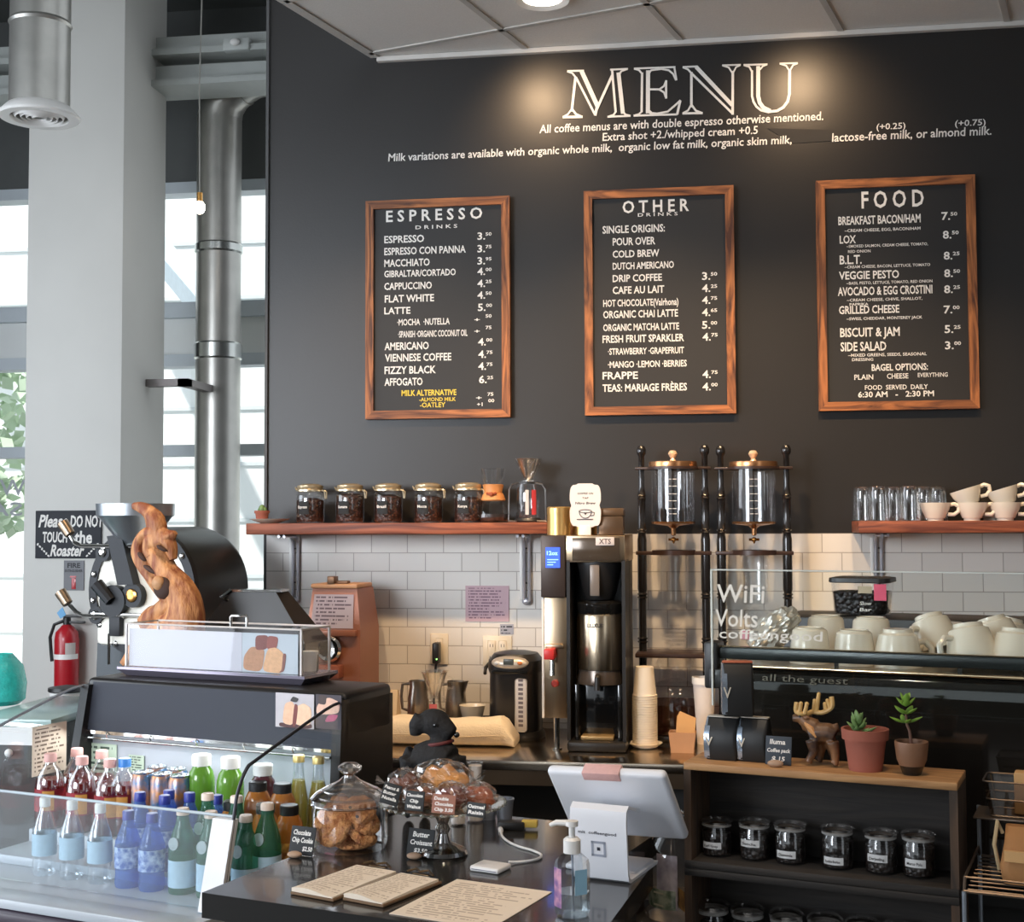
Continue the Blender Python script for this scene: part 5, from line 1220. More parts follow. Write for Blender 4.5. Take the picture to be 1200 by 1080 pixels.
g = G(); g.box(-.122, .122, -.088, .088, -.0128, -.0122, 0, 1, tl); obj('screen', g, blkgloss, tb_)
g = G(); n_ = lambda x, y: tl @ Vector((x, y, -.0135)); g.box(-.05, .035, .080, .1020, -.0140, .0145, .002, 2, tl)
obj('pink_sticker', g, M('pink_sticker', (206, 164, 160), .7, var=.15, scale=80), tb_)
fy = lambda z: -.034 - (z-.02)/.105*.011
ik2 = M('till_ink', (70, 74, 86), .7)
zt_ = .098; g = G(); put(g, 'mit  coffeengood', (-.044, fy(zt_)-.0008, zt_), X3, Vector((0, -.104, .995)), .084, .006, .02); obj('lettering', g, ik2, st_, smooth=0)
lg = M('logo_grey', (152, 158, 172), .6)
def frame_sq(c, r, w, d=.0009):
    g = G(); zc = c
    for a, b, c2, d2 in ((-r, r, r-w, r), (-r, r, -r, -r+w), (-r, -r+w, -r, r), (r-w, r, -r, r)):
        g.quad(*[(x, fy(zc+z)-d, zc+z) for x, z in ((a, c2), (b, c2), (b, d2), (a, d2))])
    return g
obj('logo_frame', frame_sq(.068, .016, .005), lg, st_, smooth=0)
obj('logo_centre', frame_sq(.068, .0035, .0035), ik2, st_, smooth=0)
# sanitiser
p = onF(666, 1076); u, v, _ = uv(p)
t = fthing('sanitizer_bottle', 'clear pump bottle of hand sanitizer before the till', 'pump bottle', u, v+.02, ZF, .15)
szz = lambda py: fz(666, py, v+.02)-ZF
r = .034
cg_ = GLASS('clear_plastic', (.95, .97, .98), .08, .7, .06, power=2)
obj('bottle', G().lathe([(0, .002), (r*.9, .002), (r, .010), (r, szz(1012)), (r*.92, szz(1006)), (.016, szz(998)), (.015, szz(996))], 8, M=Matrix.Rotation(radians(22.5), 4, 'Z')), cg_, t, smooth=20)
obj('gel', G().lathe([(0, .004), (r*.9, .004), (r*.95, .012), (r*.95, szz(1043)), (0, szz(1043))], 8, M=Matrix.Rotation(radians(22.5), 4, 'Z')), GLASS('gel', (.82, .86, .87), .12, .6, .05, power=2), t, smooth=20)
obj('cap', G().lathe([(0, szz(998)), (.0165, szz(998)), (.0165, szz(983)), (.012, szz(980)), (0, szz(980))], 20), white, t)
obj('pump', G().lathe([(0, szz(980)), (.006, szz(980)), (.006, szz(968)), (.012, szz(967)), (.012, szz(961)), (0, szz(960))], 16).tube([(0, 0, szz(963.5)), (-.03, -.002, szz(964)), (-.042, -.003, szz(967.5))], [.006, .0055, .004], 10), white, t)
obj('dip_tube', G().tube([(0, 0, szz(998)), (.003, 0, .008)], .0022, 8), bpy.data.materials['logo_grey'], t)
def oct_face(a0, z0, z1, name, mat, w=1):
    a = radians(a0); b = a + radians(45)*w; R = r*1.012
    obj(name, G().quad((R*cos(a), R*sin(a), z0), (R*cos(b), R*sin(b), z0), (R*cos(b), R*sin(b), z1), (R*cos(a), R*sin(a), z1)), mat, t)
oct_face(-157.5, .02, szz(1014), 'pink_label', M('pink_label', (206, 150, 170), .6, rgb2=(120, 84, 140), scale=60))
oct_face(-67.5, szz(1043), szz(1014), 'blue_label', M('blue_label', (150, 196, 222), .6))

# tip jar on a low shelf beside the counter
TV = 2.985; TZ = .80; p = VP(790, 1000, TV); TU = uv(p)[0]
t = fthing('low_side_shelf', 'low black shelf between the counter and the crates', 'shelf', TU, TV-.01, 0)
obj('board', G().box(-.085, .085, -.085, .10, TZ-.02, TZ), blkmat, t); obj('support', G().box(-.08, .08, -.07, .09, 0, TZ-.0205), blkmat, t)
S = depth(p)/FPX; r = 35*S
t = fthing('tip_jar', 'big glass tip jar with folded banknotes inside', 'jar', TU, TV, TZ)
tz = lambda py: fz(790, py, TV)-TZ
obj('glass_body', G().lathe([(0, .004), (r*.95, .004), (r, .012), (r, tz(1003)), (r*.92, tz(990)), (r*.66, tz(978)), (r*.62, tz(966)), (r*.66, tz(962)), (r*.66, tz(953))], 36), bpy.data.materials['jar_glass'], t)
for py in (956, 963, 971): obj('neck_ring', G().tube([(r*.67*cos(2*pi*i/32), r*.67*sin(2*pi*i/32), tz(py)) for i in range(32)], .0032, 6, True), bpy.data.materials['lid_glass'], t)
obj('wire_loop', G().tube([(-r*.6, -r*.3, tz(966)), (-r*.9, -r*.35, tz(960)), (-r*1.0, -r*.35, tz(964)), (-r*.8, -r*.4, tz(969)), (0, -r*.68, tz(971))], .0022, 6), brass, t)
bill = M('banknote', (176, 186, 168), .8, rgb2=(92, 116, 96), scale=45)
def note(name, label, pts, z0, z1, mat):
    g = G()
    for (xa, ya), (xb, yb) in zip(pts, pts[1:]): g.quad((xa, ya, z0), (xb, yb, z0), (xb, yb, z1), (xa, ya, z1))
    bm = g.bm; bmesh.ops.remove_doubles(bm, verts=bm.verts, dist=1e-5)
    ex = bmesh.ops.extrude_face_region(bm, geom=bm.faces[:])
    for q in ex['geom']:
        if isinstance(q, bmesh.types.BMVert): q.co.y += .0012
    bmesh.ops.recalc_face_normals(bm, faces=bm.faces)
    o = obj(name, g, mat); tag(o, label, 'banknote', 'banknotes in the tip jar'); o.location = F(TU, TV, TZ); o.rotation_euler = (0, 0, FR); return o
b1 = note('banknote', 'banknote curled against the front of the tip jar', [(-r*.78, -r*.35), (-r*.5, -r*.68), (-r*.1, -r*.86), (r*.3, -r*.82)], .03, tz(1036), bill)
for i, (za, zb_) in enumerate(((.036, .040), (tz(1036)-.010, tz(1036)-.006))):
    g = G(); g.quad((-r*.5, -r*.69, za), (-r*.1, -r*.87, za), (-r*.1, -r*.87, zb_), (-r*.5, -r*.69, zb_)); obj('bill_border', g, M('bill_edge', (214, 212, 190), .8) if i == 0 else bpy.data.materials['bill_edge'], b1)
note('banknote', 'pale folded banknote standing upright in the tip jar', [(-r*.55, -r*.2), (-r*.1, -r*.34), (r*.2, -r*.3)], .02, tz(1000), M('pale_note', (196, 192, 206), .8, rgb2=(150, 146, 166), scale=30))
note('banknote', 'brownish crumpled banknote at the right of the tip jar', [(r*.1, r*.1), (r*.45, -r*.35), (r*.75, r*.1)], .02, tz(1040), M('brown_note', (150, 110, 66), .8, rgb2=(206, 160, 90), scale=40))

# ================================================================== CRATES
CU0, CU1, CV0, CV1 = -.882, -.316, 2.765, 2.915
def crate(label, z0, z1, top):
    w = CU1-CU0; d = CV1-CV0; h = z1-z0; th = .016
    t = fthing('wooden_crate', label, 'crate', (CU0+CU1)/2, (CV0+CV1)/2, z0, 0, 'stacked wooden crates')
    obj('top_board', G().box(-w/2, w/2, -d/2, d/2, h-th, h, .002), cratetop if top else cratewood, t)
    obj('bottom_board', G().box(-w/2, w/2, -d/2, d/2, 0, th, .002), cratewood, t)
    for s in (-1, 1): obj('side_board', G().box(s*w/2-(th if s > 0 else 0), s*w/2+(th if s < 0 else 0), -d/2+.001, d/2, th, h-th), WOOD('crate_side', (50, 40, 32), (86, 64, 46), 2, 6, .7) if 'crate_side' not in bpy.data.materials else bpy.data.materials['crate_side'], t)
    obj('back_board', G().box(-w/2+th, w/2-th, d/2-.008, d/2, th, h-th), cratewood, t)
    return t
ZC1 = 1.200
crate('upper wooden crate of jars with plants and coffee bags on top', .975, ZC1, True)
crate('lower wooden crate of jars at the bottom edge of the picture', .745, .9745, False)
t = fthing('crate_stand', 'black stand under the two wooden crates', 'stand', (CU0+CU1)/2, (CV0+CV1)/2, 0)
obj('top', G().box(-.283, .283, -.075, .075, .72, .7445), blkmat, t); obj('support', G().box(-.27, .27, -.065, .07, 0, .7195), blkmat, t)
def spice_jar(u, v, z, word, label, h=.088, r=.033, lz_=.35, rz=0, full=True):
    t = fthing('spice_jar', label, 'jar', u, v, z+.0003, rz, 'glass jars in the wooden crates')
    obj('glass_body', G().lathe([(0, .003), (r*.95, .003), (r, .010), (r, h*.70), (r*.9, h*.76), (r*.9, h*.80)], 28), glass, t)
    obj('tea', G().lathe([(0, .005), (r*.9, .005), (r*.94, .012), (r*.94, h*.62), (0, h*.64)], 22), darkbeans, t)['kind'] = 'stuff'
    obj('lid', G().lathe([(r*.9, h*.80), (r*1.05, h*.83), (r*1.08, h*.90), (r*.8, h*.96), (0, h*.98)], 28), bpy.data.materials['lid_glass'], t)
    obj('seal_band', G().lathe([(r*.91, h*.76), (r*.98, h*.77), (r*.98, h*.83), (r*.91, h*.84)], 28), M('seal_grey', (150, 148, 144), .4) if 'seal_grey' not in bpy.data.materials else bpy.data.materials['seal_grey'], t)
    L = patch('paper_label', r*1.015, -128, -52, h*lz_, h*(lz_+.17), M('label_white', (214, 214, 214), .7) if 'label_white' not in bpy.data.materials else bpy.data.materials['label_white'], t)
    g = G(); put(g, word, (0, -r*1.03, h*(lz_+.05)), X3, Z3, r*.95, h*.06, .02, 0, 'c'); obj('lettering', g, M('label_ink', (50, 50, 54), .7) if 'label_ink' not in bpy.data.materials else bpy.data.materials['label_ink'], L, smooth=0)
JR = 2.838; ZJ = .975+.0165
for i, (px, w, lf, lb, s) in enumerate(((840, 'Earl Grey', .22, 'jar at the far left of the upper crate, dim in the corner', .92), (884, 'Sencha', .34, 'second jar from the left in the upper crate', .98), (926, 'Chamomile', .16, 'third jar from the left in the upper crate', 1.0),
        (981, 'Rooibos Bourbon', .12, 'fourth jar in the upper crate with a low label', 1.02), (1032, 'Darjeeling', .28, 'fifth jar in the upper crate', 1.02), (1076, 'Marco Polo', .24, 'jar nearest the right side of the upper crate', 1.06))):
    spice_jar(uv(VP(px, 980, JR))[0], JR, ZJ, w, lb, .090*s, .033, lf, -.1)
for i, (px, w, lb) in enumerate(((835, 'Assam', 'lower crate jar farthest left'), (876, 'Mint', 'second jar from the left in the lower crate'), (921, 'Jasmine', 'third jar from the left in the lower crate'), (966, 'Oolong', 'fourth jar from the left in the lower crate'), (1010, 'Ginger', 'fifth jar of the lower crate'), (1052, 'Hibiscus', 'jar farthest right in the lower crate'))):
    spice_jar(uv(VP(px, 1050, JR))[0], JR, .745+.0165, w, lb, .135, .035, .4, -.1)

def rr_(w, d, z, n=8, k=.03):
    out = []
    for cx, cy, a0 in ((w-k, d-k, 0), (-w+k, d-k, 90), (-w+k, -d+k, 180), (w-k, -d+k, 270)):
        out += [(cx+k*cos(radians(a0+90*i/n)), cy+k*sin(radians(a0+90*i/n)), z) for i in range(n+1)]
    return out
# coffee bags
bagb = M('bag_black', (22, 22, 22), .5, var=.2); bags = M('bag_silver', (170, 184, 200), .22, .75, var=.25, scale=12)
def coffee_bag(px, py, topy, w, d, label, z=ZC1, fold=True, rz=.0, dv=0):
    p = onF(px, py, z); u, v, _ = uv(p); v += d/2+dv; h = fz(px, topy, v)-z
    t = fthing('coffee_bag', label, 'coffee bag', u, v, z+.0004, rz, 'coffee bags on the crate')
    q = lambda ww, dd, z, k: rr_(ww/2, dd/2, z, 4, k)
    obj('front', G().loft([q(w*.94, d*.92, 0, .004), q(w, d, .006, .005), q(w*1.02, d*1.10, h*.35, .010), q(w*1.01, d*1.06, h*.6, .010), q(w, d*.72, h*.80, .007), q(w*.97, .014, h*.965, .003)]), bagb, t, smooth=50)
    e = .0012
    obj('side_gusset', G().prism([(-d*.42, .004), (d*.42, .004), (d*.47, h*.5), (d*.33, h*.8), (.005, h*.96), (-.005, h*.96), (-d*.33, h*.8), (-d*.47, h*.5)], -w/2*1.02-e, -w/2+.004, 'x'), bags, t)
    obj('corner_strip', G().prism([(-d*.49, .004), (-d*.59, h*.35), (-d*.57, h*.6), (-d*.40, h*.78), (-d*.34, h*.78), (-d*.5, h*.5), (-d*.42, .004)], -w/2-e*2, -w/2+w*.14, 'x'), bags, t)
    g = G(); put(g, 'V', (-w/2+w*.0, -d*.605, h*.34), X3, Z3, w*.26, h*.2, .01); obj('lettering', g, M('bag_print', (206, 196, 180), .5) if 'bag_print' not in bpy.data.materials else bpy.data.materials['bag_print'], t, smooth=0)
    obj('folded_top', G().box(-w/2, w/2, -.010, .010, h*.955, h, .003), M('tin_tie', (176, 96, 66), .5) if fold else M('bag_fold', (180, 172, 160), .4, .4), t)
coffee_bag(845, 891, 838, .070, .055, 'lower left black coffee bag with silver corner strips', fold=False)
coffee_bag(882, 893, 839, .062, .055, 'lower right black coffee bag next to the small slate tag', fold=False)
zb2 = fz(862, 838, 2.83)
coffee_bag(864, 838, 774, .066, .05, 'top coffee bag with a rust coloured tie, standing on the lower two', z=zb2+.002, rz=.35, dv=-.02)
chalk_tag('slate_price_tag', 'blue-black slate tag before the coffee bags beside the moose', 911, 897, [('Iluma', -.34, .72, .6, .17), ('Coffee pack', -.44, .44, .9, .13), ('$ 15', -.25, .14, .5, .15)], .056, .060, z=ZC1, slabel='pebble before the slate tag on the crate', group='chalk price tags', mat=M('slate_blue', (52, 60, 70), .7), lean=-10, dv=.005)

# moose
p = onF(955, 897, ZC1); MU, MV, _ = uv(p); MV += .01; S = depth(p)/FPX
t = fthing('moose_figurine', 'carved moose figurine with golden antlers on the crate', 'figurine', MU, MV, ZC1)
mx_ = lambda px: (px-955)*S
mz = lambda py: fz(955, py, MV)-ZC1
mm = M('moose_brown', (56, 38, 29), .45, rgb2=(134, 94, 60), scale=22, coat=.2)
blob('body', [
    ('t', [(mx_(949), 0, mz(861)), (mx_(958), 0, mz(858)), (mx_(970), 0, mz(857)), (mx_(978), 0, mz(861))], [.021, .0225, .021, .019]),
    ('t', [(mx_(953), 0, mz(852)), (mx_(946), -.002, mz(847)), (mx_(940), -.003, mz(843))], [.020, .015, .0125]),
    ('t', [(mx_(942), -.003, mz(841)), (mx_(934), -.004, mz(842)), (mx_(929), -.004, mz(842))], [.0125, .0095, .0085]),
    ('t', [(mx_(942), -.003, mz(848)), (mx_(943), -.003, mz(856))], [.008, .005]),
    ('t', [(mx_(976), 0, mz(850)), (mx_(979), 0, mz(847)), (mx_(982), 0, mz(856))], [.007, .006, .004]),
    *[('t', [(mx_(a), y, mz(866)), (mx_(b), y, mz(880)), (mx_(c), y, mz(889)), (mx_(c)-.003, y, .007)], [.014, .0095, .0078, .0100]) for a, b, c, y in ((952, 954, 949, -.013), (957, 960, 958, .012), (976, 979, 979, -.012), (972, 973, 976, .012))]], mm, t, .0026, 3)
for y in (-.012, .012): obj('ear', G().ell((mx_(946), y*1.1, mz(840)), (.008, .004, .0045), 10), mm, t)
obj('mane', G().tube([(mx_(944), -.012, mz(846)), (mx_(952), -.017, mz(853)), (mx_(958), -.019, mz(862))], [.004, .0075, .003], 8), M('moose_mane', (196, 140, 84), .5), t)
am = M('antler_gold', (206, 168, 104), .45, var=.2, scale=40)
for nm, P in (('antler', ((940, 836), (934, 833), (935, 823))), ('antler', ((950, 835), (962, 835), (973, 828), (973, 816)))):
    g = G(); sgn = -1 if P[0][0] == 940 else 1
    y = -.012 if sgn < 0 else .012
    main = [(mx_(944), 0, mz(838))] + [(mx_(a), y, mz(b)) for a, b in P]
    g.tube(smooth_path([Vector(q) for q in main], 5), .0052, 8)
    for a, b, a2, b2 in (((938, 836, 940, 824), (944, 836, 947, 824)) if sgn < 0 else ((952, 835, 953, 822), (955, 834, 958, 814), (966, 832, 965, 825), (971, 829, 968, 821))):
        g.tube([(mx_(a), y, mz(b)), (mx_(a2), y*1.1, mz(b2))], [.005, .0042], 8); g.ell((mx_(a2), y*1.1, mz(b2)), .0046, 8)
    obj('antler', g, am, t)
obj('eye', G().ell((mx_(938.5), -.0145, mz(839)), (.003, .002, .003), 8), blkgloss, t)

# pots
def leaf_mesh(g, base, d, L, w, th):
    d = Vector(d).normalized(); s = d.cross(Z3); s = s.normalized() if s.length > .01 else X3; n = s.cross(d)
    rings = []
    for i in range(6):
        q = i/5; ww = w*sin(pi*min(max(q*.9+.06, 0), 1))**.7; c = Vector(base) + d*L*q - n*(0) + Z3*(.12*L*q*q)
        rings.append([c + s*ww*cos(a) + n*th*sin(a)*sin(pi*(q*.9+.06)) for a in [2*pi*k/8 for k in range(8)]])
    g.loft(rings)
p = onF(1011, 905, ZC1); u, v, _ = uv(p); v += .034; S = depth(p)/FPX
hh = fz(1011, 853, v)-ZC1
t = fthing('terracotta_pot', 'terracotta flower pot with a small grey-green succulent', 'potted plant', u, v, ZC1)
obj('pot', G().lathe([(0, 0), (.034, 0), (.0425, hh*.74), (.0475, hh*.75), (.049, hh), (.044, hh), (.041, hh*.86), (0, hh*.86)], 36), terracotta, t)
obj('soil', G().lathe([(0, hh*.90), (.030, hh*.89), (.0405, hh*.87), (.0405, hh*.861), (0, hh*.861)], 24), soil, t)
rn = random.Random(3); 
for k in range(16):
    a = k*2.4; e = .25+.75*(k/16); g = G(); leaf_mesh(g, (-.014+.003*cos(a), -.002+.003*sin(a), hh*.9+.004*k*.35), (cos(a)*(1.15-e), sin(a)*(1.15-e), e*.8+.12), .021+.004*rn.random(), .0062, .0035); obj('leaf', g, leaf, t)
g = G(); leaf_mesh(g, (-.004, -.004, hh*.9), (.9, -.3, .32), .034, .005, .003); obj('leaf', g, leaf, t)
p = onF(1067, 909, ZC1); u, v, _ = uv(p); v += .02; hh = fz(1067, 868, v)-ZC1
t = fthing('brown_cup_pot', 'small brown ceramic cup planted with a jade sprig', 'potted plant', u, v, ZC1)
obj('pot', G().lathe([(0, 0), (.018, 0), (.0215, hh*.16), (.030, hh*.45), (.034, hh*.94), (.0335, hh), (.030, hh), (.029, hh*.85), (0, hh*.85)], 32), M('brown_ceramic', (132, 94, 68), .5, var=.25, scale=25), t)
obj('glazed_foot', G().lathe([(.0183, .0), (.0222, hh*.17), (.0255, hh*.28), (.0183, 0)], 32), blkgloss, t)
obj('soil', G().lathe([(0, hh*.88), (.029, hh*.87), (0, hh*.86)], 20), soil, t)
top = fz(1064, 840, v)-ZC1
obj('stem', G().tube([(0, 0, hh*.86), (-.003, 0, hh+.02), (-.008, 0, top*.86), (-.010, 0, top+.01)], [.0032, .003, .0028, .002], 8), M('jade_stem', (112, 78, 62), .7), t)
for z, n, L, up, off in ((top-.012, 4, .034, .25, .4), (top+.006, 4, .028, .45, 1.2), (top+.022, 4, .024, .8, .3), (top+.030, 3, .02, 1.6, .9)):
    for k in range(n):
        a = off + k*2*pi/n; g = G(); leaf_mesh(g, (-.010, 0, z), (cos(a), sin(a), up), L, .0072, .003); obj('leaf', g, leaf2, t)

# ================================================================== ESPRESSO MACHINE
MVf = 3.09
mu0 = uv(VP(843, 790, MVf))[0]; mu1 = .75
zpan = fz(850, 782, MVf); zdk = zpan+.008
t = fthing('machine_counter', 'dark counter under the glossy black espresso machine', 'counter', (mu0+mu1)/2, MVf+.33, 0)
obj('top', G().box(-(mu1-mu0)/2-.03, (mu1-mu0)/2, -.30, .36, .87, .90), blkmat, t); obj('body', G().box(-(mu1-mu0)/2, (mu1-mu0)/2, -.28, .34, 0, .8695), blkmat, t)
t = fthing('espresso_machine', 'long espresso machine with a mirror black back panel and cups on top', 'espresso machine', (mu0+mu1)/2, MVf, .9)
W2 = (mu1-mu0)/2
mir = M('mirror_black', (30, 27, 24), .07, .0, var=.1, scale=3, coat=.25, spec=.6)
hz_ = zpan-.9
prof = [(0, .03), (0, hz_-.052), (0, hz_-.05), (.001, hz_-.040), (.004, hz_-.022), (.011, hz_-.007), (.022, hz_), (.03, hz_), (.03, .03)]
obj('back_panel', G().prism(prof, -W2, W2, 'x'), mir, t, smooth=40)
obj('body', G().box(-W2+.01, W2-.01, .031, .52, .05, zdk-.9-.002), blk, t)
for x in (-W2+.08, 0, W2-.08): obj('foot', G().cyl((x, .15, 0), .03, .05, 14), chrome, t)
obj('top_trim', G().box(-W2, W2, .0, .02, zpan-.9+.001, zpan-.9+.008, .002), M('warm_chrome', (226, 196, 160), .15, 1), t)
obj('cup_tray', G().box(-W2, W2, .02, .50, zdk-.9-.0015, zdk-.9), steel, t)
zr0, zr1 = fz(880, 773, MVf), fz(880, 759, MVf)
obj('cup_rail', G().box(-W2, W2, .0, .014, zr0-.9, zr1-.9, .003), M('rail_black', (38, 42, 42), .25, .3), t)
obj('rail_cap', G().box(-W2, W2, .0005, .0135, zr1-.9+.0003, zr1-.9+.003), bpy.data.materials['warm_chrome'], t)
for k in range(7):
    x = -W2+.006+k*(2*W2-.012)/6; obj('rail_post', G().box(x-.005, x+.005, .003, .012, zdk-.9, zr0-.9), chrome, t)
obj('end_cap', G().box(-W2-.035, -W2-.001, -.012, .05, zpan-.9-.05, zr1-.9+.012, .006), blk, t)
obj('rear_housing', G().box(-W2+.02, W2-.02, .521, .78, .05, fz(1010, 721, 3.72)-.9, .004), blk, t)
g = G(); put(g, 'all the guest', (uv(VP(893, 797, MVf))[0]-(mu0+mu1)/2, -.0006, fz(893, 797, MVf)-.9), X3, Z3, .20, .016, .0, .1); obj('faint_lettering', g, M('faint_chalk', (120, 114, 104), .8), t, smooth=0)
# glass screen with the wifi note
gz1 = fz(835, 668, MVf-.03)
gu0 = uv(VP(835, 700, MVf-.03))[0]
t = fthing('glass_screen', 'clear glass screen with a handwritten WiFi note', 'glass screen', gu0, MVf-.03, fz(835, 826, MVf-.03))
zb_ = fz(835, 826, MVf-.03)
obj('pane', G().box(0, mu1-gu0, -.003, .003, 0, gz1-zb_), pane, t)
eg_ = M('glass_edge', (206, 212, 206), .2, var=.05)
obj('top_edge', G().box(0, mu1-gu0, -.0034, .0034, gz1-zb_, gz1-zb_+.003), eg_, t)
obj('side_edge', G().box(-.004, 0, -.0034, .0034, 0, gz1-zb_+.003), eg_, t)
obj('bracket', G().box(-.012, .03, .0035, .028, .24-.20, .085, .003), blk, t)
for s, x0, y0, x1, c in (('WiFi', 840, 705, 896, 21), ('Volts', 838, 733, 888, 20), ('coffeengood', 843, 747, 964, 11)):
    a, b = VP(x0, y0, MVf-.03), VP(x1, y0, MVf-.03); S = depth(a)/FPX
    g = G(); put(g, s, (uv(a)[0]-gu0, -.0036, a.z-zb_), X3, Z3, uv(b)[0]-uv(a)[0], c*S, .008, .05); obj('lettering', g, M('marker_white', (226, 222, 212), .7) if 'marker_white' not in bpy.data.materials else bpy.data.materials['marker_white'], t, smooth=0)
# cups on the machine
GM = 'upturned cups on the espresso machine'
def tumbler_cup(px, v, topy, label, r=.047):
    p = VP(px, 745, v); u = uv(p)[0]; h = fz(px, topy, v)-zdk
    t = fthing('tumbler_cup', label, 'cup', u, v, zdk+.0003, 0, GM)
    obj('wall', G().lathe([(r*1.04, 0), (r*1.04, .004), (r*.98, h*.5), (r*.88, h*.93), (r*.80, h*.98), (r*.70, h), (0, h)], 36), cream, t)
    obj('foot_ring', G().lathe([(r*.70, h), (r*.72, h+.003), (r*.62, h+.003), (r*.6, h)], 36), cream, t)
tumbler_cup(949, 3.20, 736, 'upturned white tumbler at the left of the front row on the machine')
tumbler_cup(1001, 3.20, 739, 'upturned white tumbler second in the front row on the machine')
tumbler_cup(968, 3.37, 722, 'upturned white tumbler behind and between the two front ones', .05)
tumbler_cup(1021, 3.37, 724, 'upturned white tumbler in the second row under the bean container', .05)
def upcup(px, v, label, tilt, rz=0, R=.056, h=.088, dz=.0):
    u = uv(VP(px, 745, v))[0]
    t = fthing('latte_cup', label, 'cup', u, v, zdk+h+dz, rz, GM); t.rotation_euler = (radians(180+tilt), 0, FR+rz)
    cup_parts(t, R, h, .033, 1)
upcup(1052, 3.20, 'upturned latte cup right of the front tumblers', 0, .5)
upcup(1088, 3.325, 'tilted latte cup behind, its base turned to the camera, nearer the bean container', 22, -2.2, dz=.024)
upcup(1134, 3.20, 'big tilted latte cup at the middle of the front row', 14, -2.4, .058, .090, .014)
upcup(1112, 3.455, 'latte cup in the back row between the tilted cups', 0, 2.2)
upcup(1161, 3.325, 'tilted latte cup in the second row behind the big front cup', 20, -2.0, dz=.022)
upcup(1192, 3.20, 'latte cup at the right end of the front row, cut by the picture edge', 8, 2.6, .056, .088, .008)
upcup(1184, 3.455, 'latte cup at the right end of the back row', 14, 2.0, dz=.016)
# crumpled foil bundle
p = VP(912, 730, 3.34); u = uv(p)[0]; S = depth(p)/FPX
rn = random.Random(11)
g = G(); c0_ = .0
b = bmesh.new(); bmesh.ops.create_icosphere(b, subdivisions=4, radius=1)
for v in b.verts:
    n = v.co.copy(); q = .84 + .16*rn.random() + .10*sin(n.x*9+n.z*5)*cos(n.y*8)
    v.co = Vector((n.x*29*S*q + n.z*12*S, n.y*.055*q, n.z*29*S*q + 5*S*n.x))
g.add(b)
lo = min(v.co.z for v in g.bm.verts)
for v in g.bm.verts: v.co.z -= lo
fo = obj('foil_bundle', g, M('foil', (216, 212, 202), .3, .55, var=.2, scale=60), smooth=12); tag(fo, 'crumpled silver foil bundle at the left end of the machine top', 'foil'); fo.location = F(u-.005, 3.32, zdk+.0005); fo.rotation_euler = (0, 0, FR)
o = obj('pink_tag', G().box(-.008, .014, -.056, -.050, .044, .066, .002), M('pink_tag', (216, 150, 160), .6)); o.parent = fo; o.location = (-30*S, 0, 0)
# bean container on the rear housing
p = VP(1010, 721, 3.72); u = uv(p)[0]; S = depth(p)/FPX; hb = fz(1010, 676, 3.72)-p.z
t = fthing('bean_container', 'clear bin of dark beans with a black lid and pink sticker', 'container', u, 3.74, p.z+.0005)
w0, w1 = 29*S, 33*S
obj('tub', G().loft([rr_(w0, .06, .002), rr_(w0+.004, .064, .012), rr_(w1, .07, hb*.86)]), acrylic, t)
obj('beans', G().loft([rr_(w0-.003, .057, .005), rr_(w0+.001, .061, .014), rr_(w1-.004, .066, hb*.62)]), darkbeans, t)['kind'] = 'stuff'
obj('lid', G().loft([rr_(w1+.004, .074, hb*.86), rr_(w1+.006, .076, hb*.88), rr_(w1+.005, .075, hb*.98), rr_(w1-.01, .06, hb)]), blk, t)
obj('pink_sticker', G().box(w1*.55, w1*.97, -.0735, -.0715, hb*.42, hb*.84), M('hot_pink', (226, 90, 120), .6), t)
lb_ = obj('paper_label', G().box(w1*.0, w1*.48, -.0725, -.0705, hb*.60, hb*.78), M('tan_label', (190, 176, 150), .7), t)
for s, z in (('Slow', .30), ('Bar', .14)):
    g = G(); put(g, s, (w1*.05, -.0735, hb*z), X3, Z3, w1*.4, hb*.09, .01, .15); obj('lettering', g, chalk, t, smooth=0)

# wire rack and what it carries
RU0, RU1, RV0, RV1 = -.300, .25, 2.70, 3.0
rodm = M('rack_wire', (120, 106, 94), .4, .8)
def rack_z(px, py, v): return fz(px, py, v)
zq = fz(1140, 1045, RV0)
t = fthing('wire_rack', 'bronze wire rack right of the crates at the bottom corner', 'rack', RU0, RV0, 0)
L = RU1-RU0; D_ = RV1-RV0
g = G().tube([(0, 0, zq), (L, 0, zq)], .0035, 6); obj('front_rail', g, rodm, t)
obj('back_rail', G().tube([(0, D_, zq), (L, D_, zq)], .0035, 6), rodm, t)
for k in range(9): obj('slat', G().tube([(.004, D_*(k+.5)/9.5, zq), (L, D_*(k+.5)/9.5, zq)], .002, 6), rodm, t)
obj('end_rail', G().tube([(0, 0, zq-.03), (0, 0, zq+.0), (.0, .02, zq+.022), (0, D_-.02, zq+.022), (0, D_, zq)], .003, 6), rodm, t)
obj('guard_rail', G().tube([(0, .02, zq+.022), (L, .02, zq+.022)], .0025, 6), rodm, t)
for x in (0.0, L):
    for y in (0, D_): obj('leg', G().tube([(x, y, 0), (x, y, fz(1160, 950, RV1-.05) if y else zq)], .0045, 8), M('leg_grey', (150, 158, 168), .4, .6) if 'leg_grey' not in bpy.data.materials else bpy.data.materials['leg_grey'], t)
zq2 = fz(1160, 950, RV1-.05)
obj('upper_tier', G().box(0, L, D_-.12, D_, zq2-.004, zq2, .001), rodm, t)
p = VP(1190, 1040, RV0+.06); u = uv(p)[0]
t = fthing('kraft_snack_bag', 'brown kraft snack bag lying on the wire rack', 'bag', u+.03, RV0+.12, zq+.004)
obj('bag', G().loft([rr_(.055, .05, 0, k=.02), rr_(.06, .055, .03, k=.02), rr_(.052, .04, .075, k=.02), rr_(.05, .012, .105, k=.008)]), M('kraft_bag', (170, 120, 72), .75, var=.15, scale=20, bump=.2), t)
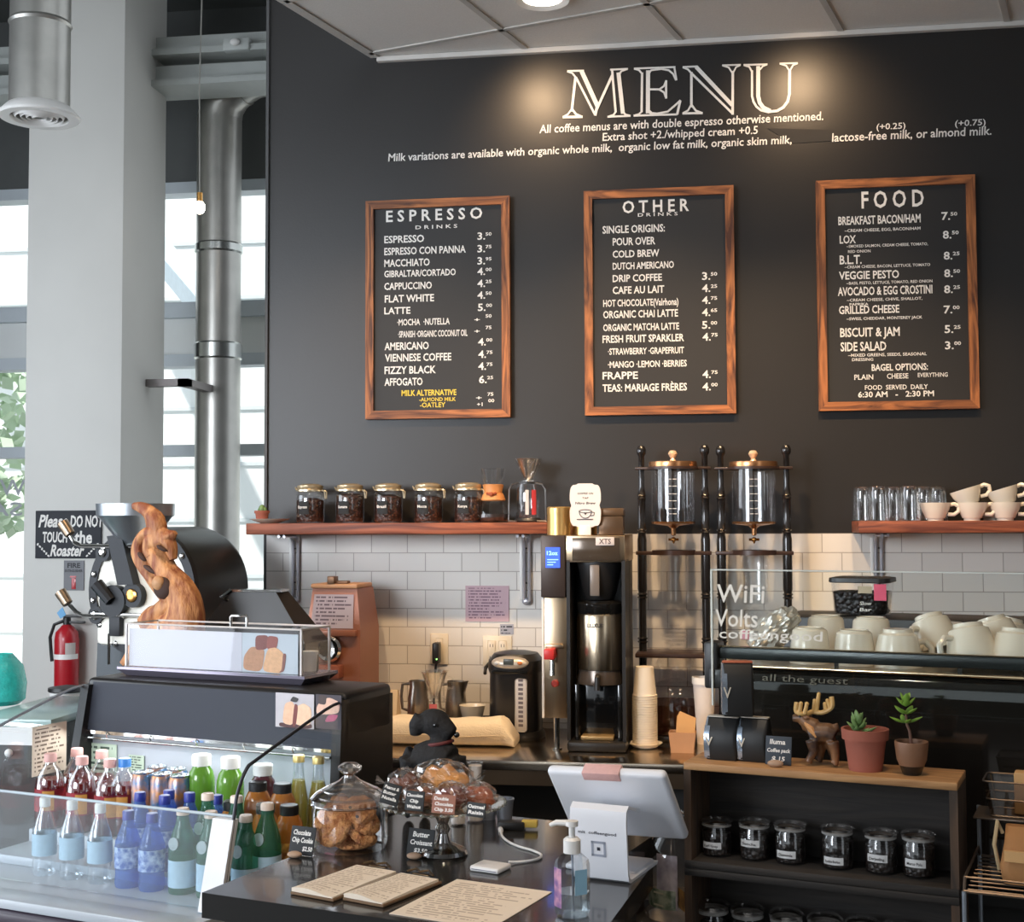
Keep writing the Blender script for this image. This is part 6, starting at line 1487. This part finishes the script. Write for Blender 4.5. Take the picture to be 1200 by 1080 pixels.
obj('pale_stripe', G().box(-.05, .05, -.058, -.05, .045, .066), M('kraft_pale', (214, 168, 112), .7), t)
obj('twine_handle', G().tube([(-.062, -.02, .02), (-.070, -.03, .07), (-.064, -.02, .115), (-.056, -.01, .09)], .004, 8), M('twine', (196, 172, 132), .8), t)
p = VP(1180, 950, RV1-.06); u = uv(p)[0]
t = fthing('wire_basket', 'dim glass basket with a kraft packet at the right edge', 'basket', u+.02, RV1-.06, zq2+.0005)
g = G().loft([rr_(.05, .045, 0, k=.012), rr_(.062, .052, .072, k=.012)], cap=False); obj('glass_wall', g, GLASS('smoked_glass', (.55, .5, .45), .12, .6, .1), t)
for z, q in ((.002, 0), (.036, .5), (.072, 1)): obj('hoop', G().tube(rr_(.05+.012*q, .045+.007*q, z, 4, .012), .002, 6, True), rodm, t)
t = fthing('kraft_packet', 'tan kraft packet inside the dim glass basket', 'packet', u+.034, RV1-.06, zq2+.004)
obj('packet', G().box(-.018, .026, -.02, .02, 0, .085, .004), bpy.data.materials['kraft_pale'], t)

# ================================================================== DRINKS CASE
QU0, QU1 = -2.95, -2.0
CVF, CVB = 3.18, 3.44
zct = 1.243; zcb = 1.085; ZDK = .775
navy = M('case_navy', (36, 40, 52), .65, var=.06, scale=4)
caseb = M('case_black', (34, 32, 31), .32, var=.1)
t = fthing('drinks_case', 'black open fronted refrigerated case full of bottles', 'display case', QU1, CVF, 0)
W = QU1-QU0
obj('canopy', G().box(-W, 0, .0, CVB-CVF, zcb+.02, zct, .018, 3), caseb, t)
obj('front_panel', G().prism([(-.025, zcb), (.0, zct-.012), (.012, zct-.012), (.0, zcb)], -W+.03, -.03, 'x'), navy, t)
obj('panel_trim', G().box(-W+.03, -.03, -.030, -.022, zcb-.008, zcb+.002), chrome, t)
obj('price_rail', G().tube([(-W+.03, -.034, zcb-.02), (-.03, -.034, zcb-.02)], .0045, 8), chrome, t)
for k in range(5):
    x = -W+.12+k*.17; obj('rail_hook', G().tube([(x, -.034, zcb-.02), (x-.004, -.038, zcb-.006), (x-.008, -.030, zcb)], .002, 6), chrome, t)
for s, x in ((0, -W), (1, -.03)):
    obj('side_post', G().prism([(-.115 if not s else -.05, ZDK), (-.02, ZDK), (.02, zct-.02), (-.02, zct-.02)], x, x+.03, 'x'), caseb, t)
    obj('side_panel', G().box(x, x+.03, .0, CVB-CVF, .1, zct-.03), caseb, t)
liner = M('liner_white', (178, 184, 190), .3, var=.03)
obj('back_liner', G().box(-W+.03, -.03, .0, .012, ZDK, zcb+.02), liner, t)
obj('deck', G().box(-W+.005, -.005, CVB*0-.66, .0, ZDK-.02, ZDK), liner, t)
Z3r, Z2r = .835, .800
obj('step', G().box(-W+.03, -.03, -.26, -.001, ZDK, Z3r, .004), liner, t)
obj('step', G().box(-W+.03, -.03, -.41, -.2605, ZDK, Z2r, .004), liner, t)
obj('base', G().box(-W, 0, -.67, CVB-CVF, .08, ZDK-.07), M('case_base', (120, 128, 146), .35, .4), t)
obj('bumper', G().box(-W, 0, -.685, -.60, ZDK-.072, ZDK-.022, .012, 3), M('case_bumper', (58, 50, 60), .3), t)
obj('front_ledge', G().box(-W, 0, -.68, -.60, ZDK-.021, ZDK+.004, .004), liner, t)
gF = GLASS('case_glass', (.95, .97, .98), .06, .6, .02, power=4)
fg0, fg1 = (-.545, ZDK+.006), (-.49, fz(140, 943, CVF-.49))
obj('front_glass', G().prism([fg0, (fg0[0]+.006, fg0[1]), (fg1[0]+.006, fg1[1]), fg1], -W+.012, -.012, 'x'), gF, t, smooth=10)
obj('glass_lip', G().tube([(-W+.012, fg1[0]+.003, fg1[1]+.002), (-.012, fg1[0]+.003, fg1[1]+.002)], .004, 8), M('lip_clear', (190, 200, 206), .2, .2), t)
side = [(-.01, zct-.025), (-.10, zct-.035), (-.40, zct-.115), (-.455, zct-.135), (-.49, zct-.185), (-.505, zct-.24), (-.553, ZDK+.006), (-.01, ZDK+.006)]
for x in (-W, -.008):
    sg2 = obj('side_glass', G().prism(side, x+.001, x+.007, 'x'), gF, t, smooth=10)
    P = [Vector((x+.004, y, z)) for y, z in side[:-1]]
    obj('edge_trim', G().tube(smooth_path(P, 4), .0045, 8), M('trim_dark', (66, 66, 72), .3, .5) if x > -.1 else M('trim_pale', (176, 180, 186), .3, .4), t)
obj('corner_strip', G().prism([(-.570, ZDK+.005), (-.548, ZDK+.005), (-.492, fg1[1]), (-.514, fg1[1])], -.062, -.0, 'x'), M('strip_white', (222, 222, 224), .4), t)
tb2 = obj('assumed_light_tube', G().tube([(-W+.06, -.02+.035, zcb+.012), (-.06, -.02+.035, zcb+.012)], .010, 10), EMIT('tube_glow', (235, 244, 255), 1.6), t)  # assumed tube under the canopy, for the lit interior
area('assumed_case_light', F((QU0+QU1)/2, CVF-.10, zcb+.015), F((QU0+QU1)/2, CVF-.22, .7), .85, .05, 1.7, (.90, .96, 1.0)).rotation_euler.z = FR  # bare area light added to brighten the bottles from the assumed tube
bpy.data.objects['assumed_case_light'].rotation_euler = (radians(-25), 0, FR)

# bottles
def bot(name, label, px, capy, v, prof, mats, group, z):
    pass
capw = M('cap_cream', (226, 206, 190), .5); capb = M('cap_blue', (44, 58, 150), .4); caplb = M('cap_sky', (70, 140, 220), .4); capk = M('cap_black', (36, 34, 34), .4); capp = M('cap_pink', (222, 170, 160), .45)
whitecap = M('cap_white', (232, 232, 226), .45)
gg_ = TINT('green_glass', (66, 116, 96), .55, .08); lbl = M('label_ice', (172, 200, 216), .5, var=.15, scale=50); emb = M('emblem_grey', (156, 170, 172), .5, var=.3, scale=90)
blu = TINT('blue_pet', (104, 142, 206), .38, .08); blul = M('label_blue', (66, 100, 176), .5, rgb2=(186, 206, 230), scale=60)
pet = GLASS('pet_clear', (.92, .95, .97), .12, .7, .06, power=2)
cola = TINT('red_drink', (120, 26, 26), .9, .1); colal = M('label_red', (166, 30, 42), .45, rgb2=(96, 20, 32), scale=22); gold_l = M('label_gold', (206, 146, 66), .5, var=.3, scale=60)
juice = TINT('green_juice', (100, 150, 52), .95, .1); jl2 = M('label_green', (52, 84, 50), .5, rgb2=(170, 190, 160), scale=90)
purp = TINT('purple_juice', (92, 50, 56), .95, .1); amb = TINT('amber_drink', (188, 118, 52), .8, .08); ambl = M('label_amber', (120, 70, 34), .5, rgb2=(226, 170, 80), scale=50)
pale = TINT('pale_cider', (196, 180, 84), .7, .08); canm = M('can_blue', (84, 120, 156), .3, .5, rgb2=(208, 140, 74), scale=26); cant = M('can_top', (196, 202, 206), .25, .9)
def make_bottle(kind):
    """returns a thing with its parts standing at the origin"""
    t = thing(kind, 'x', 'bottle')
    def L(n, pr, m, seg=20): return obj(n, G().lathe(pr, seg), m, t)
    if kind == 'green_water_bottle':
        r, h = .036, .213
        L('glass_body', [(0, 0), (r*.95, 0), (r, .006), (r, h*.50), (r*.93, h*.60), (r*.70, h*.73), (r*.46, h*.84), (r*.42, h*.94)], gg_)
        L('cap', [(0, h*.92), (r*.46, h*.92), (r*.46, h*.985), (r*.4, h), (0, h)], capw)
        L('paper_label', [(r*1.012, h*.08), (r*1.012, h*.40)], lbl)
        obj('emblem', G().lathe([(0, 0), (.016, 0), (.016, .002), (0, .0025)], 20, (0, -r*.93, h*.60), Matrix.Rotation(radians(83), 4, 'X')), emb, t)
    elif kind == 'blue_water_bottle':
        r, h = .034, .195
        L('body', [(0, 0), (r*.9, 0), (r, .01), (r*.94, h*.2), (r, h*.3), (r, h*.52), (r*.96, h*.6), (r*.45, h*.84), (r*.4, h*.9)], blu)
        L('cap', [(0, h*.88), (r*.45, h*.88), (r*.45, h*.985), (r*.4, h), (0, h)], capb)
        L('paper_label', [(r*1.015, h*.26), (r*1.015, h*.54)], blul)
    elif kind == 'clear_water_bottle':
        r, h = .032, .205
        L('body', [(0, 0), (r*.9, 0), (r, .01), (r*.94, h*.2), (r, h*.3), (r, h*.52), (r*.96, h*.6), (r*.45, h*.84), (r*.4, h*.9)], pet)
        L('cap', [(0, h*.88), (r*.45, h*.88), (r*.45, h*.985), (r*.4, h), (0, h)], whitecap)
        L('paper_label', [(r*1.015, h*.26), (r*1.015, h*.54)], lbl)
    elif kind == 'red_soda_bottle':
        r, h = .043, .213
        L('body', [(0, 0), (r*.9, 0), (r, .01), (r, h*.52), (r*.98, h*.58), (r*.88, h*.68), (r*.62, h*.78), (r*.38, h*.84), (r*.36, h*.9)], pet)
        L('drink', [(0, .004), (r*.88, .004), (r*.96, .012), (r*.96, h*.50), (r*.93, h*.58), (r*.85, h*.66), (0, h*.66)], cola)
        L('cap', [(0, h*.89), (r*.42, h*.89), (r*.42, h*.985), (r*.38, h), (0, h)], capp)
        L('paper_label', [(r*1.012, h*.24), (r*1.012, h*.54)], colal)
        k_ = patch('gold_patch', r*1.02, -70, -25, h*.26, h*.52, gold_l, t)
    elif kind == 'green_juice_bottle':
        r, h = .038, .240
        L('bottle_body', [(0, 0), (r*.92, 0), (r, .008), (r, h*.66), (r*.97, h*.73), (r*.84, h*.81), (r*.64, h*.855), (r*.62, h*.88)], juice)
        L('cap', [(0, h*.875), (r*.70, h*.875), (r*.72, h*.985), (r*.66, h), (0, h)], whitecap)
        patch('paper_label', r*1.015, -170, -95, h*.14, h*.60, jl2, t)
    elif kind == 'purple_juice_bottle':
        r, h = .038, .228
        L('bottle_body', [(0, 0), (r*.92, 0), (r, .008), (r, h*.66), (r*.97, h*.73), (r*.84, h*.81), (r*.64, h*.855), (r*.62, h*.88)], purp)
        L('cap', [(0, h*.875), (r*.70, h*.875), (r*.72, h*.985), (r*.66, h), (0, h)], whitecap)
        patch('paper_label', r*1.015, -150, -60, h*.3, h*.56, M('label_pale', (190, 184, 190), .5), t)
    elif kind == 'amber_tea_bottle':
        r, h = .037, .19
        L('bottle_body', [(0, 0), (r*.92, 0), (r, .008), (r, h*.66), (r*.94, h*.76), (r*.72, h*.85), (r*.6, h*.88)], amb)
        L('cap', [(0, h*.87), (r*.66, h*.87), (r*.66, h*.985), (r*.6, h), (0, h)], capk)
        L('paper_label', [(r*1.012, h*.2), (r*1.012, h*.52)], ambl)
    elif kind == 'cider_bottle':
        r, h = .034, .245
        L('glass_body', [(0, 0), (r*.92, 0), (r, .008), (r, h*.30), (r*.86, h*.48), (r*.44, h*.80), (r*.40, h*.93)], pet)
        L('drink', [(0, .004), (r*.9, .006), (r*.94, h*.29), (r*.80, h*.48), (r*.5, h*.72), (0, h*.72)], pale)
        L('cap', [(0, h*.92), (r*.48, h*.92), (r*.48, h*.985), (r*.42, h), (0, h)], M('cap_gold', (196, 172, 110), .35, .6))
    elif kind == 'drink_can':
        r, h = .033, .186
        L('body', [(0, 0), (r*.8, 0), (r, .010), (r, h*.90), (r*.84, h*.97)], canm)
        L('can_top', [(r*.84, h*.97), (r*.86, h), (r*.8, h), (r*.78, h*.975), (0, h*.975)], cant)
        obj('ring_tab', G().tube([(.006*cos(a), .012*sin(a)-.002, h*.985) for a in [2*pi*i/14 for i in range(14)]], .0015, 6, True), cant, t)
    return t
protos = {}
def place(kind, px, refy, v, z, label, group, rz=None):
    u = uv(VP(px, refy, v))[0]; loc = F(u, v, z+.0004); rz = FR + random.uniform(-.25, .25) if rz is None else rz
    if kind not in protos:
        t = make_bottle(kind); protos[kind] = t; t.location = loc; t.rotation_euler = (0, 0, rz); t['label'] = label; t['group'] = group
    else: t = dup(protos[kind], loc, rz, label, group=group)
    if kind == 'drink_can': t['category'] = 'can'
    return t
G1 = 'green sparkling water bottles'
for px, v, lb in ((214, 2.75, 'green sparkling water bottle leftmost of the front row'), (247, 2.75, 'green sparkling water bottle second in the front row, beside the white strip'), (288, 2.75, 'green sparkling water bottle third in the front row, right of the white strip'), (313, 2.79, 'green sparkling water bottle nearest the cookie jar'),
                  (243, 2.825, 'green sparkling water bottle of the second row, behind the white strip'), (277, 2.83, 'green sparkling water bottle of the second row, behind the third front one')):
    place('green_water_bottle', px, 990, v, ZDK if v < 2.765 else (Z2r if v > 2.78 else ZDK), lb, G1, FR-.05)
G2 = 'blue capped water bottles'
for px, y, v, z, lb in ((150, 1000, 2.735, ZDK, 'blue water bottle at the left end of the front row'), (178, 1000, 2.735, ZDK, 'blue water bottle of the front row next to the green bottles'), (164, 940, 2.835, Z2r, 'blue capped water bottle farthest left in the second row'), (193, 940, 2.83, Z2r, 'blue capped water bottle second in the second row'),
                        (222, 940, 2.885, Z2r, 'blue capped water bottle under the first green juice'), (198, 940, 2.89, Z2r, 'blue capped water bottle hidden between the cans and second row'), (254, 940, 2.89, Z2r, 'blue capped water bottle behind the green bottles, nearest the amber tea')):
    place('blue_water_bottle', px, y, v, z, lb, G2)
for px, v, lb in ((52, 2.735, 'clear water bottle leftmost behind the front glass'), (84, 2.735, 'clear water bottle second from the left behind the front glass'), (117, 2.735, 'clear water bottle next to the blue ones behind the front glass')):
    place('clear_water_bottle', px, 1000, v, ZDK, lb, 'clear water bottles')
G3 = 'red soda bottles'
for px, v, lb in ((59, 2.96, 'red soda bottle leftmost in the back row, gold patch on its label'), (96, 2.96, 'red soda bottle second in the front of the soda group'), (129, 2.96, 'red soda bottle third from the left, next to the blue capped one'), (90, 3.06, 'red soda bottle behind the second one'), (119, 3.06, 'red soda bottle behind, before the green notice')):
    place('red_soda_bottle', px, 900, v, Z3r, lb, G3)
tb3 = place('red_soda_bottle', 146, 900, 2.985, Z3r, 'red labelled soda bottle with a bright blue cap', 'soda bottle with blue cap')
for c in [o for o in bpy.data.objects if o.parent == tb3 and o.name.startswith('cap')]:
    c.data = c.data.copy(); c.data.materials[0] = caplb
G4 = 'tall drink cans'
for px, v, lb in ((168, 2.965, 'drink can leftmost of the blue and orange cans'), (184, 3.045, 'drink can behind, between the first two front cans'), (190, 2.965, 'drink can second in front'), (207, 3.04, 'drink can behind, nearest the green juice'), (211, 2.965, 'drink can in front, touching the green juice')):
    place('drink_can', px, 920, v, Z3r, lb, G4)
for px, v, lb in ((236, 3.0, 'green juice bottle beside the drink cans'), (270, 3.0, 'green juice bottle nearer the cookie jar')): place('green_juice_bottle', px, 905, v, Z3r, lb, 'green juice bottles')
place('purple_juice_bottle', 308, 905, 3.0, Z3r, 'dark purple juice bottle right of the green juices', 'purple juice')
G5 = 'amber tea bottles'
for px, v, lb in ((273, 2.87, 'amber tea bottle leftmost of the black capped ones'), (302, 2.96, 'amber tea bottle at the back below the purple juice'), (311, 2.875, 'amber tea bottle second in front'), (331, 2.965, 'amber tea bottle at the back near the cider'), (339, 2.885, 'amber tea bottle right against the cookie jar')):
    place('amber_tea_bottle', px, 940, v, Z2r if v < 2.91 else Z3r-.0, lb, G5)
for px, v, lb in ((350, 3.08, 'pale cider bottle with a gold cap above the cookie jar'), (373, 3.08, 'pale cider bottle partly behind the cookie jar knob')): place('cider_bottle', px, 905, v, Z3r, lb, 'pale cider bottles')

# notices and photos on the case
def UPt(x, y, u): r = ray(x, y); return CAM + r*(u/r.dot(UH))
a = UPt(38, 852, QU0+.009); b = UPt(78, 843, QU0+.009); c = UPt(40, 910, QU0+.009)
va, vb = uv(a)[1], uv(b)[1]
t = fthing('beige_notice', 'beige typed notice taped to the left glass of the case', 'notice', QU0+.0085, va, c.z)
obj('sheet', G().box(0, .0012, 0, vb-va, 0, a.z-c.z), PAPER('beige_notice', (222, 204, 182), (120, 100, 84), 12, 0, vb-va, 0, a.z-c.z, 'YZ', 12), t)
for px0, px1, y0, y1, lb in ((94, 136, 869, 912, 'pale green notice standing behind the red soda bottles'), (150, 168, 884, 905, 'small pale green card behind the drink cans')):
    a, b, c = VP(px0, y0, CVF-.008), VP(px1, y0, CVF-.008), VP(px0, y1, CVF-.008)
    t = fthing('green_notice', lb, 'notice', uv(a)[0], CVF-.0055, c.z, 0)
    w_, h_ = uv(b)[0]-uv(a)[0], a.z-c.z
    obj('sheet', G().box(0, w_, 0, .0015, 0, h_), PAPER('green_paper', (190, 206, 184), (80, 96, 84), 7, 0, w_, 0, h_, density=9), t)
def rounded(P, q=.30, n=3):
    out = []
    for i in range(len(P)):
        a, b, c = Vector(P[i-1]), Vector(P[i]), Vector(P[(i+1) % len(P)])
        p0, p2 = b + (a-b)*q, b + (c-b)*q
        for k in range(n+1):
            s = k/n; v = p0*(1-s)**2 + b*2*s*(1-s) + p2*s*s; out.append((v.x, v.y))
    return out
def food_photo(px0, px1, y0, y1, v, label, bgc, blobs):
    a, b, c = VP(px0, y0, v), VP(px1, y0, v), VP(px0, y1, v); w_, h_ = uv(b)[0]-uv(a)[0], a.z-c.z
    t = fthing('food_photo', label, 'photo print', uv(a)[0], v, c.z, 0, 'food photos')
    obj('print', G().box(0, w_, 0, .0012, 0, h_), M('print_%d' % px0, bgc, .4, var=.15, scale=30), t)
    for i, (poly, col) in enumerate(blobs):
        obj('printed_shape', G().prism(rounded([(x*w_, z*h_) for x, z in poly]), -.0006-.0002*i, -.0001-.0002*i, 'y'), M('pr_%d_%d' % (px0, i), col, .5, var=.25, scale=60), t)
food_photo(323, 368, 811, 851, CVF-.032, 'left sandwich photo stuck on the navy panel of the case', (188, 182, 186),
    [([(.1, 0), (.95, 0), (.95, .16), (.55, .1), (.1, .14)], (70, 30, 32)), ([(.18, .12), (.45, .06), (.52, .6), (.44, .78), (.24, .7)], (226, 180, 148)), ([(.52, .08), (.92, .1), (.94, .6), (.74, .74), (.54, .62)], (232, 190, 158)), ([(.44, .04), (.54, .06), (.60, .66), (.50, .72)], (116, 52, 48)), ([(.38, .78), (.55, .74), (.62, .86), (.46, .92)], (50, 46, 44))])
food_photo(370, 400, 813, 853, CVF-.032, 'right sandwich photo on the navy panel, dark with pink filling', (60, 52, 60),
    [([(.02, .4), (.9, .46), (.96, .8), (.5, .94), (.06, .7)], (222, 180, 158)), ([(.1, .72), (.4, .7), (.44, .98), (.12, .98)], (70, 54, 52)), ([(.35, .2), (.75, .24), (.9, .44), (.5, .42)], (176, 76, 112))])

# acrylic box on the case
BV0, BV1 = 3.275, 3.425
BU0, BU1 = uv(VP(148, 780, BV0))[0], uv(VP(353, 780, BV0))[0]
zt0 = zct+.0005
bz0 = zt0+.032; bz1 = bz0 + (fz(300, 738, BV0) - fz(300, 789, BV0))
t = fthing('acrylic_box', 'clear acrylic bakery box with a small metal handle on the case', 'display box', BU0, BV0, zt0)
w_, d_, h_ = BU1-BU0, BV1-BV0, bz1-zt0
obj('tray', G().loft([[(.0, 0, 0), (w_, 0, 0), (w_, d_, 0), (0, d_, 0)], [(-.02, -.02, .020), (w_+.025, -.02, .020), (w_+.025, d_+.01, .020), (-.02, d_+.01, .020)], [(-.02, -.02, .028), (w_+.025, -.02, .028), (w_+.025, d_+.01, .028), (-.02, d_+.01, .028)]]), M('tray_violet_grey', (124, 118, 132), .12, .5, var=.1), t, smooth=10)
obj('cover', G().box(0, w_, 0, d_, .0285, h_), acrylic, t)
for x in (0, w_):
    for y in (0, d_): obj('corner_edge', G().box(x-.003, x+.003, y-.003, y+.003, .0285, h_), M('acrylic_edge', (206, 200, 196), .2) if 'acrylic_edge' not in bpy.data.materials else bpy.data.materials['acrylic_edge'], t)
obj('top_edge', G().tube([(0, 0, h_), (w_, 0, h_), (w_, d_, h_), (0, d_, h_)], .003, 6, True), bpy.data.materials['acrylic_edge'], t)
xh = uv(VP(280, 735, BV0+.06))[0]-BU0
obj('handle', G().tube([(xh-.03, .06, h_), (xh-.03, .06, h_+.026), (xh-.025, .06, h_+.031), (xh+.025, .06, h_+.031), (xh+.03, .06, h_+.026), (xh+.03, .06, h_)], .0045, 8), chrome, t)
def in_box(px): return uv(VP(px, 765, BV0+.01))[0]
u0, u1, u2 = in_box(152), in_box(284), in_box(350)
t = fthing('white_sheet', 'blank white sheet inside the front of the acrylic box', 'paper', u0, BV0+.008, bz0-.003)
obj('sheet', G().box(0, u1-u0, 0, .001, 0, bz1-bz0-.012), M('white_paper', (186, 187, 194), .6, var=.02), t)
t = fthing('bread_photo', 'photo of brown bread slices inside the acrylic box', 'photo print', u1+.001, BV0+.008, bz0-.003)
w_, h_ = u2-u1-.002, bz1-bz0-.012
obj('print', G().box(0, w_, 0, .001, 0, h_), M('print_blue', (176, 186, 192), .5, var=.1), t)
for i, (pl, col) in enumerate((([(.02, .05), (.36, .02), (.42, .62), (.16, .66), (.03, .40)], (176, 130, 96)), ([(.24, .56), (.46, .6), (.48, .96), (.24, .94)], (120, 66, 58)), ([(.44, .60), (.62, .6), (.66, .92), (.46, .95)], (140, 76, 66)), ([(.36, .04), (.68, .0), (.74, .08), (.76, .5), (.62, .66), (.46, .62)], (212, 166, 122)), ([(.66, .02), (.76, .06), (.80, .5), (.74, .52), (.72, .1)], (126, 78, 66)))):
    obj('printed_shape', G().prism(rounded([(x*w_, z*h_) for x, z in pl]), -.0006-.0002*i, -.0001-.0002*i, 'y'), M('bread_%d' % i, col, .6, var=.25, scale=80, bump=.2), t)
u = BU1-.04
t = fthing('white_tub', 'little white tub at the right end inside the acrylic box', 'tub', u, BV0+.105, bz0-.003)
obj('wall', G().lathe([(0, 0), (.02, 0), (.024, .05), (0, .05)], 16), white, t); obj('lid', G().lathe([(0, .05), (.026, .05), (.026, .06), (0, .06)], 16), white, t)

# driftwood
WVv = 3.58; S = depth(VP(200, 680, WVv))/FPX; wu = uv(VP(195, 700, WVv))[0]; wz0 = fz(195, 800, WVv)
t = fthing('plinth', 'black plinth behind the drinks case under the driftwood', 'plinth', wu, WVv, 0)
obj('column', G().box(-.16, .16, -.10, .12, 0, wz0-.02), blk, t); obj('cap', G().box(-.17, .17, -.11, .13, wz0-.02, wz0), blk, t)
dw = M('driftwood', (136, 74, 44), .6, rgb2=(206, 148, 96), scale=7, stretch=(5, 5, 1.2), bump=.5, bscale=26)
dwd = M('driftwood_shade', (62, 40, 32), .8, var=.3, scale=30)  # dark tone painting the shade of the hollow and grooves
wx = lambda px: (px-195)*S
wz = lambda py: fz(195, py, WVv)-wz0
t = fthing('driftwood_sculpture', 'twisted reddish driftwood sculpture before the coffee roaster', 'driftwood', wu, WVv, wz0)
def ribbon(path, n=16, amp=.10, fr=5, seed=1):
    """path: px, py, half width px, half depth px, twist"""
    P = [Vector(q) for q in path]; out = []
    ks = 6; rings = []
    for i in range(len(P)-1):
        for k in range(ks if i < len(P)-2 else ks+1):
            s = k/ks; p0, p1, p2, p3 = P[max(i-1, 0)], P[i], P[i+1], P[min(i+2, len(P)-1)]
            q = .5*((2*p1) + (p2-p0)*s + (2*p0-5*p1+4*p2-p3)*s*s + (3*p1-p0-3*p2+p3)*s**3); rings.append(q)
    R = []
    for i, q in enumerate(rings):
        a = rings[min(i+1, len(rings)-1)] - rings[max(i-1, 0)]
        d = Vector((a[0], -a[1])); d = d.normalized() if d.length else Vector((0, 1)); nx, nz = d.y, -d.x
        ring = []
        for k in range(n):
            th = 2*pi*k/n; w = q[2]*S*(1+amp*sin(fr*th+i*.35+seed)); dd = q[3]*S*(1+amp*cos(fr*th+i*.3+seed))
            ring.append((wx(q[0]) + nx*w*cos(th), dd*sin(th), wz(q[1]) + nz*w*cos(th)))
        R.append(ring)
    return R
from mathutils import Vector as V4
def limb(name, path, n=22, amp=.05, fr=5, seed=1, par=None): return obj(name, G().loft(ribbon(path, n, amp, fr, seed)), dw, par or t, smooth=60)
limb('trunk', [(190, 797, 46, 24), (200, 768, 48, 26), (214, 742, 36, 26), (222, 722, 25, 22), (220, 703, 21, 18), (210, 688, 19, 16), (196, 672, 15, 14), (184, 656, 14, 13), (174, 646, 12, 11)], 30, .05, 7)
limb('trunk_strand', [(206, 700, 15, 13), (192, 690, 11, 13), (178, 678, 10, 12), (164, 662, 10, 12), (155, 648, 9, 11), (157, 636, 9, 11), (166, 627, 10, 11), (180, 626, 12, 11), (192, 630, 10, 10), (200, 640, 8, 9), (205, 655, 4, 5)], 20, .07, 4, 3)
limb('trunk_strand', [(176, 652, 12, 12), (172, 643, 10, 12), (176, 634, 12, 12), (188, 632, 12, 11), (200, 628, 8, 8), (207, 624, 3, 4)], 20, .07, 4, 5)
limb('trunk_strand', [(208, 702, 12, 12), (199, 709, 12, 12), (188, 716, 11, 12), (176, 724, 14, 12), (164, 734, 12, 11)], 20, .07, 4, 7)
limb('branch', [(180, 636, 11, 10), (181, 622, 12, 10), (177, 610, 12, 10), (168, 600, 9, 8), (156, 594, 7, 6), (145, 592, 4, 4)], 18, .07, 4, 2)
obj('hollow_shade', G().ell((wx(201), -.040, wz(688)), (13*S, .018, 13*S), 18), dwd, t)
obj('knot', G().ell((wx(198), -.053, wz(682)), (8*S, .018, 8.5*S), 16), M('knot', (186, 140, 98), .6, var=.25, scale=30, bump=.3), t)
for px, py, a, b_, an in ((167, 652, 8, 3.2, 40), (180, 667, 12, 3.2, 24), (196, 642, 8, 2.6, 25)):
    obj('groove_shade', G().ell((wx(px), -.030, wz(py)), (a*S, .010, b_*S), 14, Matrix.Rotation(radians(an), 4, 'Y')), dwd, t)
g = G().loft(ribbon([(172, 742, 10, 8), (150, 760, 9, 8), (140, 772, 6, 6), (132, 780, 5, 5)], 14, .1, 4, 5)); obj('root', g, dw, t)
